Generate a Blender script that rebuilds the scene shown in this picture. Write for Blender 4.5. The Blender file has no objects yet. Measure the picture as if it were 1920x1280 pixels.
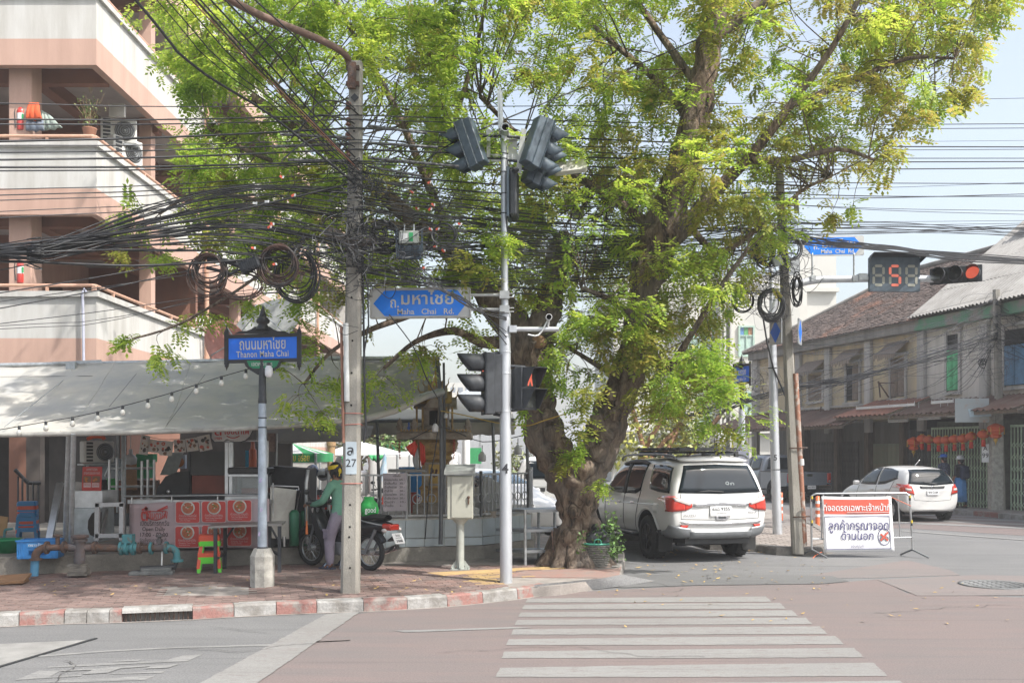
import bpy,bmesh,math,random
import numpy as np
from mathutils import Vector,Matrix,Euler
from mathutils.bvhtree import BVHTree
random.seed(11)
rng=np.random.default_rng(11)
SC=bpy.context.scene
COL=SC.collection
F,CX,YH,EYE=1867.0,960.0,846.0,1.9
cam_data=bpy.data.cameras.new("camera")
cam_data.sensor_width=36.0
cam_data.lens=F/1920.0*36.0
cam_data.shift_y=(YH-640.0)/1920.0
cam_data.clip_end=2000.0
cam_data.clip_start=0.05
cam=bpy.data.objects.new("camera",cam_data)
cam.location=(0,0,EYE)
cam.rotation_euler=(math.radians(90),0,0)
COL.objects.link(cam)
SC.camera=cam
SUN_EL,SUN_AZ=math.radians(52),math.atan2(0.83,-0.55)
world=bpy.data.worlds.new("World")
SC.world=world
world.use_nodes=True
wn=world.node_tree
bg=wn.nodes["Background"]
sky=wn.nodes.new("ShaderNodeTexSky")
sky.sky_type='NISHITA'
sky.sun_disc=False
sky.sun_elevation=SUN_EL
sky.sun_rotation=SUN_AZ
sky.air_density=1.3
sky.dust_density=4.0
sky.ozone_density=2.0
hz=wn.nodes.new("ShaderNodeHueSaturation")
hz.inputs["Saturation"].default_value=.60
hz.inputs["Value"].default_value=.80
wn.links.new(sky.outputs[0],hz.inputs["Color"]);wn.links.new(hz.outputs[0],bg.inputs[0])
bg.inputs[1].default_value=0.15
sun_data=bpy.data.lights.new("sun",'SUN')
sun_data.energy=2.9
sun_data.angle=math.radians(0.6)
sun_data.color=(1.0,0.965,0.91)
sun=bpy.data.objects.new("sun",sun_data)
d=Vector((math.sin(SUN_AZ)*math.cos(SUN_EL),math.cos(SUN_AZ)*math.cos(SUN_EL),math.sin(SUN_EL)))
sun.rotation_euler=d.to_track_quat('Z','Y').to_euler()
sun.location=(20,-15,30)
COL.objects.link(sun)
SC.view_settings.view_transform='Standard'
SC.view_settings.look='None'
SC.view_settings.exposure=1.24
SC.view_settings.gamma=1.0
SC.render.engine='CYCLES'
SC.cycles.max_bounces=8
SC.cycles.transparent_max_bounces=12
def P(px,py,Y):
 """the point at distance Y seen at photo pixel (px, py)"""
 return Vector(((px-CX)/F*Y,Y,EYE+(YH-py)/F*Y))
def G(px,py,z=0.0):
 """the point on the level z seen at photo pixel (px, py)"""
 Y=(EYE-z)*F/(py-YH)
 return Vector(((px-CX)/F*Y,Y,z))
def V(*a):return Vector(a)
def lin(c):return c/12.92 if c<=0.04045 else((c+0.055)/1.055)**2.4
def S(r,g,b):return(lin(r/255),lin(g/255),lin(b/255))
R=math.radians
class MB:
 def __init__(s):s.v=[];s.f=[];s.m=[];s.s=[]
 def add(s,vs,fs,mi=0,sm=False):
  o=len(s.v)
  s.v.extend([tuple(v)for v in vs])
  for f in fs:
   s.f.append(tuple(i+o for i in f));s.m.append(mi);s.s.append(sm)
  return s
 def box(s,c,size,rot=None,mi=0):
  x,y,z=size[0]/2,size[1]/2,size[2]/2
  M=Matrix.Identity(3)
  if rot is not None:
   M=rot if isinstance(rot,Matrix)else(Euler(rot).to_matrix()if hasattr(rot,'__len__')else Matrix.Rotation(rot,3,'Z'))
  c=Vector(c)
  vs=[c+M@Vector((a*x,b*y,e*z))for a in(-1,1)for b in(-1,1)for e in(-1,1)]
  return s.add(vs,[(0,1,3,2),(4,6,7,5),(0,4,5,1),(2,3,7,6),(0,2,6,4),(1,5,7,3)],mi)
 def bb(s,a,b,mi=0):
  """axis-aligned box between two corners"""
  return s.box([(a[i]+b[i])/2 for i in range(3)],[abs(b[i]-a[i])for i in range(3)],None,mi)
 def beam(s,p0,p1,w,h,mi=0,up=(0,0,1)):
  """rectangular bar from p0 to p1"""
  p0,p1=Vector(p0),Vector(p1)
  d=p1-p0;L=d.length
  if L<1e-6:return s
  d.normalize();u=Vector(up)
  if abs(d.dot(u))>0.98:u=Vector((0,1,0))
  r=d.cross(u).normalized();u=r.cross(d)
  M=Matrix((d,r,u)).transposed()
  return s.box((p0+p1)/2,(L,w,h),M,mi)
 def tube(s,pts,r,n=8,mi=0,closed=False,caps=True):
  pts=[Vector(p)for p in pts];k=len(pts)
  rs=r if hasattr(r,'__len__')else[r]*k
  vs=[];up=None
  for i,p in enumerate(pts):
   if closed:d=pts[(i+1)%k]-pts[i-1]
   else:d=pts[min(i+1,k-1)]-pts[max(i-1,0)]
   if d.length<1e-9:d=Vector((0,0,1))
   d.normalize()
   if up is None:up=Vector((0,0,1))if abs(d.z)<0.9 else Vector((1,0,0))
   a=up-d*up.dot(d)
   if a.length<1e-6:a=d.orthogonal()
   a.normalize();b=d.cross(a);up=a
   for j in range(n):
    t=2*math.pi*j/n
    vs.append(p+(a*math.cos(t)+b*math.sin(t))*rs[i])
  fs=[]
  for i in range(k if closed else k-1):
   i2=(i+1)%k
   for j in range(n):
    j2=(j+1)%n
    fs.append((i*n+j,i*n+j2,i2*n+j2,i2*n+j))
  s.add(vs,fs,mi,n>4)
  if caps and not closed:
   s.add(vs[:n],[tuple(range(n-1,-1,-1))],mi)
   s.add(vs[-n:],[tuple(range(n))],mi)
  return s
 def cyl(s,p0,p1,r0,r1=None,n=12,mi=0,caps=True):
  return s.tube([p0,p1],[r0,r0 if r1 is None else r1],n,mi,False,caps)
 def lathe(s,prof,n=16,c=(0,0,0),M=None,mi=0,sm=True,cap=True):
  """profile of (radius, height) turned round the local z axis"""
  c=Vector(c);M=M or Matrix.Identity(3)
  vs=[]
  for r,z in prof:
   for j in range(n):
    t=2*math.pi*j/n
    vs.append(c+M@Vector((r*math.cos(t),r*math.sin(t),z)))
  fs=[]
  for i in range(len(prof)-1):
   for j in range(n):
    j2=(j+1)%n
    fs.append((i*n+j,i*n+j2,(i+1)*n+j2,(i+1)*n+j))
  s.add(vs,fs,mi,sm)
  if cap:
   if prof[0][0]>1e-4:s.add(vs[:n],[tuple(range(n-1,-1,-1))],mi)
   if prof[-1][0]>1e-4:s.add(vs[-n:],[tuple(range(n))],mi)
  return s
 def ball(s,c,r,nu=12,nv=8,mi=0,M=None):
  r=r if hasattr(r,'__len__')else(r,r,r)
  M=M or Matrix.Identity(3);c=Vector(c)
  vs=[];fs=[]
  for i in range(nv+1):
   a=math.pi*i/nv
   for j in range(nu):
    t=2*math.pi*j/nu
    vs.append(c+M@Vector((r[0]*math.sin(a)*math.cos(t),r[1]*math.sin(a)*math.sin(t),-r[2]*math.cos(a))))
  for i in range(nv):
   for j in range(nu):
    j2=(j+1)%nu
    fs.append((i*nu+j,i*nu+j2,(i+1)*nu+j2,(i+1)*nu+j))
  return s.add(vs,fs,mi,True)
 def prism(s,poly,h,M=None,mi=0,mi_side=None):
  """2-D outline (x, y) extruded from z=0 to z=h, then placed by the 4x4 matrix M"""
  M=M or Matrix.Identity(4);n=len(poly)
  a=sum(poly[i][0]*poly[(i+1)%n][1]-poly[(i+1)%n][0]*poly[i][1]for i in range(n))
  if a<0:poly=poly[::-1]
  lo=[M@Vector((p[0],p[1],0))for p in poly];hi=[M@Vector((p[0],p[1],h))for p in poly]
  s.add(lo+hi,[tuple(range(n-1,-1,-1)),tuple(range(n,2*n))],mi)
  s.add(lo+hi,[(i,(i+1)%n,n+(i+1)%n,n+i)for i in range(n)],mi if mi_side is None else mi_side)
  return s
 def sheet(s,pts,mi=0):return s.add(pts,[tuple(range(len(pts)))],mi)
 def grid(s,rows,mi=0,sm=True):
  m=len(rows[0]);vs=[p for r in rows for p in r]
  return s.add(vs,[(i*m+j,i*m+j+1,(i+1)*m+j+1,(i+1)*m+j)for i in range(len(rows)-1)for j in range(m-1)],mi,sm)
 def mesh(s,name,inv=None):
  me=bpy.data.meshes.new(name)
  v=s.v if inv is None else[inv@Vector(p)for p in s.v]
  me.from_pydata(v,[],s.f)
  me.polygons.foreach_set('material_index',s.m)
  me.polygons.foreach_set('use_smooth',s.s)
  return me
WM={}
def tag(o,label=None,cat=None,group=None,kind=None):
 if label:o['label']=label
 if cat:o['category']=cat
 if group:o['group']=group
 if kind:o['kind']=kind
 return o
def thing(name,label,cat,loc=(0,0,0),rz=0.0,group=None,rot=None):
 o=bpy.data.objects.new(name,None)
 o.empty_display_size=0.2
 o.location=loc
 o.rotation_euler=rot if rot is not None else(0,0,rz)
 COL.objects.link(o)
 WM[o.name]=Matrix.LocRotScale(Vector(loc),Euler(o.rotation_euler),None)
 return tag(o,label,cat,group)
def build(mb,name,mats,parent=None,world=False,bev=0,seg=1,label=None,recalc=False):
 """link the builder's faces as one mesh object; world=True: the coordinates are world ones"""
 mats=mats if isinstance(mats,(list,tuple))else[mats]
 if parent is not None:
  M=WM[parent.name]
  me=mb.mesh(name,M.inverted()if world else None)
  o=bpy.data.objects.new(name,me);o.parent=parent
  WM[o.name]=M
 else:
  a=np.array(mb.v);c=Vector(((a[:,0].min()+a[:,0].max())/2,(a[:,1].min()+a[:,1].max())/2,a[:,2].min()))
  me=mb.mesh(name,Matrix.Translation(-c))
  o=bpy.data.objects.new(name,me);o.location=c
  WM[o.name]=Matrix.Translation(c)
 if recalc:
  b=bmesh.new();b.from_mesh(me);bmesh.ops.recalc_face_normals(b,faces=b.faces);b.to_mesh(me);b.free()
 for m in mats:me.materials.append(m)
 COL.objects.link(o)
 if bev:
  k=o.modifiers.new("bevel",'BEVEL');k.width=bev;k.segments=seg;k.limit_method='ANGLE';k.angle_limit=R(40)
 if label:o['label']=label
 return o
def struct(o):o['kind']='structure';return o
def stuff(o):o['kind']='stuff';return o
KIDS={}
def copy_tree(o,loc=None,rz=None,label=None,group=None,parent=None,scale=None):
 c=o.copy();COL.objects.link(c)
 if parent is not None:c.parent=parent
 if loc is not None:c.location=loc
 if rz is not None:c.rotation_euler=(0,0,rz)
 if scale is not None:c.scale=(scale,)*3
 if label:c['label']=label
 if group:c['group']=group
 for ch in list(o.children):copy_tree(ch,parent=c)
 return c
MATS={}
def mat(name,col,rough=0.6,metal=0.0,var=0.12,scale=6.0,bump=0.0,bscale=None,col2=None,mix=(0.35,0.65),spec=0.5,
  coat=0.0,alpha=1.0,emit=None,estr=1.0,trans=0.0,stretch=None,island=0.0,fine=0.0):
 """procedural Principled material: two noises between the colour and a second one, optional relief"""
 if name in MATS:return MATS[name]
 m=bpy.data.materials.new(name);m.use_nodes=True
 nt=m.node_tree;N=nt.nodes;L=nt.links
 b=N["Principled BSDF"]
 c1=(*col,1)
 if col2 is None:c2=tuple(min(1,x*(1-var))for x in col)+(1,);c1=tuple(min(1,x*(1+var*.6))for x in col)+(1,)
 else:c2=(*col2,1)
 tc=N.new("ShaderNodeTexCoord");vec=tc.outputs["Object"]
 if stretch:
  mp=N.new("ShaderNodeMapping");mp.inputs["Scale"].default_value=stretch
  L.new(vec,mp.inputs[0]);vec=mp.outputs[0]
 nz=N.new("ShaderNodeTexNoise");nz.inputs["Scale"].default_value=scale;nz.inputs["Detail"].default_value=6;nz.inputs["Roughness"].default_value=0.62
 L.new(vec,nz.inputs["Vector"])
 mr=N.new("ShaderNodeMapRange");mr.inputs[1].default_value=mix[0];mr.inputs[2].default_value=mix[1]
 L.new(nz.outputs[0],mr.inputs[0])
 mx=N.new("ShaderNodeMix");mx.data_type='RGBA'
 mx.inputs[6].default_value=c1;mx.inputs[7].default_value=c2
 L.new(mr.outputs[0],mx.inputs[0])
 out=mx.outputs[2]
 if fine:
  n2=N.new("ShaderNodeTexNoise");n2.inputs["Scale"].default_value=90;n2.inputs["Detail"].default_value=3
  L.new(tc.outputs["Object"],n2.inputs["Vector"])
  hs=N.new("ShaderNodeMapRange");hs.inputs[1].default_value=.3;hs.inputs[2].default_value=.7;hs.inputs[3].default_value=1-fine;hs.inputs[4].default_value=1+fine
  L.new(n2.outputs[0],hs.inputs[0])
  h=N.new("ShaderNodeHueSaturation");L.new(hs.outputs[0],h.inputs["Value"]);L.new(out,h.inputs["Color"]);out=h.outputs[0]
 if island:
  g=N.new("ShaderNodeNewGeometry")if island<0 else N.new("ShaderNodeObjectInfo")
  src=g.outputs["Random Per Island"]if island<0 else g.outputs["Random"]
  hs=N.new("ShaderNodeMapRange");hs.inputs[3].default_value=1-abs(island);hs.inputs[4].default_value=1+abs(island)
  L.new(src,hs.inputs[0])
  h=N.new("ShaderNodeHueSaturation");L.new(hs.outputs[0],h.inputs["Value"]);L.new(out,h.inputs["Color"]);out=h.outputs[0]
 L.new(out,b.inputs["Base Color"])
 b.inputs["Roughness"].default_value=rough;b.inputs["Metallic"].default_value=metal
 b.inputs["Specular IOR Level"].default_value=spec
 if coat:b.inputs["Coat Weight"].default_value=coat;b.inputs["Coat Roughness"].default_value=0.04
 if alpha<1:b.inputs["Alpha"].default_value=alpha
 if trans:b.inputs["Transmission Weight"].default_value=trans
 if emit:b.inputs["Emission Color"].default_value=(*emit,1);b.inputs["Emission Strength"].default_value=estr
 if bump:
  n3=N.new("ShaderNodeTexNoise");n3.inputs["Scale"].default_value=bscale or scale*3;n3.inputs["Detail"].default_value=5
  L.new(vec,n3.inputs["Vector"])
  bp=N.new("ShaderNodeBump");bp.inputs["Strength"].default_value=bump;bp.inputs["Distance"].default_value=0.02
  L.new(n3.outputs[0],bp.inputs["Height"]);L.new(bp.outputs[0],b.inputs["Normal"])
 MATS[name]=m
 return m
def streaky(name,col,stain,amount=0.45,rough=0.85,sx=2.2,sz=0.35,bump=0.15):
 """painted wall with rain streaks running down and blotches"""
 if name in MATS:return MATS[name]
 m=mat(name,col,rough,col2=stain,scale=1.0,mix=(0.62-amount*.45,0.95-amount*.3),stretch=(sx,sx,sz),bump=bump,bscale=30,fine=0.05)
 return m
TXT={}
def text(body,size,mat_,parent,M,bold=0.0,align='CENTER',name='lettering',depth=0.002,width=None,world=False,spacing=1.0):
 """flat lettering, M places it (text in local XY, facing +Z)"""
 key=(body,align,bold,spacing)
 if key not in TXT:
  cu=bpy.data.curves.new("text",'FONT');cu.body=body;cu.align_x=align;cu.align_y='CENTER'
  cu.size=1.0;cu.offset=bold;cu.resolution_u=3;cu.space_character=spacing
  o=bpy.data.objects.new("text",cu);COL.objects.link(o)
  dg=bpy.context.evaluated_depsgraph_get()
  me=bpy.data.meshes.new_from_object(o.evaluated_get(dg))
  TXT[key]=([v.co.copy()for v in me.vertices],[tuple(p.vertices)for p in me.polygons])
  bpy.data.objects.remove(o);bpy.data.curves.remove(cu);bpy.data.meshes.remove(me)
 vs,fs=TXT[key]
 if not vs:return None
 xs=[v.x for v in vs];ys=[v.y for v in vs]
 sx=size
 if width:sx=width/max(1e-6,max(xs)-min(xs))
 oy=0
 mb=MB();mb.add([M@Vector((v.x*sx,(v.y-oy)*size,depth))for v in vs],fs)
 return build(mb,name,mat_,parent,world)
def face_cam(p,rz=0.0,tilt=0.0):
 """matrix for flat things that stand upright and face the camera side (-Y), turned by rz round the vertical"""
 return Matrix.Translation(Vector(p))@Matrix.Rotation(rz,4,'Z')@Matrix.Rotation(R(90)+tilt,4,'X')
def arc(c,r,a0,a1,n,ux=(1,0,0),uy=(0,0,1)):
 c,ux,uy=Vector(c),Vector(ux),Vector(uy)
 return[c+ux*(r*math.cos(a0+(a1-a0)*i/n))+uy*(r*math.sin(a0+(a1-a0)*i/n))for i in range(n+1)]
def smooth(pts,k=3):
 """Catmull-Rom through the points"""
 pts=[Vector(p)for p in pts];out=[]
 for i in range(len(pts)-1):
  p0=pts[max(i-1,0)];p1=pts[i];p2=pts[i+1];p3=pts[min(i+2,len(pts)-1)]
  for j in range(k):
   t=j/k
   out.append(0.5*((2*p1)+(p2-p0)*t+(2*p0-5*p1+4*p2-p3)*t*t+(3*p1-p0-3*p2+p3)*t**3))
 out.append(pts[-1])
 return out
def rrect(w,h,r,n=4):
 o=[]
 for cx,cy,a in((w/2-r,h/2-r,0),(-w/2+r,h/2-r,90),(-w/2+r,-h/2+r,180),(w/2-r,-h/2+r,270)):
  for i in range(n+1):
   t=R(a+90*i/n);o.append((cx+r*math.cos(t),cy+r*math.sin(t)))
 return o
M_BLACK=mat("black_plastic",(0.025,0.027,0.03),0.5,var=.2)
M_RUBBER=mat("rubber",(0.022,0.022,0.022),0.85,var=.25,bump=.1)
M_STEEL=mat("stainless_steel",(0.55,0.56,0.57),0.32,1.0,var=.15)
M_GALV=mat("galvanised_steel",(0.42,0.44,0.45),0.5,0.6,var=.2,scale=14)
M_CHROME=mat("chrome",(0.8,0.8,0.82),0.08,1.0,var=.02)
M_WHITE=mat("white_paint",(0.72,0.72,0.70),0.5,var=.06)
M_GLASS=mat("dark_glass",(0.03,0.04,0.045),0.04,var=.1,spec=.8,coat=.5)
M_CONC=mat("concrete",(0.36,0.345,0.31),0.9,var=.3,scale=9,bump=.35,bscale=40,fine=.12)
M_RUST=mat("rusty_iron",(0.105,0.05,0.03),0.85,col2=(0.06,0.05,0.046),scale=16,bump=.5)
M_WIRE=mat("black_cable",(0.018,0.019,0.022),0.45,var=.2,island=.35)
M_REDL=mat("red_lens",(0.5,0.03,0.02),0.15,var=.1,coat=.4)
M_PWHITE=mat("print_white",(0.70,0.70,0.70),0.6,var=.05)
M_PBLACK=mat("print_black",(0.03,0.03,0.035),0.6,var=.05)
M_BLUE=mat("sign_blue",(0.004,0.15,0.74),0.35,var=.12,scale=3)
M_WOOD=mat("wood",(0.22,0.12,0.06),0.7,var=.3,scale=5,stretch=(1,8,8))
# ================================================================== GROUND
def road_mat(name,col,col2,grit,streak=0.5,rough=0.88,chip=None,chipcol=(.16,.132,.126)):
 m=bpy.data.materials.new(name);m.use_nodes=True
 nt=m.node_tree;N=nt.nodes;L=nt.links;b=N["Principled BSDF"]
 tc=N.new("ShaderNodeTexCoord")
 mp=N.new("ShaderNodeMapping");mp.inputs["Scale"].default_value=(0.35,2.6,1);mp.inputs["Rotation"].default_value=(0,0,-0.06)
 L.new(tc.outputs["Object"],mp.inputs[0])
 a=N.new("ShaderNodeTexNoise");a.inputs["Scale"].default_value=1.4;a.inputs["Detail"].default_value=8;a.inputs["Roughness"].default_value=.7
 L.new(mp.outputs[0],a.inputs["Vector"])
 c=N.new("ShaderNodeTexNoise");c.inputs["Scale"].default_value=.45;c.inputs["Detail"].default_value=5
 L.new(tc.outputs["Object"],c.inputs["Vector"])
 g=N.new("ShaderNodeTexNoise");g.inputs["Scale"].default_value=55;g.inputs["Detail"].default_value=4;g.inputs["Roughness"].default_value=.8
 L.new(tc.outputs["Object"],g.inputs["Vector"])
 ad=N.new("ShaderNodeMath");ad.operation='MULTIPLY_ADD';ad.inputs[1].default_value=streak
 L.new(a.outputs[0],ad.inputs[0]);
 sc=N.new("ShaderNodeMath");sc.operation='MULTIPLY';sc.inputs[1].default_value=1-streak;L.new(c.outputs[0],sc.inputs[0]);L.new(sc.outputs[0],ad.inputs[2])
 mr=N.new("ShaderNodeMapRange");mr.inputs[1].default_value=.36;mr.inputs[2].default_value=.64;L.new(ad.outputs[0],mr.inputs[0])
 mx=N.new("ShaderNodeMix");mx.data_type='RGBA';mx.inputs[6].default_value=(*col,1);mx.inputs[7].default_value=(*col2,1);L.new(mr.outputs[0],mx.inputs[0])
 hs=N.new("ShaderNodeMapRange");hs.inputs[1].default_value=.3;hs.inputs[2].default_value=.7;hs.inputs[3].default_value=1-grit;hs.inputs[4].default_value=1+grit
 L.new(g.outputs[0],hs.inputs[0])
 h=N.new("ShaderNodeHueSaturation");L.new(hs.outputs[0],h.inputs["Value"]);L.new(mx.outputs[2],h.inputs["Color"])
 mp2=N.new("ShaderNodeMapping");mp2.inputs["Scale"].default_value=(0.12,3.5,1);L.new(tc.outputs["Object"],mp2.inputs[0])
 s=N.new("ShaderNodeTexNoise");s.inputs["Scale"].default_value=2.1;s.inputs["Detail"].default_value=4;L.new(mp2.outputs[0],s.inputs["Vector"])
 sr=N.new("ShaderNodeMapRange");sr.inputs[1].default_value=.60;sr.inputs[2].default_value=.72;sr.inputs[3].default_value=0;sr.inputs[4].default_value=.35;L.new(s.outputs[0],sr.inputs[0])
 m2=N.new("ShaderNodeMix");m2.data_type='RGBA';m2.inputs[7].default_value=(*[x*.45 for x in col2],1);L.new(sr.outputs[0],m2.inputs[0]);L.new(h.outputs[0],m2.inputs[6])
 mp3=N.new("ShaderNodeMapping");mp3.inputs["Scale"].default_value=(1,5,1)if chip else(.25,7,1);L.new(tc.outputs["Object"],mp3.inputs[0])
 k=N.new("ShaderNodeTexNoise");k.inputs["Scale"].default_value=4.5 if chip else 2.6;k.inputs["Detail"].default_value=7;k.inputs["Roughness"].default_value=.75;L.new(mp3.outputs[0],k.inputs["Vector"])
 kr=N.new("ShaderNodeMapRange");kr.inputs[1].default_value=chip or.60;kr.inputs[2].default_value=(chip or.60)+.07;kr.inputs[4].default_value=.8 if chip else.45;L.new(k.outputs[0],kr.inputs[0])
 m3=N.new("ShaderNodeMix");m3.data_type='RGBA';m3.inputs[7].default_value=(*(chipcol if chip else[min(1,x*1.3)for x in col]),1);L.new(kr.outputs[0],m3.inputs[0]);L.new(m2.outputs[2],m3.inputs[6]);m2=m3
 L.new(m2.outputs[2],b.inputs["Base Color"]);b.inputs["Roughness"].default_value=rough;b.inputs["Specular IOR Level"].default_value=.3
 bp=N.new("ShaderNodeBump");bp.inputs["Strength"].default_value=.5;bp.inputs["Distance"].default_value=.008;L.new(g.outputs[0],bp.inputs["Height"]);L.new(bp.outputs[0],b.inputs["Normal"])
 return m
M_ASPH=road_mat("asphalt",(.165,.164,.164),(.125,.125,.126),.42)
M_ASPH2=road_mat("asphalt_dark",(.135,.134,.133),(.105,.105,.105),.3,.3)
M_ROADRED=road_mat("red_road_paint",(.172,.134,.127),(.138,.124,.121),.26,.7)
M_ROADRED2=road_mat("red_road_paint_worn",(.185,.152,.145),(.15,.143,.14),.22,.65)
M_LINE=road_mat("white_road_paint",(.222,.22,.212),(.185,.178,.172),.18,.5,.88,.55)
M_LINEW=road_mat("worn_white_road_paint",(.235,.232,.224),(.175,.174,.172),.2,.5,.88,.50,(.145,.144,.144))
M_PAVC=mat("pavement_concrete",(.25,.225,.205),.92,var=.3,scale=4,bump=.3,bscale=40,fine=.12)
M_BRICK=mat("paver_red",(.185,.115,.097),.92,col2=(.145,.115,.105),scale=3,bump=.3,bscale=60,island=.22,fine=.1)
M_BRICKS=mat("paver_red_field",(.185,.115,.097),.92,col2=(.145,.115,.105),scale=3,bump=.3,bscale=60,island=-.22,fine=.1)
M_TACT=mat("paver_yellow",(.42,.29,.12),.9,col2=(.33,.22,.12),scale=5,bump=.3,island=.15,fine=.1)
M_KRED=mat("kerb_red",(.235,.118,.102),.88,col2=(.22,.195,.178),scale=5.5,mix=(.46,.60),bump=.5,bscale=30,fine=.14)
M_KWHITE=mat("kerb_white",(.29,.282,.27),.88,col2=(.175,.163,.148),scale=5.0,mix=(.42,.64),bump=.5,bscale=30,fine=.14)
M_KGREY=mat("kerb_grey",(.23,.215,.195),.92,col2=(.13,.12,.11),scale=5.0,bump=.6,bscale=26,fine=.18)
mb=MB()
xs=[-600,-60,-20,-8,0,8,20,60,600];ys=[-60,0,8,16,30,60,120,900]
mb.grid([[V(x,y,0)for x in xs]for y in ys],sm=False)
ground=struct(build(mb,"ground",M_ASPH))
def patch(name,pts,m,z,parent=None):
 mb=MB();mb.sheet([G(x,y).xy.to_3d()+V(0,0,z)for x,y in pts])
 return struct(build(mb,name,m,parent,world=True,recalc=False))
road=patch("road_red_surface",[(300,1500),(478,1284),(660,1152),(700,1147),(830,1139),(930,1129),(1010,1119),(1090,1109),(1300,1098),(1545,1095),(1650,1085),(1700,1112),(1920,1120),(2300,1122),(2400,1500)][::-1],M_ROADRED,.004)
patch("road_red_patch",[(1480,1084),(1700,1050),(1780,1068),(1800,1078),(1650,1083)][::-1],M_ROADRED2,.004)
patch("road_red_far",[(1425,958),(1560,952),(1700,952),(2050,996),(2050,1012),(1700,990),(1425,992)][::-1],M_ROADRED,.004)
patch("road_dark_patch",[(1110,1082),(1290,1075),(1560,1080),(1592,1090),(1545,1094.5),(1305,1097.5),(1170,1102),(1105,1098)][::-1],M_ASPH2,.008)
patch("road_worn_patch",[(1645,1087),(1830,1078),(2100,1084),(2100,1116),(1720,1117)][::-1],M_ROADRED2,.008)
patch("road_concrete_strip",[(-200,1222),(0,1207),(162,1199.5),(-8,1252),(-200,1310)][::-1],mat("strip_concrete",(.225,.22,.21),.9,var=.2,scale=3,fine=.1,bump=.2),.004)
mbs=MB();a,b_=G(180,1197),G(-20,1256);mbs.beam(a+V(0,0,.006),b_+V(0,0,.006),.035,.012)
struct(build(mbs,"road_seam_strip",M_BLACK))
from mathutils.noise import noise as mathutils_noise
def stripe(pts,m=M_LINE,z=.008,name="stripe"):
 w=[G(x,y).xy.to_3d()+V(0,0,z)for x,y in pts][::-1];o=[]
 for i in range(len(w)):
  a,b_=w[i],w[(i+1)%len(w)];n=max(2,int((b_-a).length/.06));q_=V(-(b_-a).y,(b_-a).x,0).normalized()
  for k in range(n):p=a.lerp(b_,k/n);h=mathutils_noise(p*7)*.010+mathutils_noise(p*23)*.012;o.append(p+(q_*h if k else q_*0))
 mb=MB();mb.sheet(o);return build(mb,name,m,road,world=True)
stripe([(612,1152),(676,1147.5),(660,1158),(480,1284),(300,1440),(180,1440),(372,1284)],M_LINE,.012,"stop_line")
for(t,b_,xl,xr)in[(1121,1129,985,1447),(1133,1142,979,1474),(1147,1156,972,1497),(1161,1171,965,1524),(1178,1189.5,958,1552),(1196.5,1209,949,1583),(1219.5,1233.5,940,1620),(1249,1269,929,1664),(1284,1308,912,1720)]:
 k=(b_-t)
 stripe([(xl+k*.42,t+k*.18),(xl,b_-0+.8),((xl+xr)/2,b_+k*.06),(xr,b_-k*.05),(xr-k*1.35,t-k*.3),((xl+xr)/2,t-k*.12)][::1])
def worn(pts,z=.004):
 mb=MB();mb.sheet([G(x,y).xy.to_3d()+V(0,0,z)for x,y in pts][::-1]);return struct(build(mb,"road_marking",M_LINEW))
q=lambda pts:[(x/4.571,y/4.571+1180)for x,y in pts]
worn(q([(330,222),(900,178),(1500,150),(2320,125),(2320,140),(1500,160),(900,192),(330,236)]))
worn(q([(395,328),(420,316),(900,288),(1440,262),(1460,250),(1570,222),(1740,212),(1600,272),(900,306)]))
worn(q([(960,278),(1000,266),(1215,254),(1180,270)]))
worn(q([(125,436),(330,352),(520,352),(430,402),(700,388),(690,400),(300,422)]))
worn(q([(520,352),(1000,322),(1540,296),(1440,330),(1240,338),(1290,316),(1030,336),(920,374),(700,386),(790,348),(520,360)]),.006)
worn(q([(1000,374),(1420,354),(1385,372),(920,384)]))
worn(q([(200,457),(640,428),(1000,418),(1110,402),(1330,398),(1240,432),(1000,442),(700,452)]))
worn([(740,1183),(960,1176),(1000,1177.5),(760,1186)],.0085)
worn(q([(2350,120),(3000,90),(3000,98),(2350,130)]))
for(xa,ya,xb,yb,h)in[(1610,960,1900,970,2.2),(1630,965,1960,977,2.6),(1640,970.5,2000,985,2.8),(1640,976,2000,992,3)]:
 worn([(xa,ya),(xb,yb),(xb,yb+h),(xa,ya+h)],.009)
worn([(1690,994),(2000,1016),(2000,1019),(1690,996)],.009)
worn([(1380,987),(1520,992),(1520,995),(1380,990)],.009)
mb=MB()
for x,y,a,n in((300,1215,.1,26),(520,1190,2.6,14),(1240,1112,.0,30),(1640,1150,.25,34),(820,1225,.15,40),(1400,1060,.05,30),(1750,1060,.1,40),(120,1240,-.1,18),(1330,1088,1.9,12)):
 p=G(x,y)+V(0,0,.0145);q_=[p]
 for _ in range(n):a+=random.gauss(0,.35);a*=.95;p=p+V(math.cos(a),math.sin(a),0)*.07;q_.append(p)
 for u,v in zip(q_,q_[1:]):w=random.uniform(.002,.006);d_=(v-u).normalized();s_=V(-d_.y,d_.x,0)*w;mb.add([u-s_,v-s_,v+s_,u+s_],[(0,1,2,3)])
stuff(build(mb,"road_cracks",mat("crack_dark",(.07,.066,.063),.95)))
mc=G(1868,1097);mb=MB();mb.lathe([(.50,0),(.50,.012),(.42,.012),(.42,.009),(0.0,.009)],28,mc+V(0,0,.008))
for i in range(6):
 for j in range(6):
  p=V((i-2.5)*.13,(j-2.5)*.13,.019)
  if p.xy.length<.4:mb.box(mc+p,(.06,.06,.008))
tag(build(mb,"manhole_cover",mat("cast_iron",(.15,.152,.152),.8,.1,var=.25,scale=20)),"round grey manhole cover set in the red and grey road surface","manhole cover")
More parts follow.
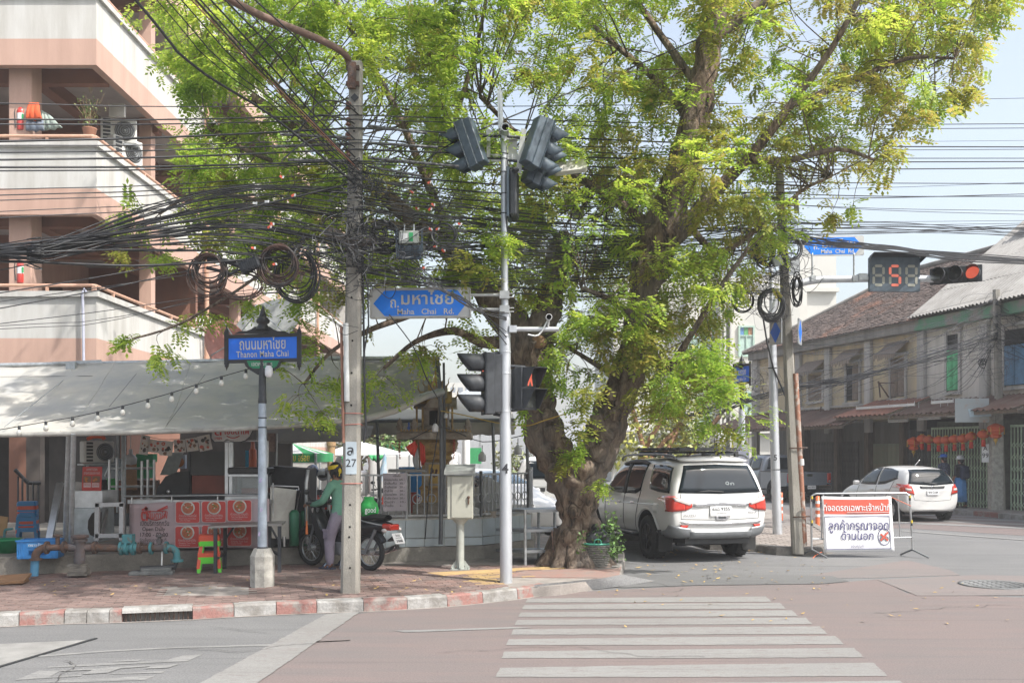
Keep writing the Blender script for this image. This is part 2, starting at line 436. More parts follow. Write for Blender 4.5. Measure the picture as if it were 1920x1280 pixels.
kerb_line=[(-700,1226),(-420,1206),(-160,1186),(0,1174.5),(120,1169),(230,1166.5),(360,1161),(440,1156),(520,1152),(620,1148),(680,1146.5),(764,1142),(840,1137),(906,1130.5),(971,1123),(1030,1114.5),(1075,1108)]
K3=[G(x,y)for x,y in kerb_line]
def kerb_at(px):
 for i in range(len(kerb_line)-1):
  if kerb_line[i][0]<=px<=kerb_line[i+1][0]:
   t=(px-kerb_line[i][0])/(kerb_line[i+1][0]-kerb_line[i][0]);return K3[i].lerp(K3[i+1],t)
 return K3[-1]
kerb=bpy.data.objects.new("kerb",None);COL.objects.link(kerb);WM[kerb.name]=Matrix.Identity(4);kerb['kind']='structure'
PZ=.14
def kerb_stone(a,b_,m,z0=0.0,z1=PZ,w=.2,name="kerb_stone"):
 n=V(-(b_-a).y,(b_-a).x,0).normalized();d=(b_-a).normalized()*.004
 a=a+d;b_=b_-d;c=.022
 prof=[(0,z0),(0.012,z1-c),(c+.012,z1),(w,z1),(w,z0)]
 mb=MB();r0=[a+n*x+V(0,0,z)for x,z in prof];r1=[b_+n*x+V(0,0,z)for x,z in prof]
 k=len(prof);mb.add(r0+r1,[(i,k+i,k+(i+1)%k,(i+1)%k)for i in range(k)]+[tuple(range(k)),tuple(range(2*k-1,k-1,-1))])
 return build(mb,name,m,kerb,world=True,recalc=True)
cuts=[(-700,'r'),(-560,'w'),(-420,'r'),(-290,'w'),(-160,'w'),(-40,'r'),(-10,'w'),(35,'r'),(120,'w'),(162,'w'),(204,'r'),(228,'i'),(361,'r'),(439,'w'),(518,'r'),(594,'w'),(682,'r'),(764,'w'),(839,'r'),(906,'w'),(971,'r'),(1030,'g'),(1075,None)]
for(x0,c),(x1,_)in zip(cuts,cuts[1:]):
 a,b_=kerb_at(x0),kerb_at(x1)
 if c=='i':
  kerb_stone(a,b_,M_KWHITE,.10,PZ+.012,.22)
  inlet=(a,b_)
 else:kerb_stone(a,b_,{'r':M_KRED,'w':M_KWHITE,'g':M_PAVC}[c],0,PZ if c!='g' else.07)
mb=MB();
g0=[p+V(0,0,.005)for p in K3];g1=[p+V(.015,-.05,.005)for p in K3]
mb.grid([g1,g0]);struct(build(mb,"gutter_strip",M_PAVC))
dr=thing("storm_drain","rusty storm drain grating set in the kerb under a pale lintel","drain",(inlet[0]+inlet[1])/2)
dv=(inlet[1]-inlet[0]);nv=V(-dv.y,dv.x,0).normalized()
mb=MB();q0,q1=inlet[0]+nv*.17,inlet[1]+nv*.17
mb.sheet([q0,q1,q1+V(0,0,.1),q0+V(0,0,.1)]);build(mb,"back_plate",mat("drain_dark",(.02,.018,.016),.9),dr,world=True)
for i in range(14):
 p=inlet[0].lerp(inlet[1],(i+.8)/14.8)+nv*.045
 mb=MB();mb.cyl(p+V(0,0,-.01),p+V(0,0,.104),.007,n=6);build(mb,"bar",M_RUST,dr,world=True)
back=[G(1165,1062,PZ),G(1100,1052,PZ),V(2.0,21,PZ),V(-2,21,PZ),V(-9,21,PZ),V(-12,16,PZ)]
edge=[p+V(0,0.02,0)for p in K3[::1]]
poly=[V(p.x,p.y+.12,PZ-.006)for p in K3[:-1]][:-1]+[G(1050,1096,PZ),G(1120,1085.5,PZ),G(1165,1080,PZ)]+[V(p.x,p.y,PZ-.006)for p in back]
mb=MB();mb.prism([(p.x,p.y)for p in poly],PZ-.006)
pavement=struct(build(mb,"pavement",M_PAVC))
WM[pavement.name]=Matrix.Translation(pavement.location)
def inside(x,y):
 for i in range(len(K3)-1):
  a,b_=K3[i],K3[i+1]
  if a.x<=x<=b_.x:
   yk=a.y+(b_.y-a.y)*(x-a.x)/(b_.x-a.x);break
 else:return False
 px=CX+x/y*F;py=YH+(EYE-PZ)/y*F
 if px<-60 or px>1010:return False
 if px>940 and py>1081:return False
 return yk+.24<y<15.4
mb1=MB();mb1.box((0,0,-.006),(.192,.092,.02));pav_me=mb1.mesh("paver");pav_me.materials.append(M_BRICK)
pav_ye=pav_me.copy();pav_ye.materials.clear();pav_ye.materials.append(M_TACT)
pl=[]
ang=math.atan2(K3[10].y-K3[4].y,K3[10].x-K3[4].x)
ca,sa=math.cos(ang),math.sin(ang)
for i in range(-70,40):
 for j in range(-10,75):
  u=i*.2+(.1 if j%2 else 0);v=j*.1
  x=-1.5+u*ca-v*sa;y=11.9+u*sa+v*ca
  if inside(x,y):
   px=CX+x/y*F;py=YH+(EYE-PZ)/y*F
   if 300<px<470 and 1098<py<1116:continue
   pl.append((y,x,px,py))
pl.sort()
far=MB()
yel=lambda px,py:880<px<1010 and 1070<py<1095 and random.random()<.75
for k,(y,x,px,py)in enumerate(pl):
 dz=random.uniform(-.003,.003);m_=pav_ye if yel(px,py)else pav_me
 if k<298:
  o=bpy.data.objects.new("paver",m_);o.parent=pavement;o.location=V(x,y,PZ+dz)-pavement.location;o.rotation_euler=(random.uniform(-.012,.012),random.uniform(-.012,.012),ang+random.uniform(-.02,.02));COL.objects.link(o)
 else:far.box((x,y,PZ-.006+dz),(.192,.092,.02),ang+random.uniform(-.02,.02),1 if m_ is pav_ye else 0)
o=stuff(build(far,"pavers_beyond",[M_BRICKS,M_TACT],pavement,world=True))
ap=[(985,1070),(1165,1062),(1160,1080),(1120,1083),(1000,1082),(940,1081)]
mb=MB();mb.prism([G(x,y,PZ).xy for x,y in ap],.016,Matrix.Translation((0,0,PZ-.01)))
struct(build(mb,"pavement_apron",mat("apron_red",(.26,.15,.125),.9,col2=(.22,.17,.15),scale=4,fine=.1,bump=.3)))
mb=MB();mb.prism([G(x,y,PZ).xy for x,y in[(800,1074),(990,1064),(1150,1058),(1150,1061),(990,1068),(830,1079)]],.018,Matrix.Translation((0,0,PZ-.009)))
struct(build(mb,"tactile_paving_strip",M_TACT))
for a,b_ in(((1122,1086),(1165,1083)),((1165,1083),(1172,1066)),((1172,1066),(1172,1050))):
 kerb_stone(G(*a),G(*b_),M_KGREY,0,PZ+.01,.16)
mb=MB();tp0=[(1000,1099),(1060,1093),(1130,1085.5),(1166,1079)];tp1=[(1026,1116.5),(1085,1109),(1165,1100),(1230,1090)]
rows=[]
for i in range(9):rows.append([])
for k in range(13):
 u=k/12*3;a=min(int(u),2);f=u-a
 p=G(*tp0[a],PZ).lerp(G(*tp0[a+1],PZ),f);q_=G(*tp1[a]).lerp(G(*tp1[a+1]),f)
 for i in range(9):w=p.lerp(q_,i/8);rows[i].append(w+V(0,0,.018-.006*i/8+.012*mathutils_noise(w*3)))
mb.grid(rows);struct(build(mb,"kerb_ramp",M_ASPH))
isl=[(1150,1012),(1285,1016),(1330,1030),(1420,1034),(1455,1040),(1530,1042),(1560,1036),(1575,1020),(1520,985),(1440,962),(1150,955)]
ipts=[G(x,y)for x,y in isl]
mb=MB();mb.prism([(p.x,p.y)for p in ipts],.134);island=struct(build(mb,"island_pavement",M_PAVC))
WM[island.name]=Matrix.Translation(island.location)
for i in range(0,8):
 a,b_=ipts[i],ipts[i+1]
 n=max(1,int((b_-a).length/.9))
 for j in range(n):kerb_stone(a.lerp(b_,j/n)+V(.0,-.03,0),a.lerp(b_,(j+1)/n)+V(0,-.03,0),M_KGREY,0,.15+random.uniform(-.012,.006),.2)
M_PAVG=mat("paver_grey",(.25,.22,.20),.92,col2=(.2,.17,.15),scale=3,bump=.3,island=.16,fine=.1)
pav_g=bpy.data.meshes.new_from_object(bpy.data.objects[pavement.children[0].name]);pav_g.materials.clear();pav_g.materials.append(M_PAVG)
def in_poly(x,y,pts):
 c=False;n=len(pts)
 for i in range(n):
  a,b_=pts[i],pts[i-1]
  if(a.y>y)!=(b_.y>y)and x<(b_.x-a.x)*(y-a.y)/(b_.y-a.y)+a.x:c=not c
 return c
cnt=0
for j in range(0,40):
 for i in range(-10,30):
  x=4.2+i*.26+(.13 if j%2 else 0);y=18.2+j*.2
  if x<4.3 or not all(in_poly(x+a,y+b_,ipts)for a,b_ in((.2,0),(-.2,0),(0,.25),(0,-.3))):continue
  cnt+=1
  if cnt>230:break
  o=bpy.data.objects.new("paver",pav_g);o.parent=island;o.location=V(x,y,.142)-island.location;o.scale=(1.28,2.0,1);o.rotation_euler=(0,0,random.uniform(-.02,.02));COL.objects.link(o)
mb=MB()
for _ in range(260):
 k=random.random()
 if k<.35:p=G(random.uniform(1180,1560),random.uniform(1045,1095))
 elif k<.6:p=G(random.uniform(1250,1440),random.gauss(1036,3))
 elif k<.8:p=G(random.uniform(60,1000),random.uniform(1080,1120),PZ+.01)
 else:p=G(random.uniform(1100,1900),random.uniform(1090,1180))
 a=random.uniform(0,6.28);s_=random.uniform(.015,.045)*(1.3 if k<.35 else 1);u=V(math.cos(a),math.sin(a),0)*s_;w=V(-u.y,u.x,0)*.45
 p=p+V(0,0,.016)
 mb.add([p-u,p+w+V(0,0,.008),p+u+V(0,0,random.uniform(0,.02)),p-w+V(0,0,.004)],[(0,1,2,3)])
stuff(build(mb,"fallen_leaves",mat("dry_leaf",(.42,.30,.09),.8,col2=(.30,.19,.08),scale=.8,island=-.35)))
# ================================================================== APARTMENT BUILDING (left)
M_CREAM=streaky("wall_cream",(.53,.52,.495),(.34,.32,.285),.55)
M_SALM=streaky("wall_salmon",(.48,.315,.25),(.37,.235,.185),.5)
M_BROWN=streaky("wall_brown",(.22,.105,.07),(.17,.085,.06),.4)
M_CEIL=mat("balcony_ceiling",(.38,.34,.32),.9,var=.1,scale=2)
M_RAIL=mat("rail_salmon",(.46,.27,.19),.5,var=.15,scale=8)
M_DARKIN=mat("interior_shade",(.045,.038,.034),.9,var=.3,scale=2)  # ground-floor walls: the shade under the tarp is put into this colour
FY=21.3;FX=-8.89
bl=thing("apartment_building","cream and salmon apartment building with sloping balcony parapets at the left edge","building",(FX,FY,0))
def zl(k):return 5.32+3.2*k
XL=-16.0
yend=[28.9,54,54,54]
def wallbox(name,a,b_,m,**k):
 mb=MB();mb.bb(a,b_);return build(mb,name,m,bl,world=True,**k)
for k in range(4):
 z=zl(k);ye=yend[k]
 zb=z-1.0
 for nm,z0,z1,m in(("parapet",zb,z-.12,M_CREAM),("parapet_band",z-1.56,zb,M_SALM)):
  mb=MB();mb.prism([(XL,FY),(FX,FY),(FX,ye),(FX-.18,ye),(FX-.18,FY+.18),(XL,FY+.18)],z1-z0,Matrix.Translation((0,0,z0)))
  build(mb,nm,m,bl,world=True)
 mb=MB();e=.07;mb.prism([(XL,FY-e),(FX+e,FY-e),(FX+e,ye+e),(FX-.2,ye+e),(FX-.2,FY+.2),(XL,FY+.2)],.12,Matrix.Translation((0,0,z-.12)))
 build(mb,"parapet_cap",M_CREAM,bl,world=True,bev=.015)
 mb=MB();mb.prism([(XL,FY+.18),(FX-.18,FY+.18),(FX-.18,ye),(FX-3.4,ye),(FX-3.4,FY+3.2),(XL,FY+3.2)],.22,Matrix.Translation((0,0,z-1.30)),0)
 build(mb,"floor_slab",M_CEIL,bl,world=True)
 mb=MB()
 mb.bb((XL,FY+.9,z-1.62),(FX-.185,FY+1.15,z-1.302))
 y=FY+4.2
 while y<ye-.5:
  mb.bb((FX-3.3,y,z-1.66),(FX-.185,y+.3,z-1.302));y+=4.1
 mb.bb((FX-1.9,FY+1.16,z-1.60),(FX-1.6,ye,z-1.304))
 build(mb,"beam",M_BROWN,bl,world=True)
 rail=MB()
 rp=[V(XL,FY+.06,z+.14),V(FX-.12,FY+.06,z+.14),V(FX-.06,FY+.12,z+.14),V(FX-.06,ye,z+.14)]
 rail.tube(rp,.035,8)
 rl=build(rail,"handrail",M_RAIL,bl,world=True)
 mb=MB();x=XL+.3
 while x<FX:mb.bb((x,FY+.04,z),(x+.06,FY+.08,z+.14));x+=1.9
 y=FY+1.0
 mb.bb((FX-.12,FY+.04,z),(FX-.04,FY+.12,z+.14))
 while y<ye:mb.bb((FX-.09,y,z),(FX-.03,y+.06,z+.14));y+=1.9
 build(mb,"baluster",M_RAIL,rl,world=True)
mb=MB();
for k in range(4):
 z0=zl(k)if k else 0;
 z0=zl(k-1)-1.08 if k else 0.0
 wallbox("column",(-10.95,FY+.35,z0 if k else 0),(-10.45,FY+.85,zl(k)-1.30),M_SALM if k else M_BROWN,bev=.02)  # lowest column brown instead of salmon: tarp shade put into its colour
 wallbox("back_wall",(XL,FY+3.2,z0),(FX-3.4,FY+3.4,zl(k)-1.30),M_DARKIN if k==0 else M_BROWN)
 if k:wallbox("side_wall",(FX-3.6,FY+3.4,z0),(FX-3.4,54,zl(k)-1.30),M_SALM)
wallbox("end_wall",(FX-3.4,28.9,zl(0)-1.3),(FX-.3,29.1,zl(1)-1.3),M_BROWN)
wallbox("rear_wall",(-60,54.2,0),(FX-.1,54.5,18),M_CREAM)
wallbox("left_mass",(-30,FY+.3,0),(XL,54,18),M_CREAM)
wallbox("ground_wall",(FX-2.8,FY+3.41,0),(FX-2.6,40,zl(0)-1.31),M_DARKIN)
for k in range(1,4):
 z0=zl(k-1)-1.08
 for i,y in enumerate((26.2,30.4,34.6,38.8,43)):
  mb=MB();mb.bb((FX-3.4,y,z0),(FX-3.34,y+.9,z0+2.1));d_=build(mb,"door",mat("door_brown",(.10,.055,.04),.6,var=.2),bl,world=True)
  mb=MB();mb.bb((FX-3.4,y+1.3,z0+.9),(FX-3.33,y+2.5,z0+2.0));w_=build(mb,"window",M_GLASS,bl,world=True)
  mb=MB()
  for j in range(7):mb.bb((FX-3.31,y+1.3+j*.2-.012,z0+.9),(FX-3.29,y+1.3+j*.2+.012,z0+2.0))
  build(mb,"grille",M_WHITE,w_,world=True)
for k in(0,1,2):
 for y in(25.4,33.5):
  wallbox("pillar",(FX-.62,y+4.1*0,zl(k)-1.08),(FX-.32,y+.3,zl(k+1)-1.30),M_SALM)
mb=MB();mb.tube([P(155,548,21.2),P(156,600,21.2),P(157,690,21.2)],.03,8)
mb.tube([P(155,548,21.2),P(158,541,21.25),P(162,548,21.22)],.025,6)
build(mb,"pipe",mat("pvc_pale",(.45,.46,.55),.4),bl,world=True)
x=FX+.12
for y in(28.6,37.5,45):
 mb=MB();mb.cyl((x,y,1.5),(x,y,14),.07,n=10)
 for z in(2.5,4.5,6.5,8.5,10.5):mb.cyl((x,y,z),(x,y,z+.12),.085,n=10)
 build(mb,"downpipe",M_RAIL,bl,world=True)
for nm,p in(("lamp_holder",P(170,165,22.6)),("lamp_holder",P(170,421,22.6))):
 mb=MB();mb.lathe([(.10,.12),(.09,.06),(.05,.04),(.045,-.06),(.02,-.12)],12,p);build(mb,nm,mat("old_lamp",(.35,.28,.2),.5),bl,world=True)
mb=MB();mb.box(P(220,208,23.6),(.36,.1,.3));build(mb,"vent_box",M_CREAM,bl,world=True)
for(z,y0,y1)in((3.0,34,54),):
 for nm,z0,z1,m in(("parapet",z-.9,z,M_CREAM),("parapet_band",z-1.5,z-.9,M_SALM)):
  mb=MB();mb.bb((FX+.0,y0,z0),(FX+.2,y1,z1));build(mb,nm,m,bl,world=True)
 mb=MB();mb.bb((FX-2.5,y0,z-1.5),(FX,y1,z-1.3));build(mb,"floor_slab",M_CEIL,bl,world=True)
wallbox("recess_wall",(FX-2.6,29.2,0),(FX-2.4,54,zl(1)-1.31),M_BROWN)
def aircon(p,s,rz,label,group,grille_left=True):
 t=thing("air_conditioner",label,"air conditioner",p,rz,group)
 mb=MB();mb.box((0,0,.3*s),(.82*s,.3*s,.58*s));build(mb,"casing",mat("aircon_white",(.56,.55,.52),.5,var=.12),t,bev=.02)
 mb=MB();mb.lathe([(.23*s,0),(.235*s,.015),(0,.02)],24,(.14*s,-.152*s,.3*s),Matrix.Rotation(R(90),3,'X'));build(mb,"fan",mat("aircon_dark",(.10,.10,.10),.6),t)
 mb=MB()
 for r in(.06,.11,.16,.21):mb.tube(arc((.14*s,-.178*s,.3*s),r*s,0,2*math.pi,20)[:-1],.005*s,5,0,True)
 mb.ball((.14*s,-.178*s,.3*s),.035*s,8,6);build(mb,"fan_guard",M_GALV,t)
 mb=MB()
 for i in range(6):mb.box((-.27*s,-.153*s,(.08+i*.09)*s),(.17*s,.014,.055*s))
 build(mb,"louvre",M_BLACK,t)
 mb=MB();mb.box((0,0,-.03*s),(.9*s,.34*s,.04*s));mb.beam((-.3*s,.15*s,-.35*s),(-.3*s,-.12*s,-.05*s),.03,.03);mb.beam((.3*s,.15*s,-.35*s),(.3*s,-.12*s,-.05*s),.03,.03);build(mb,"bracket",M_GALV,t)
 return t
aircon(P(223,248,24.3)+V(0,0,-.3),1.0,R(20),"upper air conditioner behind the balcony plant, fan facing the corner","air conditioners on the balcony")
aircon(P(233,286,24.4)+V(0,0,-.3),1.05,R(60),"lower air conditioner on the balcony just below another one","air conditioners on the balcony")
def extinguisher(p,label):
 t=thing("fire_extinguisher",label,"fire extinguisher",p,0.2)
 mb=MB();mb.lathe([(.085,0),(.09,.02),(.09,.42),(.06,.49),(.025,.51),(.025,.54)],16);build(mb,"cylinder_body",mat("extinguisher_red",(.50,.05,.04),.3,var=.1,coat=.3),t)
 mb=MB();mb.lathe([(.0915,.2),(.0915,.36)],16,cap=False);build(mb,"paper_band",M_WHITE,t)
 mb=MB();mb.bb((.03,-.096,.22),(.07,-.088,.34));build(mb,"green_mark",mat("label_green",(.03,.30,.10),.5),t)
 mb=MB();mb.beam((-.02,0,.55),(.09,-.02,.6),.03,.015);mb.beam((-.02,0,.55),(.1,-.02,.55),.03,.015);build(mb,"handle",M_BLACK,t)
 mb=MB();mb.tube(smooth([(-.02,0,.54),(-.12,-.02,.45),(-.12,-.03,.2),(-.1,-.05,.05)]),.012,6);build(mb,"hose",M_BLACK,t)
 return t
extinguisher(P(40,245,21.7)+V(0,0,.0),"red fire extinguisher beside the orange cloth on the upper balcony")
extinguisher(P(40,531,21.7)+V(0,0,.0),"red fire extinguisher standing on the lower balcony rail under the cable bundle")
def cloth(name,pts,m,label,cat,thick=.02,group=None,rumple=.03):
 """hanging cloth: rows of points made uneven"""
 mb=MB();n=len(pts);rows=[]
 for i in range(7):
  t=i/6;row=[]
  for j in range(9):
   s_=j/8
   a=pts[0].lerp(pts[1],s_);b_=pts[3].lerp(pts[2],s_)
   p=a.lerp(b_,t)+V(0,-rumple*math.sin(s_*17+t*2)*(.3+t)-.05*math.sin(t*3.1),rumple*.4*math.sin(s_*9)*t)
   row.append(p)
  rows.append(row)
 mb.grid(rows)
 o=build(mb,name,m);k=o.modifiers.new("thick",'SOLIDIFY');k.thickness=thick
 return tag(o,label,cat,group)
M_ORCLOTH=mat("orange_cloth",(.62,.10,.03),.85,var=.15)
cloth("towel",[P(55,194,21.6),P(73,194,21.6),P(80,226,21.55),P(50,226,21.55)],M_ORCLOTH,"bright orange towel hanging behind the upper balcony rail","towel")
cloth("shirt",[P(52,226,21.62),P(82,226,21.62),P(84,246,21.6),P(50,246,21.6)],mat("grey_blue_cloth",(.16,.19,.24),.9),"grey blue shirt drying below the orange towel","shirt")
cloth("towel",[P(78,208,21.75),P(92,216,21.75),P(118,240,21.7),P(84,246,21.7)],mat("green_cloth",(.22,.32,.28),.9,col2=(.4,.42,.38),scale=30),"patterned pale green towel drying beside the orange towel","towel")
def potted(p,h,w,label,nleaf=90,m=None):
 t=thing("potted_plant",label,"plant",p)
 mb=MB();mb.lathe([(.10,0),(.15,.22),(.16,.24),(.14,.24),(.13,.2),(0,.2)],14);build(mb,"pot",mat("clay",(.28,.13,.08),.8),t)
 st=MB();lf=MB()
 for i in range(14):
  a=random.uniform(0,6.28);r=random.uniform(.2,1)*w;top=V(r*math.cos(a),r*math.sin(a)*.6,h*random.uniform(.6,1))
  c=smooth([V(0,0,.2),V(top.x*.3,top.y*.3,h*.45),top],3);st.tube(c,[.012*(1-i_/len(c)*.8)for i_ in range(len(c))],4)
  for j in range(nleaf//14):
   q_=c[random.randrange(2,len(c))]+V(*[random.gauss(0,.07)for _ in range(3)]);leaf_quad(lf,q_,random.uniform(.03,.06))
 build(st,"stem",mat("plant_stem",(.2,.13,.07),.8),t);stuff(build(lf,"foliage",m or M_LEAF2,t))
def leaf_quad(mb,p,s_,up=.3):
 a=V(*[random.gauss(0,1)for _ in range(3)]).normalized();n=V(random.gauss(0,.6),random.gauss(0,.6),1)
 b_=a.cross(n).normalized()*s_*.42
 mb.add([p-a*s_*.1,p+a*s_*.55+b_,p+a*s_*1.1,p+a*s_*.55-b_],[(0,1,2,3)])
M_LEAF2=mat("shrub_leaf",(.12,.20,.05),.55,col2=(.22,.22,.07),scale=2,island=-.35)
M_LEAFG=mat("bush_leaf",(.075,.17,.035),.5,col2=(.13,.22,.05),scale=2,island=-.35)
potted(P(168,262,21.55)+V(0,0,0),1.0,.5,"straggly half bare potted plant on the upper balcony parapet",220)
t=thing("clothes_rack","white plastic hanger ring with teal cloth by the balcony downpipe","clothes rack",P(385,605,28.3))
mb=MB()
for i in range(5):
 c=P(365+i*7,610,28.2);mb.tube([c+V(0,0,.22),c+V(.02,0,.28),c+V(.06,0,.22),c,c+V(-.14,0,-.1),c+V(.14,0,-.1),c],.012,5)
build(mb,"hanger",M_WHITE,t,world=True)
mb=MB();mb.bb(P(390,612,28.2),P(402,632,28.15));build(mb,"cloth",mat("teal_cloth",(.1,.42,.40),.8),t,world=True)
def dish(p,r,m,label,look=(0.35,-.9,.35),mesh_=False):
 t=thing("satellite_dish",label,"satellite dish",p)
 n=V(*look).normalized();M=n.to_track_quat('Z','Y').to_matrix()
 mb=MB();mb.lathe([(r*i/8,.32*r*(i/8)**2)for i in range(9)]+[(r*1.02,.33*r),(r*1.0,.30*r)]+[(r*i/8,.32*r*(i/8)**2-.02)for i in range(8,-1,-1)],32,(0,0,0),M);build(mb,"reflector",m,t)
 mb=MB();f=M@V(0,0,r*.85)
 for a in(90,210,330):
  e=M@V(r*.95*math.cos(R(a)),r*.95*math.sin(R(a)),.3*r);mb.tube([e,f],.012,5)
 build(mb,"feed_arm",M_GALV,t)
 mb=MB();mb.cyl(f-M@V(0,0,.05),f+M@V(0,0,.12),.05,.035,10);build(mb,"receiver",M_WHITE,t)
 mb=MB();mb.tube([V(0,.1,0),V(0,.25,-.3),V(0,.25,-1.3)],.035,8);build(mb,"mount",M_GALV,t)
dish(P(418,652,18.5),.48,mat("dish_red",(.62,.30,.27),.55,col2=(.5,.2,.17),scale=5),"faded red round satellite dish behind the street name sign",(.75,-.6,.25))
dish(P(510,622,20),.70,mat("dish_grey",(.40,.40,.39),.5,var=.15),"grey satellite dish behind the finial of the street sign",(-.25,-.72,.62))
aircon(P(425,640,29.5)+V(0,0,-.9),1.5,R(50),"window air conditioner box in the shaded recess above the red dish",None)
# ================================================================== OLD SHOPHOUSES (right)
SA=G(1920,965);SD=V(-.269,1,0).normalized();SN=V(SD.y,-SD.x,0)
SB=Matrix(((SD.x,SN.x,0,SA.x),(SD.y,SN.y,0,SA.y),(0,0,1,0),(0,0,0,1)))
def T(px,z=None,py=None):
 """distance along the front where photo column px meets it"""
 k=(px-CX)/F;return(k*SA.y-SA.x)/(SD.x-k*SD.y)
def ZF(px,py):
 t=T(px);Y=SA.y+SD.y*t;return EYE+(YH-py)/F*Y
M_OLDY=streaky("wall_old_yellow",(.58,.48,.29),(.34,.30,.245),.8,bump=.3)
M_OLDW=streaky("wall_old_white",(.60,.57,.53),(.36,.33,.29),.65,bump=.3)
M_MOULD=streaky("mouldy_cement",(.26,.245,.22),(.12,.115,.105),.65,bump=.35)
M_PIL=streaky("pilaster_grey",(.48,.46,.435),(.26,.25,.235),.65,bump=.3)
M_DKWOOD=mat("weathered_wood",(.24,.195,.16),.85,col2=(.14,.11,.09),scale=4,stretch=(6,6,.6),bump=.2)
M_GREENP=mat("green_paint_old",(.10,.24,.15),.8,col2=(.22,.21,.19),scale=1.6,mix=(.40,.56))
M_MINT=mat("mint_gate",(.50,.62,.46),.65,var=.2,scale=6,island=.12)
M_TIN=mat("rusty_tin",(.115,.062,.045),.85,col2=(.16,.115,.095),scale=2.0,stretch=(1,1,1),bump=.2,island=.25)
M_TINR=mat("red_tin",(.30,.135,.09),.8,col2=(.2,.11,.085),scale=4,island=.2)
M_CORR=mat("grey_corrugated",(.31,.30,.285),.9,col2=(.235,.225,.21),scale=2.2,bump=.2,island=.1,fine=.1)
M_TILE=mat("roof_tile_old",(.115,.085,.072),.92,col2=(.27,.125,.075),scale=.35,mix=(.54,.66),island=-.5,fine=.1,bump=.2)
M_VOID=mat("opening_shade",(.018,.017,.016),.9)  # flat near-black for holes and openings; their inner shade is in the colour
def shop(name,label,t0,t1,wallm):
 th=thing(name,label,"shophouse",SB@V((t0+t1)/2,0,0))
 WM[th.name]=Matrix.Translation(th.location)
 return th
def sbox(t,name,a,b_,m,bev=0,parent=None,lab=None):
 mb=MB();mb.bb(a,b_);mb.v=[SB@Vector(v)for v in mb.v];return build(mb,name,m,parent or t,world=True,bev=bev,label=lab)
EAVE=6.45
yel=shop("old_shophouse","old yellow shophouse with stained walls and a clay tiled roof",5.1,16.3,M_OLDY)
whi=shop("old_shophouse","old whitish shophouse with green shutters and a grey corrugated roof",-8,5.1,M_OLDW)
TB=T(1730)
U0=3.05
for th,t0,t1,m in((yel,TB,16.25,M_OLDY),(whi,-9,TB,M_OLDW)):
 sbox(th,"wall",(t0,0,U0),(t1,9,EAVE),m)
 sbox(th,"ground_floor_wall",(t0,1.2,0),(t1,8.9,U0),M_MOULD)
 sbox(th,"fascia",(t0,-.35,EAVE-.42),(t1,.0,EAVE-.05),M_MOULD if th is yel else M_GREENP)
def pil(th,px,w=.36,z0=2.6):
 t=T(px);sbox(th,"pilaster",(t-w/2,-.16,z0),(t+w/2,-.002,EAVE-.43),M_PIL,bev=.02)
for px in(1500,1556,1632):pil(yel,px)
for px in(1732,1850):pil(whi,px)
sbox(yel,"corner_pilaster",(15.8,-.16,0),(16.28,-.002,EAVE-.43),M_PIL)
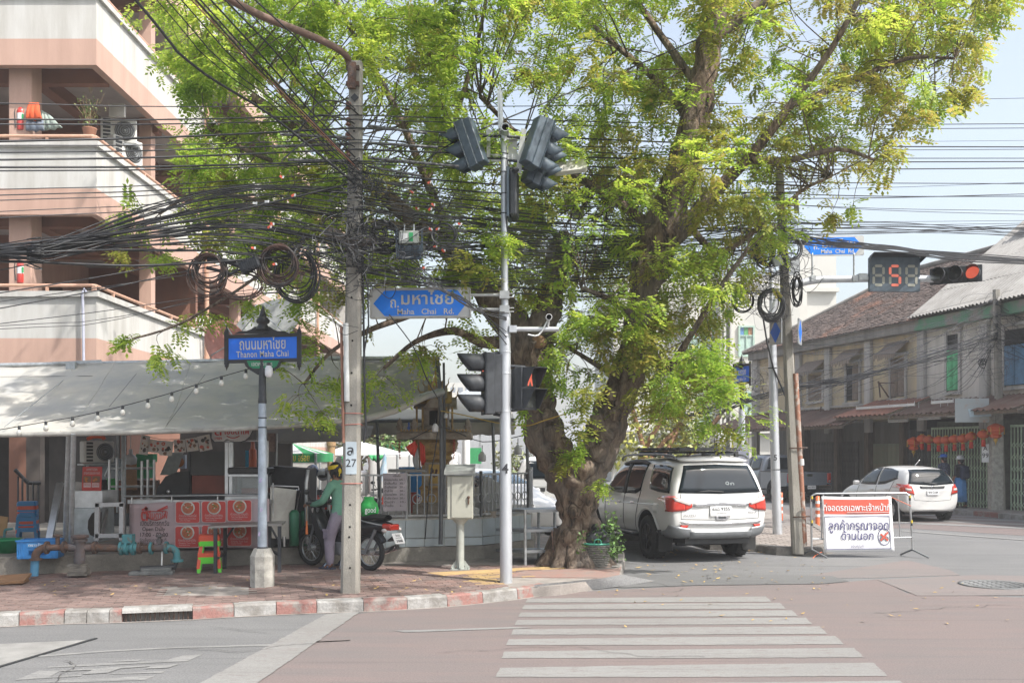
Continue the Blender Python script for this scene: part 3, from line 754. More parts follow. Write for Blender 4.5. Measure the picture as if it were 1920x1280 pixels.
def window(th,pxc,pxw,z0,z1,shut,awn=True,openr=False):
 t=T(pxc);w=abs(T(pxc-pxw/2)-T(pxc+pxw/2))
 mb=MB()
 for a,b_ in(((t-w/2-.1,-.07,z0-.06),(t-w/2,-.003,z1+.1)),((t+w/2,-.07,z0-.06),(t+w/2+.1,-.003,z1+.1)),((t-w/2-.16,-.1,z1+.1),(t+w/2+.16,-.003,z1+.2)),((t-w/2-.14,-.12,z0-.14),(t+w/2+.14,-.003,z0-.06))):mb.bb(a,b_)
 mb.v=[SB@Vector(v)for v in mb.v];wf=build(mb,"window",M_PIL,th,world=True)
 sbox(th,"dark_pane",(t-w/2,-.012,z0),(t+w/2,-.004,z1),M_VOID,parent=wf)
 zt=z0+(z1-z0)*(.72 if not awn else 1.0)
 if shut is not None:
  for s_ in((-1,1)if not openr else(-1,)):
   a,b_=(t-w/2+.02,t-.015)if s_<0 else(t+.015,t+w/2-.02)
   mb=MB();mb.bb((a,-.06,z0+.02),(b_,-.02,zt))
   for i in range(int((zt-z0)/.3)):mb.bb((a+.05,-.072,z0+.06+i*.3),(b_-.05,-.061,z0+.3+i*.3))
   mb.v=[SB@Vector(v)for v in mb.v];build(mb,"shutter",shut,wf,world=True)
 if awn:
  mb=MB();za=z1+.15;a0,a1=t-w/2-.22,t+w/2+.22
  vs=[V(a0,-.02,za+.45),V(a1,-.02,za+.45),V(a1,-.6,za),V(a0,-.6,za),V(a0,-.02,za+.42),V(a1,-.02,za+.42),V(a1,-.6,za-.03),V(a0,-.6,za-.03)]
  mb.add(vs,[(0,1,2,3),(7,6,5,4),(0,3,7,4),(2,1,5,6),(3,2,6,7)])
  n=11
  for i in range(n):
   x=a0+(a1-a0)*(i+.5)/n;dz=random.uniform(.1,.2);mb.add([V(x-.05,-.6,za-.03),V(x+.05,-.6,za-.03),V(x+.05,-.61,za-dz),V(x,-.615,za-dz-.05),V(x-.05,-.61,za-dz)],[(0,1,2,3,4)])
  mb.v=[SB@Vector(v)for v in mb.v];build(mb,"window_canopy",M_DKWOOD,wf,world=True)
 mb=MB()
 if th is whi or True:
  for i in range(-3,4):
   p0=SB@V(t+i*.16,-.008,z1+(.8 if awn else.25));p1=SB@V(t+i*.27,-.008,EAVE-.46);mb.beam(p0,p1,.025,.025)
 for a,b_ in(((t-w*.75,-.03,z0-.85),(t+w*.75,-.003,z0-.80)),((t-w*.75,-.03,z0-.4),(t+w*.75,-.003,z0-.35)),((t-w*.75,-.03,z0-.8),(t-w*.75+.05,-.003,z0-.4)),((t+w*.75-.05,-.03,z0-.8),(t+w*.75,-.003,z0-.4))):
  m2=MB();m2.bb(a,b_);mb.add([SB@Vector(v)for v in m2.v],m2.f)
 stuff(build(mb,"moulding",M_PIL,th,world=True))
 return wf
window(yel,1530,26,4.0,5.0,M_DKWOOD)
window(yel,1600,24,3.85,5.2,M_DKWOOD,openr=True)
window(yel,1685,26,3.85,5.2,M_DKWOOD)
window(whi,1788,22,3.9,5.75,mat("shutter_green",(.10,.42,.20),.6,var=.2,scale=5),awn=False)
window(whi,1905,40,3.9,5.6,mat("shutter_blue",(.10,.22,.36),.6,var=.2),awn=False)
sbox(yel,"ledge",(TB,-.1,3.62),(16.2,-.003,3.7),M_PIL)
sbox(whi,"ledge",(-9,-.1,3.5),(TB,-.003,3.58),M_PIL)
mb=MB()
for a,b_ in(((1662,715),(1680,745)),((1662,718),(1690,718)),((1552,780),(1552,762)),((1545,782),(1568,781)),((1663,470+245),(1664,745))):
 p0=SB@V(T(a[0]),-.35,ZF(a[0],a[1]));p1=SB@V(T(b_[0]),-.3,ZF(b_[0],b_[1]));mb.beam(p0,p1,.04,.04)
build(mb,"bracket",M_RUST,yel,world=True)
RT0,RT1,RIDGE,RD=TB-.3,16.6,9.5,4.5
def roof_pt(t,u):
 return SB@V(t,-.45+(RD+.45)*u,EAVE-.05+(RIDGE-EAVE)*u)
mb=MB();
mb.add([roof_pt(RT0,0),roof_pt(RT1,0),roof_pt(RT1-5.0,1),roof_pt(RT0,1)],[(0,1,2,3)])
bk=SB@V(RT1,9.4,EAVE-.05);mb.add([roof_pt(RT1,0),bk,roof_pt(RT1-5,1)],[(0,1,2)])
bk2=SB@V(RT0,9.4,EAVE-.05);mb.add([roof_pt(RT0,1),roof_pt(RT1-5,1),bk,bk2],[(0,1,2,3)])
for v in range(len(mb.v)):mb.v[v]=tuple(Vector(mb.v[v])-V(0,0,.05))
roofb=build(mb,"roof",M_MOULD,yel,world=True)
mb=MB();nr,nc=38,92
un=(roof_pt(0,1)-roof_pt(0,0));L=un.length;un.normalize();sn=SD.copy();nn=sn.cross(un)*-1
if nn.z<0:nn=-nn
for i in range(nr):
 u=i/nr
 for j in range(nc):
  t=RT0+(RT1-RT0)*(j+(.5 if i%2 else 0))/nc
  if t>RT1-5.0*u:continue
  p=roof_pt(t,u);w=(RT1-RT0)/nc*.47;l=L/nr*1.25;h=random.uniform(.012,.035);k=random.uniform(-.02,.02)
  if random.random()<.012:continue
  mb.add([p-sn*w+nn*h+un*k,p+sn*w+nn*h*random.uniform(.7,1.3)+un*k,p+sn*w+un*l+nn*.005,p-sn*w+un*l+nn*.005,p-sn*w-nn*.03+un*k,p+sn*w-nn*.03+un*k],[(0,1,2,3),(4,5,1,0)])
stuff(build(mb,"roof_tile",M_TILE,yel,world=True))
mb=MB();mb.tube([roof_pt(RT0,1)+V(0,0,.05),roof_pt(RT1-5,1)+V(0,0,.05)],.12,6);mb.tube([roof_pt(RT1-5,1)+V(0,0,.05),roof_pt(RT1,0)],.1,6)
build(mb,"ridge",M_MOULD,yel,world=True)
def corr(p0,du,dv,wu,lv,m,parent,name="roof_sheet",n=6,amp=.034):
 """a corrugated sheet: du along the waves' repeat, dv down-slope"""
 du,dv=Vector(du).normalized(),Vector(dv).normalized();nn=du.cross(dv);nn=nn if nn.z>0 else-nn
 rows=[]
 for v in(0,1):
  rows.append([p0+du*(wu*i/(n*8))+dv*(lv*v)+nn*(amp*math.sin(2*math.pi*i/8))for i in range(n*8+1)])
 mb=MB();mb.grid(rows,sm=False);o=build(mb,name,m,parent,world=True);k=o.modifiers.new("thick",'SOLIDIFY');k.thickness=.008;return o
slope=(V(SN.x,SN.y,0)*5.2+V(0,0,3.9))
SL=slope.length;sd=slope.normalized()
for r in range(4):
 for j in range(14):
  t=TB+.05-(j+1)*1.02
  p0=SB@V(t,-.55,EAVE+.02)+sd*(r*SL/4*.97)
  corr(p0+V(0,0,.02*(4-r)*0+.012*r+random.uniform(0,.012)),SD,sd,1.06,SL/4,M_CORR,whi)
mb=MB();mb.add([SB@V(TB+.04,-.5,EAVE-.02),SB@V(-9,-.5,EAVE-.02),SB@V(-9,4.7,EAVE+3.86),SB@V(TB+.04,4.7,EAVE+3.86),SB@V(TB+.04,9.4,EAVE),SB@V(-9,9.4,EAVE)],[(0,1,2,3),(3,2,5,4),(0,3,4)]);build(mb,"roof",M_MOULD,whi,world=True)
for j in range(9):
 p0=SB@V(3.6-(j+1)*1.0,3.4,EAVE+3.6);corr(p0,SD,V(SN.x*3,SN.y*3,1.6),1.03,3.2,mat("white_sheet",(.55,.54,.53),.6,var=.1),whi,"monitor_sheet")
sbox(whi,"monitor_wall",(-6,3.7,EAVE+2.6),(3.5,5.5,EAVE+3.62),mat("blue_sheet",(.19,.23,.28),.7,var=.15))
mb=MB();mb.beam(SB@V(3.7,3.42,EAVE+3.5),SB@V(-6,3.42,EAVE+3.5),.06,.28);build(mb,"monitor_fascia",M_BROWN,whi,world=True)
def awning(th,px0,px1,z_wall,z_edge,out,m,name="awning_sheet",post=True):
 t0,t1=T(px0),T(px1);a,b_=min(t0,t1),max(t0,t1);n=max(1,int((b_-a)/.8));w=(b_-a)/n
 for i in range(n):
  p0=SB@V(a+i*w,-.02,z_wall+random.uniform(0,.03));e=SB@V(a+i*w,-out-random.uniform(0,.15),z_edge)
  corr(p0,SD,e-p0,w*1.05,(e-p0).length,m,th,name,4,.03)
 mb=MB();mb.beam(SB@V(a,-out+.1,z_edge-.07),SB@V(b_,-out+.1,z_edge-.07),.06,.1)
 for i in range(n+1):mb.beam(SB@V(a+i*w,-.02,z_wall-.06),SB@V(a+i*w,-out+.05,z_edge-.05),.05,.05)
 build(mb,"awning_frame",M_DKWOOD,th,world=True)
awning(yel,1395,1662,3.55,2.85,1.9,M_TIN)
awning(whi,1642,1745,3.75,3.15,1.7,M_TINR)
awning(whi,1745,1985,3.62,3.12,1.5,M_TIN)
for th,pxs in((yel,(1470,1530,1586,1650)),(whi,(1770,))):
 for px in pxs:
  t=T(px);sbox(th,"post",(t-.13,.9,0),(t+.13,1.19,U0),M_DKWOOD)
def plank_row(th,px0,px1,z0,z1,y,m,n,name="plank",gap=.02):
 t0,t1=T(px1),T(px0);w=(t1-t0)/n
 mb=MB();mb.box((0,0,(z1-z0)/2),(w-gap,.05,z1-z0));mb.box((0,-.03,(z1-z0)*.28),(w*.55,.02,(z1-z0)*.4));mb.box((0,-.03,(z1-z0)*.75),(w*.55,.02,(z1-z0)*.36))
 me=mb.mesh(name);me.materials.append(m)
 for i in range(n):
  o=bpy.data.objects.new(name,me);o.parent=th;o.location=SB@V(t0+(i+.5)*w,y,z0)-th.location;o.rotation_euler=(0,0,math.atan2(SD.y,SD.x)+random.uniform(-.02,.02));COL.objects.link(o)
plank_row(yel,1588,1646,.15,2.2,1.15,mat("plank_mint",(.27,.33,.25),.7,col2=(.37,.33,.25),scale=3,island=.12),8)
plank_row(yel,1480,1562,.1,2.3,1.15,mat("plank_dark",(.12,.112,.105),.8,var=.3,island=.25),16)
plank_row(whi,1652,1712,.1,2.7,1.1,mat("plank_darker",(.10,.104,.108),.8,var=.3,island=.3),16)
sbox(whi,"recess_shade",(T(1765),1.17,2.6),(T(1652),1.195,U0+.5),M_VOID)  # near-black sheet over the wall: shade above the planks painted in
sbox(whi,"upper_panel",(T(1985),1.05,2.55),(T(1770),1.19,3.4),mat("panel_beige",(.26,.235,.20),.8,var=.2))
def lattice_gate(px0,px1,z1,label):
 t0,t1=T(px1),T(px0);gy=-.1
 g=thing("folding_gate",label,"gate",SB@V((t0+t1)/2,gy,.12))
 n=int((t1-t0)/.135);w=(t1-t0)/n
 mb=MB();mb.box((0,0,(z1-.12)/2),(.035,.025,z1-.12));me=mb.mesh("bar");me.materials.append(M_MINT)
 rz=math.atan2(SD.y,SD.x)
 for i in range(n+1):
  o=bpy.data.objects.new("bar",me);o.parent=g;o.location=SB@V(t0+i*w,gy,.12)-g.location;o.rotation_euler=(0,0,rz);COL.objects.link(o)
 mb=MB()
 for i in range(n):
  z=.2
  while z<z1-.35:
   a=SB@V(t0+i*w,gy-.02,z);b_=SB@V(t0+(i+1)*w,gy-.02,z+.17);c=SB@V(t0+i*w,gy-.028,z+.17);d_=SB@V(t0+(i+1)*w,gy-.028,z)
   mb.beam(a,b_,.022,.005);mb.beam(c,d_,.022,.005);z+=.36
 stuff(build(mb,"lattice",M_MINT,g,world=True))
 mb=MB();mb.beam(SB@V(t0,gy,z1+.02),SB@V(t1,gy,z1+.02),.07,.07);mb.beam(SB@V(t0,gy,.1),SB@V(t1,gy,.1),.06,.04);build(mb,"rail",M_MINT,g,world=True)
lattice_gate(1752,1885,2.65,"long mint green folding lattice gate behind the red lanterns")
lattice_gate(1901,2010,2.65,"mint green folding lattice gate right of the concrete post at the photo edge")
sbox(whi,"gate_backing",(T(2010),.1,.1),(T(1752),.14,2.9),mat("gate_dark",(.11,.12,.10),.8,var=.3))
mb=MB();mb.prism([(-10,-1.6),(16,-1.6),(16,1.2),(-10,1.2)],.13);mb.v=[SB@Vector(v)for v in mb.v];struct(build(mb,"pavement_shophouse",M_PAVC))
for i in range(26):
 t=-9+i;m=(M_KRED,M_KWHITE)[i%2]
 a,b_=SB@V(t+1,-1.6,0),SB@V(t,-1.6,0);kerb_stone(b_,a,m,0,.15,.2)
t=thing("concrete_post","square concrete post between the two mint gates with a small white plate","post",SB@V(T(1892),-.55,.13))
mb=MB();mb.beam(SB@V(T(1892),-.5,.1),SB@V(T(1892),-.5,3.1),.34,.34);build(mb,"shaft",M_CONC,t,world=True,bev=.02)
mb=MB();M=face_cam(SB@V(T(1886.5),-.75,1.85));mb.prism([(-.12,-.28),(.12,-.28),(.12,.28),(-.12,.28)],.01,M);build(mb,"plate",M_PWHITE,t,world=True)
for s_,z in(("A",.14),("99",-.08)):text(s_,.2,M_PBLACK,t,face_cam(SB@V(T(1886.5),-.76,1.85+z))@Matrix.Translation((0,0,.006)),.01,world=True)
sb=thing("sign_board","faded pale sign board with peeling paint hanging under the right awning","sign",SB@V(T(1898),-1.45,2.75))
mb=MB();mb.box((0,0,.38),(.95,.06,.72),R(-12));build(mb,"board",mat("faded_board",(.33,.36,.37),.7,col2=(.36,.22,.13),scale=4,mix=(.55,.75)),sb,bev=.01)
mb=MB();mb.prism([(-.2,-.12),(.4,-.1),(.36,.1),(-.25,.12)],.01,Matrix.Translation((.12,-.06,.3))@Matrix.Rotation(R(-12),4,'Z')@Matrix.Rotation(R(90),4,'X'));build(mb,"patch",mat("patch_blue",(.42,.52,.58),.6),sb)
for px0,px1,y,z in((1708,1745,-.9,2.93),(1766,1808,-.9,2.97),(1822,1868,-.9,3.02),(1665,1778,-1.3,3.42),(1806,1848,-1.2,3.45)):
 mb=MB();mb.cyl(SB@V(T(px0),y,z),SB@V(T(px1),y,z),.03,n=8);mb.beam(SB@V(T(px0),y,z+.05),SB@V(T(px1),y,z+.05),.05,.03)
 mb.beam(SB@V(T(px0),y,z+.05),SB@V(T(px0),y,3.55),.01,.01);mb.beam(SB@V(T(px1),y,z+.05),SB@V(T(px1),y,3.55),.01,.01)
 tag(build(mb,"light_tube",M_WHITE),"unlit white light tube fixed under the tin awning by the lanterns","light tube","light tubes under the tin awnings")
M_LANT=mat("lantern_red",(.62,.085,.035),.6,col2=(.5,.12,.04),scale=20,island=.12);M_GOLD=mat("gold_trim",(.55,.34,.06),.4,.4);M_TASS=mat("tassel_red",(.5,.045,.025),.9,var=.2,stretch=(60,60,1))
def lantern(px,py,big,label,group):
 Y=SA.y+SD.y*T(px)-.9;p=P(px,py,Y-.3);t=thing("lantern",label,"lantern",p,random.uniform(0,1),group);t.scale=(.74,)*3
 if not big:
  mb=MB();ns=12
  mb.lathe([(.07,.17),(.16,.14),(.225,.06),(.235,0),(.21,-.08),(.15,-.14),(.07,-.17)],24);mb.v=[(x*(1+.04*math.cos(12*math.atan2(y,x))),y*(1+.04*math.cos(12*math.atan2(y,x))),z)for x,y,z in mb.v];build(mb,"body",M_LANT,t)
  mb=MB();mb.lathe([(.08,.165),(.08,.21),(.0,.21)],14);mb.lathe([(.0,-.21),(.08,-.21),(.08,-.165)],14);build(mb,"gold_cap",M_GOLD,t)
  mb=MB();mb.lathe([(.075,-.215),(.08,-.35),(.085,-.50),(.0,-.5)],14);build(mb,"tassel",M_TASS,t)
  mb=MB();mb.prism([(-.06,-.06),(.06,-.06),(.03,.0),(.06,.06),(0,.03),(-.06,.06),(-.03,0)],.004,Matrix.Translation((0,-.243,0))@Matrix.Rotation(R(90),4,'X'));build(mb,"gold_mark",M_GOLD,t)
  mb=MB();mb.cyl((0,0,.2),(0,0,.62),.006,n=5);build(mb,"hook",M_BLACK,t)
 else:
  mb=MB();mb.lathe([(.04,.32),(.1,.3),(.26,.22),(.33,.14),(.27,.06),(.3,.0),(.2,-.06),(.17,-.12),(.24,-.17),(.18,-.26),(.05,-.3)],6,sm=False);build(mb,"body",M_LANT,t)
  mb=MB()
  for i in range(6):
   a=i*R(60);mb.cyl((.31*math.cos(a),.31*math.sin(a),.16),(.31*math.cos(a),.31*math.sin(a),-.08),.012,n=5);mb.ball((.31*math.cos(a),.31*math.sin(a),-.1),.03,6,4)
  mb.lathe([(.06,-.3),(.09,-.36),(.05,-.42),(.015,-.5),(.0,-.62)],8);build(mb,"fringe",M_GOLD,t)
  mb=MB();mb.cyl((0,0,.3),(0,0,.62),.006,n=5);build(mb,"hook",M_BLACK,t)
ords=["second","third","fourth","fifth","sixth","seventh","eighth","ninth"]
lantern(1713,832,True,"palace style red lantern with side tassels at the left end of the lantern row","red lanterns in front of the gate")
for i,(px,py)in enumerate(((1729,822),(1742,824),(1760,825),(1774,825),(1790,823),(1806,822),(1821,818),(1844,814))):
 lantern(px,py,False,f"round red lantern with a red tassel, {ords[i]} from the left end of the row","red lanterns in front of the gate")
lantern(1867,808,True,"palace style red lantern with side tassels at the right end, beside the old sign board","red lanterns in front of the gate")
def bush(name,label,c,r,n,m,cat="shrub",leaf=.06,group=None,trunk=True):
 t=thing(name,label,cat,(c[0],c[1],0),0,group);r=r if hasattr(r,'__len__')else(r,r,r)
 mb=MB()
 lobes=[(V(random.uniform(-.6,.6)*r[0],random.uniform(-.6,.6)*r[1],random.uniform(-.5,.6)*r[2]),random.uniform(.3,.6))for _ in range(9)]
 for _ in range(n):
  lc,lr=random.choice(lobes);dv_=V(*[random.gauss(0,1)for _ in range(3)]).normalized()*(random.random()**.4)*lr
  p=V(c[0],c[1],c[2])+lc+V(dv_.x*r[0],dv_.y*r[1],dv_.z*r[2])
  if p.z>.02:leaf_quad(mb,p,leaf*random.uniform(.6,1.4))
 stuff(build(mb,"crown" if trunk else "foliage",m,t,world=True))
 mb=MB()
 for _ in range(5):mb.tube(smooth([V(c[0],c[1],0),V(c[0]+random.uniform(-.2,.2)*r[0],c[1],c[2]*.5),V(c[0],c[1],c[2])+random.choice(lobes)[0]],3),max(.012,r[0]*.04),5)
 build(mb,"trunk" if trunk else "stem",M_WOOD,t,world=True)
bush("shrub","small green shrub growing beside the dark pickup's tail by the shuttered wall",(SB@V(T(1552),-1.9,.4)),(.5,.5,.45),500,M_LEAFG,leaf=.07,trunk=False)
bush("shrub","low green shrub growing in front of the white hatchback's bonnet",(SB@V(T(1575),-2.2,.28)),(.5,.4,.3),400,M_LEAFG,leaf=.07,trunk=False)
# ================================================================== WHITE MODERN BUILDING far behind, with stained-glass transoms
M_FAR=mat("far_white_wall",(.50,.49,.45),.8,var=.05,scale=.6);M_MINTF=mat("mint_frame",(.33,.45,.38),.6)
wb=thing("white_building","white modern building with mint windows and coloured glass far behind the tree","building",(16,62,0))
def wbx(name,a,b_,m,parent=None):mb=MB();mb.bb(a,b_);return build(mb,name,m,parent or wb,world=True)
WY=62.0
X=lambda px,Y=WY:(px-CX)/F*Y
Zp=lambda py,Y=WY:EYE+(YH-py)/F*Y
wbx("wall",(X(1150),WY,0),(X(1500),WY+14,Zp(520)),M_FAR)
wbx("cornice",(X(1150),WY-.5,Zp(682)),(X(1500),WY,Zp(676)),M_FAR)
wbx("cornice",(X(1150),WY-.5,Zp(812)),(X(1500),WY,Zp(806)),M_FAR)
wbx("wing",(X(1440),WY+3,0),(X(1540),WY+12,Zp(500)),M_FAR)
wbx("tower",(X(1500,70),70,0),(X(1568,70),82,Zp(478,70)),M_FAR)
wbx("tower_cornice",(X(1498,70),69.6,Zp(548,70)),(X(1570,70),70,Zp(541,70)),M_FAR)
for px in(1345,1352,1364,1282):wbx("fin",(X(px),WY-.8,0),(X(px)+.14,WY,Zp(560)),M_FAR)
for py in range(600,830,14):wbx("rail_bar",(X(1330),WY-.5,Zp(py)),(X(1366),WY-.42,Zp(py)+.06),M_FAR)
cg=[mat("glass_blue",(.10,.22,.42),.15),mat("glass_green",(.10,.32,.12),.15),mat("glass_brown",(.35,.17,.08),.15),mat("glass_mint",(.38,.50,.44),.25)]
for(px,py,w,h)in((1399,640,24,52),(1405,762,22,50),(1325,640,20,46),(1322,765,20,48),(1300,640,18,46),(1252,765,20,44)):
 mb=MB();x0,x1,z0,z1=X(px-w/2),X(px+w/2),Zp(py+h/2),Zp(py-h/2)
 for a,b_ in(((x0-.1,WY-.14,z0-.1),(x0,WY-.003,z1+.1)),((x1,WY-.14,z0-.1),(x1+.1,WY-.003,z1+.1)),((x0,WY-.14,z1),(x1,WY-.003,z1+.1)),((x0,WY-.14,z0-.1),(x1,WY-.003,z0)),((x0,WY-.12,z1-.55),(x1,WY-.003,z1-.47)),(((x0+x1)/2-.04,WY-.12,z0),((x0+x1)/2+.04,WY-.003,z1-.55))):mb.bb(a,b_)
 w_=build(mb,"window",M_MINTF,wb,world=True)
 for i in range(3):
  wbx("pane",(x0+(x1-x0)*i/3,WY-.05,z1-.47),(x0+(x1-x0)*(i+1)/3-.03,WY-.004,z1),cg[i],w_)
 wbx("pane",(x0,WY-.05,z0),(x1,WY-.004,z1-.55),cg[3],w_)
wbx("opening",(X(1360),WY-.02,Zp(592)),(X(1376),WY-.003,Zp(580)),M_VOID)
fb=thing("far_building","pale grey flat block far away in the gap beside the shrine roof","building",P(860,846,95))
for(a,b_,y0,y1,Y,m)in((838,945,717,846,95,M_FAR),(800,1000,760,846,90,mat("far_grey_wall",(.36,.37,.38),.8)),(700,840,800,846,80,M_FAR)):
 mb=MB();mb.bb((X(a,Y),Y,0),(X(b_,Y),Y+8,Zp(y0,Y)));build(mb,"wall",m,fb,world=True)
for px in range(845,945,14):
 for py in(726,742):wb2=MB();wb2.bb((X(px,95),94.97,Zp(py+9,95)),(X(px+9,95),95.0,Zp(py,95)));build(wb2,"window",mat("far_window",(.26,.28,.31),.4),fb,world=True)
sh=thing("shed","long low shed with a slanted grey roof behind the shrine","shed",P(880,846,60))
mb=MB();mb.add([P(830,752,58),P(905,722,66),P(960,745,60),P(900,775,52)],[(0,1,2,3)]);build(mb,"roof",mat("shed_roof",(.3,.32,.33),.6,var=.2),sh,world=True).modifiers.new("t",'SOLIDIFY').thickness=.1
mb=MB()
for px in(835,900,955):p=P(px,760,58);mb.beam((p.x,p.y,0),(p.x,p.y,p.z),.12,.12)
build(mb,"post",M_GALV,sh,world=True)
M_LEAFP=mat("pale_far_leaf",(.17,.23,.085),.6,col2=(.30,.28,.16),scale=.5,island=-.3)
bush("tree","pale leafy tree behind the white tent, half bare",P(700,800,48),(5,2.5,3.2),2600,M_LEAFP,"tree",.22)
bush("shrub","bright green bush behind the fence beside the hanging flags",P(765,848,36),(1.2,.8,1.0),900,M_LEAFG,leaf=.12)
bush("tree","yellow green young tree behind the white four wheel drive's roof rack",P(1215,790,30),(1.9,1.3,2.4),2600,mat("yellowgreen_leaf",(.24,.30,.06),.5,col2=(.34,.30,.07),scale=1.2,island=-.3),"tree",.13)
bush("tree","greyish young tree with thin leaves right of the roof rack",P(1290,800,38),(2.4,1.3,2.6),2200,M_LEAFP,"tree",.14)
bush("shrub","pale green shrub behind the parked white pickup",P(975,868,34),(1.2,.8,.9),700,M_LEAFP,leaf=.12)
bush("tree","dusty tree standing at the back left of the car park",P(600,800,55),(6,3,3.4),2400,M_LEAFP,"tree",.24)
# ================================================================== BIG STREET TREE
from mathutils import noise as mnoise
def bark_mat():
 m=bpy.data.materials.new("bark");m.use_nodes=True
 nt=m.node_tree;N=nt.nodes;L=nt.links;b=N["Principled BSDF"]
 tc=N.new("ShaderNodeTexCoord");mp=N.new("ShaderNodeMapping");mp.inputs["Scale"].default_value=(1,1,.3);L.new(tc.outputs["Object"],mp.inputs[0])
 a=N.new("ShaderNodeTexNoise");a.inputs["Scale"].default_value=9;a.inputs["Detail"].default_value=9;a.inputs["Roughness"].default_value=.7;a.inputs["Distortion"].default_value=.7;L.new(mp.outputs[0],a.inputs["Vector"])
 r=N.new("ShaderNodeValToRGB");e=r.color_ramp.elements
 e[0].position=.38;e[0].color=(.04,.033,.027,1);e[1].position=.66;e[1].color=(.34,.27,.205,1);x=e.new(.5);x.color=(.175,.125,.09,1)
 L.new(a.outputs[0],r.inputs[0])
 c=N.new("ShaderNodeTexNoise");c.inputs["Scale"].default_value=1.6;L.new(tc.outputs["Object"],c.inputs["Vector"])
 mr=N.new("ShaderNodeMapRange");mr.inputs[1].default_value=.42;mr.inputs[2].default_value=.62;L.new(c.outputs[0],mr.inputs[0])
 mx=N.new("ShaderNodeMix");mx.data_type='RGBA';mx.inputs[7].default_value=(.2,.18,.16,1);mx.blend_type='MIX'
 s=N.new("ShaderNodeMath");s.operation='MULTIPLY';s.inputs[1].default_value=.55;L.new(mr.outputs[0],s.inputs[0]);L.new(s.outputs[0],mx.inputs[0]);L.new(r.outputs[0],mx.inputs[6])
 L.new(mx.outputs[2],b.inputs["Base Color"]);b.inputs["Roughness"].default_value=.92;b.inputs["Specular IOR Level"].default_value=.2
 bp=N.new("ShaderNodeBump");bp.inputs["Strength"].default_value=1.0;bp.inputs["Distance"].default_value=.10;L.new(a.outputs[0],bp.inputs["Height"]);L.new(bp.outputs[0],b.inputs["Normal"])
 return m
M_BARK=bark_mat()
def leaf_mat(name,ca,cb,cc,tr=.52):
 m=bpy.data.materials.new(name);m.use_nodes=True
 nt=m.node_tree;N=nt.nodes;L=nt.links;out=N["Material Output"];b=N["Principled BSDF"]
 g=N.new("ShaderNodeNewGeometry");tc=N.new("ShaderNodeTexCoord")
 n=N.new("ShaderNodeTexNoise");n.inputs["Scale"].default_value=.55;n.inputs["Detail"].default_value=4;L.new(tc.outputs["Object"],n.inputs["Vector"])
 ad=N.new("ShaderNodeMath");ad.operation='MULTIPLY_ADD';ad.inputs[1].default_value=.35;L.new(g.outputs["Random Per Island"],ad.inputs[0]);
 s=N.new("ShaderNodeMath");s.operation='MULTIPLY';s.inputs[1].default_value=.75;L.new(n.outputs[0],s.inputs[0]);L.new(s.outputs[0],ad.inputs[2])
 r=N.new("ShaderNodeValToRGB");e=r.color_ramp.elements
 e[0].position=.32;e[0].color=(*ca,1);e[1].position=.74;e[1].color=(*cc,1);x=e.new(.54);x.color=(*cb,1);L.new(ad.outputs[0],r.inputs[0])
 L.new(r.outputs[0],b.inputs["Base Color"]);b.inputs["Roughness"].default_value=.5;b.inputs["Specular IOR Level"].default_value=.4
 t=N.new("ShaderNodeBsdfTranslucent");h=N.new("ShaderNodeHueSaturation");h.inputs["Value"].default_value=1.5;h.inputs["Hue"].default_value=.485;L.new(r.outputs[0],h.inputs["Color"]);L.new(h.outputs[0],t.inputs["Color"])
 mx=N.new("ShaderNodeMixShader");mx.inputs[0].default_value=tr;L.new(b.outputs[0],mx.inputs[1]);L.new(t.outputs[0],mx.inputs[2]);L.new(mx.outputs[0],out.inputs[0])
 return m
M_LEAF=leaf_mat("tree_leaf_green",(.15,.27,.03),(.255,.385,.045),(.42,.49,.085))
M_LEAFO=leaf_mat("tree_leaf_olive",(.17,.215,.03),(.26,.29,.045),(.38,.32,.08))
TB0=G(1078,1058,PZ)
TY=TB0.y
tree=thing("street_tree","large leafy street tree with a gnarled forked trunk behind the traffic light pole","tree",TB0)
def tp(l):return[P(x,y,Y if Y else TY)for x,y,r,Y in l],[r/F*TY for x,y,r,Y in l]
def limb(l,n=18,k=5,amp=.10,mb=None):
 p,r=tp(l);q_=smooth(p,k);rr=[]
 for i in range(len(p)-1):
  for j in range(k):rr.append(r[i]+(r[i+1]-r[i])*j/k)
 rr.append(r[-1])
 s0=len(mb.v);mb.tube(q_,rr,n)
 for i in range(len(q_)):
  for j in range(n):
   v=Vector(mb.v[s0+i*n+j]);d_=v-q_[i]
   f=mnoise.noise(v*3.1)*amp*1.3+mnoise.noise(v*8.0)*amp*1.1+abs(mnoise.noise(v*1.7+V(9,2,4)))*amp*.8+(mnoise.noise(V(v.x*14,v.y*14,v.z*5))*.045 if n>16 else 0)
   mb.v[s0+i*n+j]=tuple(q_[i]+d_*(1+f*1.6))
 base=s0+len(q_)*n
 for j in range(n):mb.v[base+j]=mb.v[s0+j];mb.v[base+n+j]=mb.v[s0+(len(q_)-1)*n+j]
 return list(zip(q_,rr))
mb=MB();SK=[]
base=[(1078,1066,58,0),(1080,1045,48,0),(1082,1000,38,0),(1082,950,35,0),(1078,900,39,0),(1072,865,40,0)]
limb(base,40,16,.16,mb)
L1=limb([(1078,930,33,0),(1048,865,33,0),(1019,805,31,0),(1003,740,30,0),(1000,680,31,0),(1008,625,30,0)],32,12,.18,mb)
L1b=limb([(1000,690,26,0),(1015,620,28,0),(1030,560,24,0),(1040,510,21,0),(1050,465,20,0),(1053,440,14,0),(1053,434,5,0)],18,6,.20,mb)
L2=limb([(1005,720,34,0),(985,655,36,0),(950,595,31,0),(905,535,27,15.5),(862,487,22,15.3),(800,432,17,15.0),(700,350,12,14.6),(590,265,9,14.3),(470,180,6,14.0)],16,6,.12,mb)
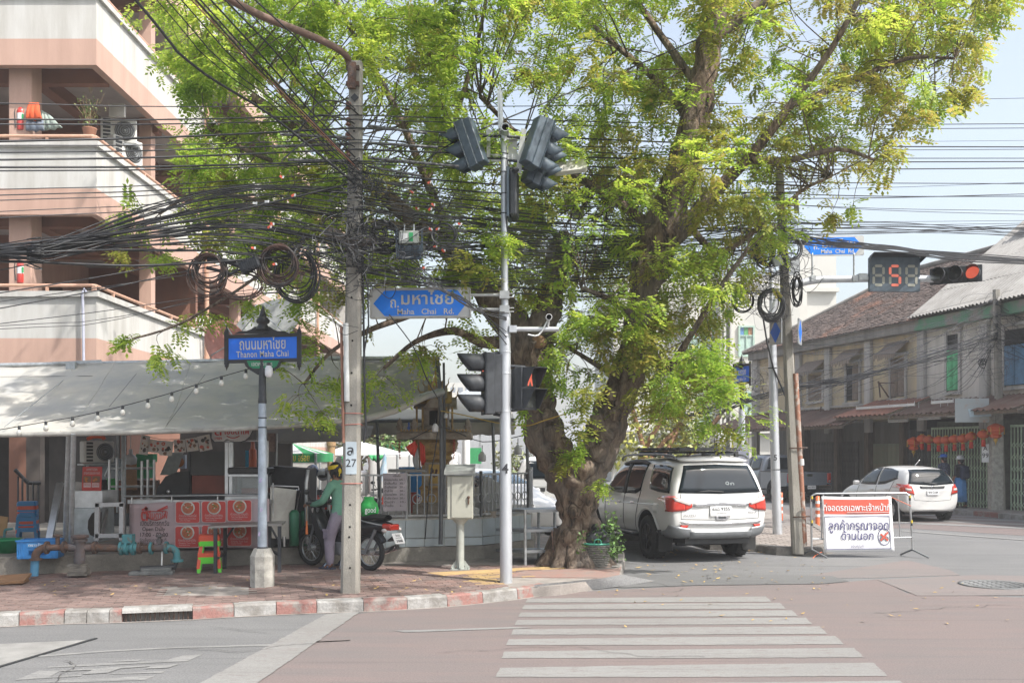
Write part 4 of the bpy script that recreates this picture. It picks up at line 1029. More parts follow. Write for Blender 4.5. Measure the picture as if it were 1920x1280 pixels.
R1=limb([(1085,930,34,0),(1110,865,36,0),(1138,800,36,0),(1162,740,29,0),(1190,660,29,0),(1203,600,28,0),(1212,530,29,0),(1235,460,36,0),(1262,380,30,0),(1285,290,27,0),(1312,180,25,0),(1332,80,21,0),(1350,-30,18,0),(1362,-140,12,0)],30,10,.13,mb)
limbs=[
 [(1235,470,26,0),(1290,420,22,15.5),(1330,370,16,15.4),(1400,300,12,15.2),(1480,200,9,15.0),(1560,90,7,14.8),(1620,-20,5,14.6)],
 [(1400,300,9,15.2),(1480,300,7,15),(1570,280,5,14.8),(1640,300,3,14.7)],
 [(1480,200,8,15),(1600,150,6,15),(1700,110,5,15),(1790,110,3,15)],
 [(1330,80,14,0),(1420,10,10,15.8),(1520,-60,8,15.8),(1700,-60,5,15.6)],
 [(1300,230,12,0),(1230,150,9,16),(1160,90,7,16.2),(1080,20,5,16.4),(1000,-60,4,16.5)],
 [(1300,150,10,0),(1220,40,8,16),(1150,-60,6,16)],
 [(1240,440,16,0),(1160,380,11,16),(1080,330,8,16),(980,260,6,16),(900,180,5,16)],
 [(905,535,16,0),(840,560,12,15.2),(770,590,8,15),(690,620,6,14.6),(620,660,4,14.2),(570,720,3,14)],
 [(960,640,18,0),(900,640,13,15.4),(850,620,9,15.2),(780,640,6,15),(720,690,4,14.8)],
 [(800,432,12,15),(720,420,9,14.6),(620,400,7,14.2),(500,380,5,14),(380,360,4,13.8),(300,400,3,13.7)],
 [(700,350,9,14.6),(600,330,7,14.4),(480,290,5,14.2),(390,240,4,14)],
 [(590,265,7,14.3),(520,160,5,14.2),(420,60,4,14),(340,-20,3,14)],
 [(862,487,14,15.3),(800,340,10,15.8),(740,200,8,16),(660,60,6,16),(600,-60,5,16)],
 [(800,340,8,15.8),(860,200,7,16.2),(900,60,5,16.6),(920,-60,4,16.8)],
 [(1210,640,14,0),(1250,690,10,15.4),(1300,620,7,15.2),(1350,540,6,15),(1400,470,4,14.8)],
 [(1250,690,8,15.4),(1310,720,6,15.2),(1370,750,4,15.2)],
 [(1190,720,9,0),(1130,690,7,15.2),(1080,660,5,15),(1040,640,4,14.8)],
 [(1200,600,9,0),(1140,560,7,15.1),(1090,540,5,15)],
 [(480,520,3,13.9),(420,560,3,13.8),(330,610,2.5,13.8),(250,635,2,13.8)],
 [(620,400,5,14.2),(540,480,4,14),(480,520,3,13.9)],
 [(1262,380,12,0),(1340,470,7,15.6),(1420,430,5,15.6),(1500,360,4,15.6),(1560,330,3,15.6)],
]
nodes=[q_ for q_ in L1+L2+R1]
for l in limbs:l[:]=[(a,b_,c*.8,d_)for a,b_,c,d_ in l];nodes+=limb(l,8,4,.06,mb)
for(x,y,r)in((1040,812,15),(1052,835,14),(1120,850,15),(1098,880,18),(1135,815,14),(1152,775,12),(1075,960,12),(1100,930,14),(1042,880,12),(1065,1010,13),(1005,760,11),(1148,740,11),(1118,790,13),(1030,780,12)):
 p=P(x,y,TY-.30*(1 if y<870 else 1.15));rr=r*1.15/F*TY
 s0=len(mb.v);mb.ball(p,(rr,rr*.75,rr),12,8)
 for i in range(s0,len(mb.v)):
  v=Vector(mb.v[i]);mb.v[i]=tuple(p+(v-p)*(1+.5*mnoise.noise(v*9)))
for a in(200,235,262,290,325,350,20,165):
 e=TB0+V(math.cos(R(a))*.66,math.sin(R(a))*.6,-.06);mb.tube(smooth([TB0+V(math.cos(R(a))*.2,math.sin(R(a))*.2,.5),TB0+V(math.cos(R(a))*.42,math.sin(R(a))*.4,.1),e],4),[.16,.155,.15,.14,.12,.11,.09,.07,.05],9)
trunk_o=build(mb,"trunk",M_BARK,tree,world=True)
mb=MB();c=P(1010,640,TY-.30);mb.lathe([(.0,.0),(.09,.0),(.115,-.03)],18,c,V(-.05,-1,.15).to_track_quat('Z','Y').to_matrix());mb.v=[tuple(c+V((Vector(v)-c).x*1.1,(Vector(v)-c).y,(Vector(v)-c).z*.9))for v in mb.v]
build(mb,"sawn_knot",mat("sawn_wood",(.25,.145,.075),.8,var=.3,scale=14),tree,world=True)
NP=np.array([[*p]for p,r in nodes])
def in2(x,y,poly):
 c=False
 for i in range(len(poly)):
  (x1,y1),(x2,y2)=poly[i],poly[i-1]
  if(y1>y)!=(y2>y)and x<(x2-x1)*(y-y1)/(y2-y1)+x1:c=not c
 return c
main_l=[(330,-160),(290,20),(300,90),(345,170),(400,205),(350,260),(340,330),(300,390),(400,450),(520,500),(560,560),(620,610),(700,520),(800,560),(900,560),(930,480),(930,250),(960,150),(960,-160)]
main_c=[(930,-160),(960,120),(1000,230),(950,330),(940,560),(1000,540),(1100,560),(1200,450),(1260,330),(1290,200),(1310,40),(1330,-160)]
main_r=[(1290,-160),(1330,60),(1330,200),(1290,330),(1300,430),(1400,470),(1500,420),(1560,330),(1680,340),(1650,260),(1740,220),(1800,150),(1850,60),(1900,-30),(1900,-160)]
low_r=[(1040,600),(1010,640),(1030,720),(1080,760),(1130,690),(1180,740),(1290,760),(1400,790),(1420,740),(1330,690),(1350,600),(1410,520),(1400,440),(1300,430),(1200,500),(1120,560)]
low_l=[(690,600),(700,680),(760,690),(860,660),(960,700),(950,600),(870,560)]
sprays=[(250,640,26),(300,655,30),(330,610,20),(270,400,45),(240,415,32),(300,470,30),(230,470,16),(385,590,25),(570,560,25),(470,560,25),(560,620,28),(600,650,40),(560,740,30),(600,770,35),(590,720,28),(720,705,38),(690,740,25),(640,700,30),(1000,700,30),(985,760,22),(1060,870,20),(1078,850,16),(1040,520,30),(1012,565,34),(1068,468,24),(1230,500,30),(1075,800,30),(1090,770,26),(1085,830,14),(1120,905,16),(1330,780,30),(1370,800,22),(1250,760,36),(1560,400,10),(1600,385,10),(1790,60,28),(1810,170,10),(700,560,24),(520,690,18)]
clumps=[]
def fill(poly,y0,y1,sp,nl,ol,dens=None):
 xs=[p[0]for p in poly];ys=[p[1]for p in poly]
 n=int((max(xs)-min(xs))*(max(ys)-min(ys))/(sp*sp))
 for _ in range(n):
  x=random.uniform(min(xs),max(xs));y=random.uniform(min(ys),max(ys))
  if not in2(x,y,poly):continue
  k=mnoise.noise(V(x/130,y/130,3.3+y0))
  if k<(-.22 if dens is None else dens):continue
  clumps.append((x,y,random.uniform(y0,y1),sp*random.uniform(.8,1.25),nl,ol))
fill(main_l,13.2,15.0,40,30,.06);fill(main_l,15.0,18.5,40,30,.08)
fill(main_c,14.0,16.5,43,26,.24,-.25);fill(main_c,16.5,19,40,26,.25,-.28)
fill(main_r,13.8,16.5,41,25,.62,-.2);fill(main_r,16.5,18.5,44,22,.55,-.2)
fill(low_r,14.0,15.3,36,30,.30);fill(low_r,15.3,17.5,40,24,.35)
fill([(930,280),(930,600),(1040,620),(1180,560),(1300,440),(1290,260)],16.6,19.5,42,22,.3,-.3);fill(low_l,14.4,16.4,42,18,.15,-.12)
for x,y,r in sprays:clumps.append((x,y,14.0 if x<640 else 14.8,r*1.1,int(8+r*.55),.25 if x<1000 or x>1400 else.4))
for _ in range(150):
 X_,Y_,Z_=random.uniform(-1.5,3.6),random.uniform(8.6,13.2),random.uniform(7.6,10.5)
 if YH-(Z_-EYE)/Y_*F<-70:clumps.append((CX+X_/Y_*F,YH-(Z_-EYE)/Y_*F,Y_,80,17,.2))
for _ in range(120):clumps.append((random.uniform(420,1650),random.uniform(-420,-150),random.uniform(13.5,18.5),70,13,.3))
tw=MB();quads={0:[],1:[]}
for(x,y,Y,r,nl,ol)in clumps:
 c=P(x,y,Y);rad=r/F*Y
 dd=NP-np.array(c);dist=np.sqrt((dd**2).sum(1));i=int(np.argmin(dist+rng.uniform(0,.5,len(dist))));a=Vector(NP[i])
 if(a-c).length<(3.2 if y>-60 else 1.5):
  mid=a.lerp(c,.55)+V(random.gauss(0,.3),random.gauss(0,.3),random.uniform(-.1,.45))*(a-c).length*.4
  q_=smooth([a,mid,c+V(0,0,.02)],3);r0=min(.015,.007+.004*(a-c).length);tw.tube(q_,[r0*(1-.75*j/(len(q_)-1))for j in range(len(q_))],4,caps=False)
 out=(c-a).normalized()if(c-a).length>.01 else V(0,-1,0)
 nsub=4
 subs=[]
 for _ in range(nsub):
  d_=(out*.6+V(random.gauss(0,.8),random.gauss(0,.8),random.gauss(-.1,.5))).normalized();e=c+d_*rad*random.uniform(.5,1.2);subs.append((c,e));tw.tube([c,c.lerp(e,.5)+V(0,0,.03),e],[.006,.005,.003],3,caps=False)
 k=1 if random.random()<ol else 0
 for _ in range(nl):
  s0,e=random.choice(subs);p=s0.lerp(e,random.uniform(.1,1.1))+V(random.gauss(0,1),random.gauss(0,1),random.gauss(0,.8))*rad*.28
  d_=(e-s0).normalized();d_=V(d_.x*.8+random.gauss(0,.55),d_.y*.8+random.gauss(0,.55),d_.z*.4+random.gauss(-.25,.3)).normalized()
  side=d_.cross(V(0,0,1));side=side.normalized()if side.length>.1 else V(1,0,0)
  up=side.cross(d_)
  roll=random.gauss(0,.32);side,up=side*math.cos(roll)+up*math.sin(roll),up*math.cos(roll)-side*math.sin(roll)
  nlf=random.randint(4,6);Lr=random.uniform(.16,.27);ls=random.uniform(.056,.092)*(1.12 if k else 1)
  for j in range(nlf+1):
   tt=(j+.4)/(nlf+.4);b0=p+d_*(Lr*tt)-up*(.06*tt*tt)
   for sg in((-1,1)if j<nlf else(0,)):
    ld=(side*sg*.9+d_*(.45 if sg else 1.0)-up*random.uniform(.0,.35)).normalized()
    w=ld.cross(up);w=w.normalized()*ls*.24 if w.length>1e-3 else side*ls*.24
    s_=ls*random.uniform(.8,1.15)
    quads[k].append((b0,b0+ld*s_*.5+w,b0+ld*s_,b0+ld*s_*.5-w))
build(tw,"twig",M_BARK,tree,world=True)['kind']='stuff'
for k,m,nm in((0,M_LEAF,"crown"),(1,M_LEAFO,"olive_crown")):
 qv=np.array([[tuple(p)for p in q_]for q_ in quads[k]],dtype=np.float32).reshape(-1,3)-np.array(tree.location,dtype=np.float32)
 n=len(quads[k]);me=bpy.data.meshes.new(nm)
 me.vertices.add(4*n);me.vertices.foreach_set('co',qv.ravel());me.loops.add(4*n);me.loops.foreach_set('vertex_index',np.arange(4*n,dtype=np.int32))
 me.polygons.add(n);me.polygons.foreach_set('loop_start',np.arange(0,4*n,4,dtype=np.int32));me.update();me.validate()
 me.materials.append(m);o=bpy.data.objects.new(nm,me);o.parent=tree;COL.objects.link(o);o['kind']='stuff'
 print(nm,n)
t=thing("weed","green leafy shoots growing between the trunk and the wicker waste basket","plant",G(1140,1052,PZ))
st=MB();lf=MB()
for i in range(22):
 b0=G(random.uniform(1125,1160),random.uniform(1046,1058),PZ);e=P(random.uniform(1085,1168),random.uniform(958,1040),TY-.5+random.uniform(-.2,.1))
 c=smooth([b0,b0.lerp(e,.6)+V(0,0,.05),e],4);st.tube(c,.006,4)
 for j in range(20):leaf_quad(lf,random.choice(c[2:])+V(*[random.gauss(0,.05)for _ in range(3)]),random.uniform(.035,.065))
build(st,"stem",mat("green_stem",(.12,.2,.05),.7),t,world=True);stuff(build(lf,"foliage",M_LEAFG,t,world=True))
# ================================================================== POLES, SIGNS, SIGNALS
M_POLEC=mat("pole_concrete",(.30,.285,.25),.9,col2=(.22,.205,.18),scale=3,stretch=(2,2,.5),bump=.35,bscale=50,fine=.12)
M_POLES=mat("pole_silver",(.52,.535,.56),.42,.55,var=.12,scale=5,stretch=(2,2,.4))
M_SIG=mat("signal_black",(.035,.039,.045),.55,var=.3,scale=9)
M_SIGB=mat("signal_blue_grey",(.06,.085,.11),.5,var=.25,scale=9)
M_LENSD=mat("lens_dark",(.045,.05,.045),.2,var=.1)
M_LENSR=mat("lens_lit_red",(.42,.09,.05),.4,emit=(1.0,.16,.09),estr=.26)
def sq_pole(t,p0,p1,w0,w1,m=M_POLEC,name="shaft"):
 mb=MB();p0,p1=Vector(p0),Vector(p1);rows=[]
 for p,w in((p0,w0),(p1,w1)):
  c=w*.16;h=w/2
  rows.append([p+V(x,y,0)for x,y in((-h+c,-h),(h-c,-h),(h,-h+c),(h,h-c),(h-c,h),(-h+c,h),(-h,h-c),(-h,-h+c))])
 vs=rows[0]+rows[1];mb.add(vs,[(i,(i+1)%8,8+(i+1)%8,8+i)for i in range(8)]+[tuple(range(7,-1,-1)),tuple(range(8,16))])
 return build(mb,name,m,t,world=True)
pa=G(657,1111,PZ);PY=pa.y
p27=thing("utility_pole","square concrete utility pole with white number plate 27 nearest the kerb","utility pole",pa)
ptop=P(668,118,PY)
sh27=sq_pole(p27,pa+V(0,0,-.1),ptop,.225,.155)
def on27(y,dx=0,dz=0):
 k=(1111-y)/(1111-118);p=pa.lerp(ptop,k);return V(p.x+dx,p.y-(.1125-.035*k)-.002,p.z+dz)
mb=MB()
for y in(830,888,945,986,1005,1062,700,640,760,560,500,250,210):mb.lathe([(.0,.0),(.013,.0)],10,on27(y,random.uniform(-.01,.01))+V(0,-.001,0),Matrix.Rotation(R(90),3,'X'))
stuff(build(mb,"bolt_hole",M_VOID,p27,world=True))
mb=MB();mb.prism(rrect(.135,.40,.01),.004,face_cam(on27(858,.008)));npl=build(mb,"number_plate",mat("plate_pale_blue",(.40,.46,.50),.6,var=.08),p27,world=True)
text("ล",.17,M_PBLACK,npl,face_cam(on27(845,.0))@Matrix.Translation((.0,0,.005)),.012,world=True)
text("27",.135,M_PBLACK,npl,face_cam(on27(868,.008))@Matrix.Translation((0,0,.005)),.004,world=True)
for y in(775,797,906,380,400):
 mb=MB();p=on27(y,0);w=.125-.00002*(1111-y)*.9
 mb.tube([p+V(-w,0,0),p+V(w,-.004,random.uniform(-.02,.02)),p+V(w,.2,0),p+V(-w,.2,.02)],.005,5,0,True)
 build(mb,"tie_wire",mat("red_wire",(.42,.12,.09),.6)if y>700 else M_GALV,p27,world=True)
mb=MB();mb.tube([P(648.5,606,PY-.13),P(649.5,680,PY-.13),P(650.5,752,PY-.13)],.034,10);build(mb,"conduit",mat("pvc_white",(.50,.51,.50),.45,var=.1),p27,world=True)
mb=MB();mb.tube([P(640,612,PY-.1),P(641.5,700,PY-.1),P(644,830,PY-.1)],.018,8);build(mb,"brown_conduit",mat("conduit_brown",(.25,.12,.08),.6),p27,world=True)
mb=MB();mb.tube([P(678,330,PY),P(681,560,PY),P(684,740,PY),P(686,800,PY),P(682,830,PY)],.014,6);mb.tube([P(676,480,PY-.05),P(690,540,PY-.05),P(691,610,PY-.05),P(683,660,PY-.05)],.010,6);build(mb,"riser_cable",M_WIRE,p27,world=True)
mb=MB();arm=smooth([P(656,128,PY),P(654,115,PY-.05),P(644,100,PY-.2),P(615,82,PY-.5),P(560,58,PY-.9),P(490,30,PY-1.5),P(410,-12,PY-2.2),P(330,-60,PY-2.8)],4);mb.tube(arm,.042,10)
build(mb,"lamp_arm",mat("arm_brown",(.17,.105,.085),.6,var=.25,scale=6),p27,world=True)
mb=MB();mb.box(on27(150,-.03,0)+V(0,-.06,0),(.10,.06,.32));mb.box(on27(135,-.02,0)+V(0,-.05,0),(.16,.05,.05));mb.box(on27(165,-.02,0)+V(0,-.05,0),(.16,.05,.05));build(mb,"arm_bracket",M_RUST,p27,world=True)
mb=MB();mb.box(on27(188)+V(0,-.01,0),(.07,.02,.07),(0,R(45),0));build(mb,"warning_plate",M_BLACK,p27,world=True)
for y in(205,235,262,292):
 mb=MB();p=on27(y,-.07)+V(0,-.05,0);mb.lathe([(.02,-.05),(.035,-.045),(.035,-.02),(.02,-.015),(.02,.0),(.035,.01),(.035,.035),(.018,.05)],10,p);build(mb,"insulator",mat("insulator_brown",(.15,.07,.05),.3,var=.2),p27,world=True)
mb=MB();mb.beam(P(612,432,PY-.16),P(668,460,PY-.16),.09,.12);mb.beam(P(668,456,PY-.16),P(705,452,PY-.16),.06,.08);build(mb,"cross_arm",mat("cross_arm_wood",(.12,.10,.085),.85,var=.2),p27,world=True)
lb=G(492,1099,PZ);LY=lb.y
lp=thing("street_sign_post","blue Thanon Maha Chai street name sign in a black frame on a grey post","street sign",lb)
mb=MB();mb.lathe([(.155,-.05),(.158,.40),(.115,.49),(.11,.5)],8,lb,Matrix.Rotation(R(22.5),3,'Z'),sm=False);build(mb,"concrete_base",M_CONC,lp,world=True)
zz=lambda py:EYE+(YH-py)/F*LY
mb=MB();mb.lathe([(.11,zz(1037)),(.095,zz(1030)),(.06,zz(1024)),(.06,zz(1022))],16,V(lb.x,lb.y,0));build(mb,"base_collar",M_SIG,lp,world=True);mb=MB();mb.lathe([(.055,zz(756)),(.057,zz(752)),(.05,zz(744)),(.045,zz(690)),(.04,zz(676))],16,V(lb.x,lb.y,0));build(mb,"black_collar",M_SIG,lp,world=True)
mb=MB();mb.lathe([(.062,zz(1024)),(.056,zz(900)),(.05,zz(756))],20,V(lb.x,lb.y,0));build(mb,"shaft",mat("shaft_blue_grey",(.34,.39,.45),.5,.3,var=.2,scale=8),lp,world=True)
def strap(y):mb=MB();mb.lathe([(.058,-.008),(.06,0),(.058,.008)],14,V(lb.x,lb.y,zz(y)),cap=False);build(mb,"strap",M_BLACK,lp,world=True)
strap(783);strap(801)
for(y,dx)in((900,-.01),(955,.0),(1000,-.02)):mb=MB();mb.prism([(-.02,-.03),(.015,-.02),(.02,.025),(-.015,.03)],.001,face_cam(V(lb.x+dx,lb.y-.058,zz(y))));build(mb,"sticker",mat("torn_sticker",(.5,.48,.55),.7,col2=(.25,.2,.4),scale=60),lp,world=True)
SW=R(-2)
def sgn(px,py,dy=0.0):return P(px,py,LY+dy)
mb=MB()
mb.beam(sgn(424,631.5),sgn(562,627.5),.05,.045);mb.beam(sgn(424,678),sgn(562,674.5),.05,.045)
for px in(425,561):mb.beam(sgn(px,622),sgn(px,684),.055,.04,up=(0,1,0));mb.lathe([(.02,0),(.03,.02),(.012,.06),(.0,.12)],8,sgn(px,624));mb.lathe([(.0,-.08),(.015,-.03),(.032,-.02),(.02,0)],8,sgn(px,684))
mb.prism([(-.36,0),(.36,0),(.30,.03),(.20,.035),(.14,.06),(.10,.09),(-.10,.09),(-.14,.06),(-.20,.035),(-.30,.03)],.04,face_cam(sgn(493,626,.02)))
mb.lathe([(.10,0),(.07,.05),(.055,.07),(.085,.09),(.09,.12),(.06,.16),(.045,.17),(.05,.18),(.04,.2),(.03,.23),(.02,.27),(.0,.33)],14,sgn(493,618))
build(mb,"frame",mat("frame_black",(.018,.018,.02),.4,var=.2),lp,world=True)
mb=MB();ab,bb_,cc,dd=sgn(426,676.5),sgn(560,672.5),sgn(560,629.5),sgn(426,633.5);n=V(0,-.012,0);mb.add([ab+n,bb_+n,cc+n,dd+n,ab-n,bb_-n,cc-n,dd-n],[(0,1,2,3),(7,6,5,4),(0,4,5,1),(2,6,7,3)]);pn=build(mb,"blue_panel",M_BLUE,lp,world=True)
ux=(bb_-ab).normalized();
def sM(px,py,dy=-.016):
 p=sgn(px,py)+V(0,dy,0);uy=V(-ux.z,0,ux.x);return Matrix(((ux.x,uy.x,0,p.x),(ux.y,uy.y,-1,p.y),(ux.z,uy.z,0,p.z),(0,0,0,1)))
M_LET=mat("letter_silver",(.52,.52,.50),.5,var=.06)
text("ถนนมหาไชย",.20,M_LET,pn,sM(493,646),.010,width=.60,world=True)
text("Thanon Maha Chai",.115,M_LET,pn,sM(493,664),.012,width=.68,world=True,spacing=1.1)
mb=MB();mb.prism([(-.25,.07),(.25,.07),(.22,-.02),(.16,-.07),(.06,-.13),(-.06,-.13),(-.16,-.07),(-.22,-.02)],.03,face_cam(sgn(493,684,.0)));build(mb,"plaque_frame",MATS["frame_black"],lp,world=True)
mb=MB();mb.prism([(-.21,.055),(.21,.055),(.18,-.015),(.13,-.045),(-.13,-.045),(-.18,-.015)],.004,face_cam(sgn(493,684,-.031)));pq=build(mb,"green_plaque",mat("sign_green",(.01,.20,.09),.4),lp,world=True)
text("เขตพระนคร",.075,M_LET,pq,face_cam(sgn(491,682.5,-.037)),.006,width=.27,world=True)
mb=MB();c=sgn(504,697,-.05);mb.lathe([(.0,-.075),(.03,-.07),(.05,-.045),(.053,0),(.05,.05),(.03,.075),(.02,.085)],14,c);build(mb,"lamp_globe",mat("globe_white",(.68,.68,.70),.3,var=.04),lp,world=True)
mb=MB();mb.cyl(c+V(0,0,.08),c+V(0,.0,.12),.024,n=10);mb.beam(c+V(0,0,.11),c+V(-.06,.06,.12),.02,.02);build(mb,"lamp_socket",M_SIG,lp,world=True)
p4=G(949,1091,PZ);Y4=p4.y
t4=thing("traffic_light_pole","slim silver steel pole numbered 4 standing in front of the tree trunk","pole",p4)
z4=lambda py:EYE+(YH-py)/F*Y4
xb,xt=p4.x,P(945,250,Y4).x
xx=lambda py:xb+(xt-xb)*(1091-py)/(1091-250)
mb=MB();mb.tube([V(xx(1095),Y4,z4(1095)),V(xx(912),Y4,z4(912))],[.083,.081],24);mb.tube([V(xx(912),Y4,z4(912)),V(xx(590),Y4,z4(590))],[.078,.075],24);mb.tube([V(xx(590),Y4,z4(590)),V(xx(588),Y4,z4(585))],[.082,.07],24);build(mb,"lower_shaft",M_POLES,t4,world=True)
mb=MB();mb.tube([V(xx(590),Y4,z4(590)),V(xx(380),Y4,z4(380)),V(xx(245),Y4,z4(245))],[.048,.047,.046],18);build(mb,"upper_shaft",M_POLES,t4,world=True)
mb=MB()
for y in(592,630,660,700,771):mb.lathe([(.079,-.01),(.083,0),(.079,.01)],20,V(xx(y),Y4,z4(y)),cap=False)
build(mb,"seam_ring",M_POLES,t4,world=True)
text("4",.175,M_PBLACK,t4,face_cam(V(xx(879)-.005,Y4-.084,z4(879))),.028,world=True)
mb=MB()
for y in(247,290,300,325,365,400):mb.tube(arc((xx(y),Y4,z4(y)),.052,0,2*math.pi,14,(1,0,0),(0,1,random.uniform(-.3,.3)))[:-1],.006,5,0,True)
mb.tube(smooth([V(xx(300)+.04,Y4-.05,z4(300)),V(xx(340)+.06,Y4-.06,z4(345)),V(xx(400)+.03,Y4-.05,z4(410)),V(xx(440)+.05,Y4-.03,z4(440))]),.008,5)
build(mb,"clamp",M_BLACK,t4,world=True)
mb=MB();p=V(xx(249)+.02,Y4-.02,z4(249));mb.tube([p+V(0,.05,0),p+V(0,-.22,-.0)],.055,18,caps=False);mb.lathe([(.055,0),(.047,0)],18,p+V(0,-.22,0),Matrix.Rotation(R(90),3,'X'),cap=False);build(mb,"stub_pipe",M_POLES,t4,world=True)
mb=MB();mb.lathe([(.0,0),(.047,0)],18,p+V(0,-.16,0),Matrix.Rotation(R(90),3,'X'));build(mb,"stub_bore",M_VOID,t4,world=True)
mb=MB();mb.beam(V(xx(240)-.04,Y4+.1,z4(250)),V(xx(160)-.055,Y4+.1,z4(165)),.07,.02,up=(0,1,0));mb.beam(V(xx(240)-.06,Y4-.05,z4(245)),V(xx(160)-.055,Y4-.1,z4(168)),.02,.12,up=(0,1,0));build(mb,"sign_edge",mat("sign_edge",(.40,.43,.46),.5,.2),t4,world=True)
mb=MB()
for(x0,x1,y)in((912,942,252),(912,942,296),(950,978,255),(950,980,296)):mb.beam(P(x0,y,Y4),P(x1,y,Y4),.02,.10)
mb.beam(P(916,243,Y4),P(916,305,Y4),.05,.03);mb.beam(P(982,242,Y4-.05),P(972,325,Y4-.05),.07,.03);mb.box(P(961,282,Y4+.05),(.12,.02,.28));build(mb,"mounting_plate",mat("bracket_pale",(.46,.46,.45),.5,.3,var=.15),t4,world=True)
def signal(p,rz,tilt,n,s,lit,label,name="traffic_signal",m=M_SIG,square=False,vis=1.5,horizontal=False):
 t=thing(name,label,"traffic signal",p,0,None,(tilt,R(90)if horizontal else 0,rz))
 WM[t.name]=Matrix.LocRotScale(Vector(p),Euler((tilt,0,rz)),None)
 if horizontal:t.rotation_euler=(Matrix.Rotation(rz,3,'Z')@Matrix.Rotation(tilt,3,'X')@Matrix.Rotation(R(90),3,'Y')).to_euler()
 H=n*s
 mb=MB();mb.box((0,.06,0),(s*.98,.12 if not square else.14,H));mb.box((0,.16,0),(s*.85,.12,H*.95));mb.box((0,-.006,0),(s*1.06,.02,H*1.02));build(mb,"housing",m,t,bev=.012)
 for i in range(n):
  z=H/2-s*(i+.5);r=s*.42
  mb=MB()
  if square:mb.box((0,-.022,z),(s*.8,.012,s*.8))
  else:mb.lathe([(r,0),(r*.7,.015),(0,.03)],20,(0,-.016,z),Matrix.Rotation(R(90),3,'X'))
  lens=build(mb,"lens",(M_LENSD if(square or i!=lit)else M_LENSR),t)
  if square and i==lit:
   mb=MB();mb.prism([(-.03,-.11),(.0,-.04),(.03,-.11),(.05,-.11),(.03,0),(.035,.05),(.0,.06),(-.035,.05),(-.03,0),(-.05,-.11)],.003,Matrix.Translation((0,-.029,z))@Matrix.Rotation(R(90),4,'X'));mb.lathe([(0,0),(.026,0)],12,(0,-.033,z+.085),Matrix.Rotation(R(90),3,'X'));build(mb,"red_man",M_LENSR,lens)
  rows=[];L=s*vis*.62
  if square:
   h=s*.45;mb=MB();th=.008
   for sx in(-1,1):mb.add([V(sx*h,-.016,z+h),V(sx*h,-.016,z-h),V(sx*h,-.016-L*.25,z-h),V(sx*h,-.016-L,z+h)],[(0,1,2,3)])
   mb.add([V(-h,-.016,z+h),V(h,-.016,z+h),V(h,-.016-L,z+h),V(-h,-.016-L,z+h)],[(0,1,2,3)])
  else:
   mb=MB();r=s*.46;k=16
   for u in range(4):
    row=[]
    for j in range(k+1):
     a=R(-55+290*j/k);l=L*(.72+.28*math.sin(a));row.append(V(r*math.cos(a),-.012-l*u/3,z+r*math.sin(a)))
    rows.append(row)
   mb.grid(rows)
  o=build(mb,"visor",m,t);kx=o.modifiers.new("thick",'SOLIDIFY');kx.thickness=.006
 return t
signal(P(872,276,Y4-.05),R(-112),R(20),3,.225,-1,"black three lamp signal head on the left of the pole top",m=M_SIGB,vis=2.0)
signal(P(1018,275,Y4-.1),R(118),R(20),3,.235,-1,"front upper black signal head on the right of the pole top, facing away",m=M_SIGB,vis=2.0)
signal(P(1018,312,Y4+.25),R(118),R(20),3,.22,-1,"rear lower black signal head half hidden behind another one at the pole top",m=M_SIGB,vis=2.0)
signal(P(908,719,Y4-.02),R(-76),0,3,.275,0,"black three lamp traffic light low on pole 4 with its red lamp lit",m=M_SIG,vis=2.1)
signal(P(991,728,Y4-.02),R(46),0,2,.285,0,"pedestrian signal with a lit red man on the right of pole 4","pedestrian_signal",square=True,vis=1.2)
mb=MB()
for a,b_ in(((925,662),(950,660)),((925,776),(950,780)),((958,686),(985,688)),((955,770),(985,766)),((905,255),(945,256)),((905,298),(945,296)),((950,256),(1000,262)),((950,300),(1000,306)),((950,315),(1003,318))):
 mb=MB();mb.tube([P(*a,Y4),P(*b_,Y4-.01)],.02,8);build(mb,"signal_arm",M_SIG,t4,world=True)
t=thing("countdown_box","edge-on black countdown timer box hanging under the signals of the middle pole","timer",P(964,410,Y4))
mb=MB();mb.box((0,0,.32),(.10,.34,.62),R(-6));mb.box((.02,-.2,.60),(.09,.12,.05));build(mb,"housing",M_SIG,t,bev=.02)
mb=MB();mb.box((-.065,.0,.32),(.03,.40,.66),R(-6));build(mb,"face_rim",M_SIGB,t)
t=thing("flood_lamp","flat pale street lamp head sticking out right behind the black signals","street lamp",P(1068,318,Y4+.5))
mb=MB();mb.prism(rrect(.48,.20,.05),.07,Matrix.Rotation(R(-8),4,'Y')@Matrix.Rotation(R(55),4,'X'));build(mb,"head",mat("lamp_pale",(.46,.45,.41),.5,var=.1),t,bev=.01)
mb=MB();mb.tube([V(-.2,0,0),V(-.8,-.45,.05)],.025,8);build(mb,"arm",M_POLES,t)
t=thing("security_camera","small white security camera on a short pipe arm fixed to pole 4","camera",P(960,618,Y4))
mb=MB();mb.tube([P(958,617,Y4-.05),P(1048,617,Y4-.05)],.034,14);mb.box(P(962,617,Y4-.03),(.10,.12,.09));build(mb,"arm",M_POLES,t,world=True)
mb=MB();c=P(1029,594,Y4-.1);mb.tube([c+V(0,.10,0),c+V(0,-.08,-.01)],.043,14);mb.tube([c+V(0,0,-.04),P(1027,616,Y4-.06)],.015,8);build(mb,"camera_body",mat("camera_white",(.52,.52,.52),.4),t,world=True)
mb=MB();mb.lathe([(0,.0),(.034,.0)],14,c+V(0,-.082,-.01),Matrix.Rotation(R(90),3,'X'));build(mb,"lens",M_BLACK,t,world=True)
mb=MB();mb.tube(smooth([c+V(-.02,.05,-.05),P(1010,628,Y4-.1),P(990,627,Y4-.06)]),.012,6);build(mb,"lead",M_WHITE,t,world=True)
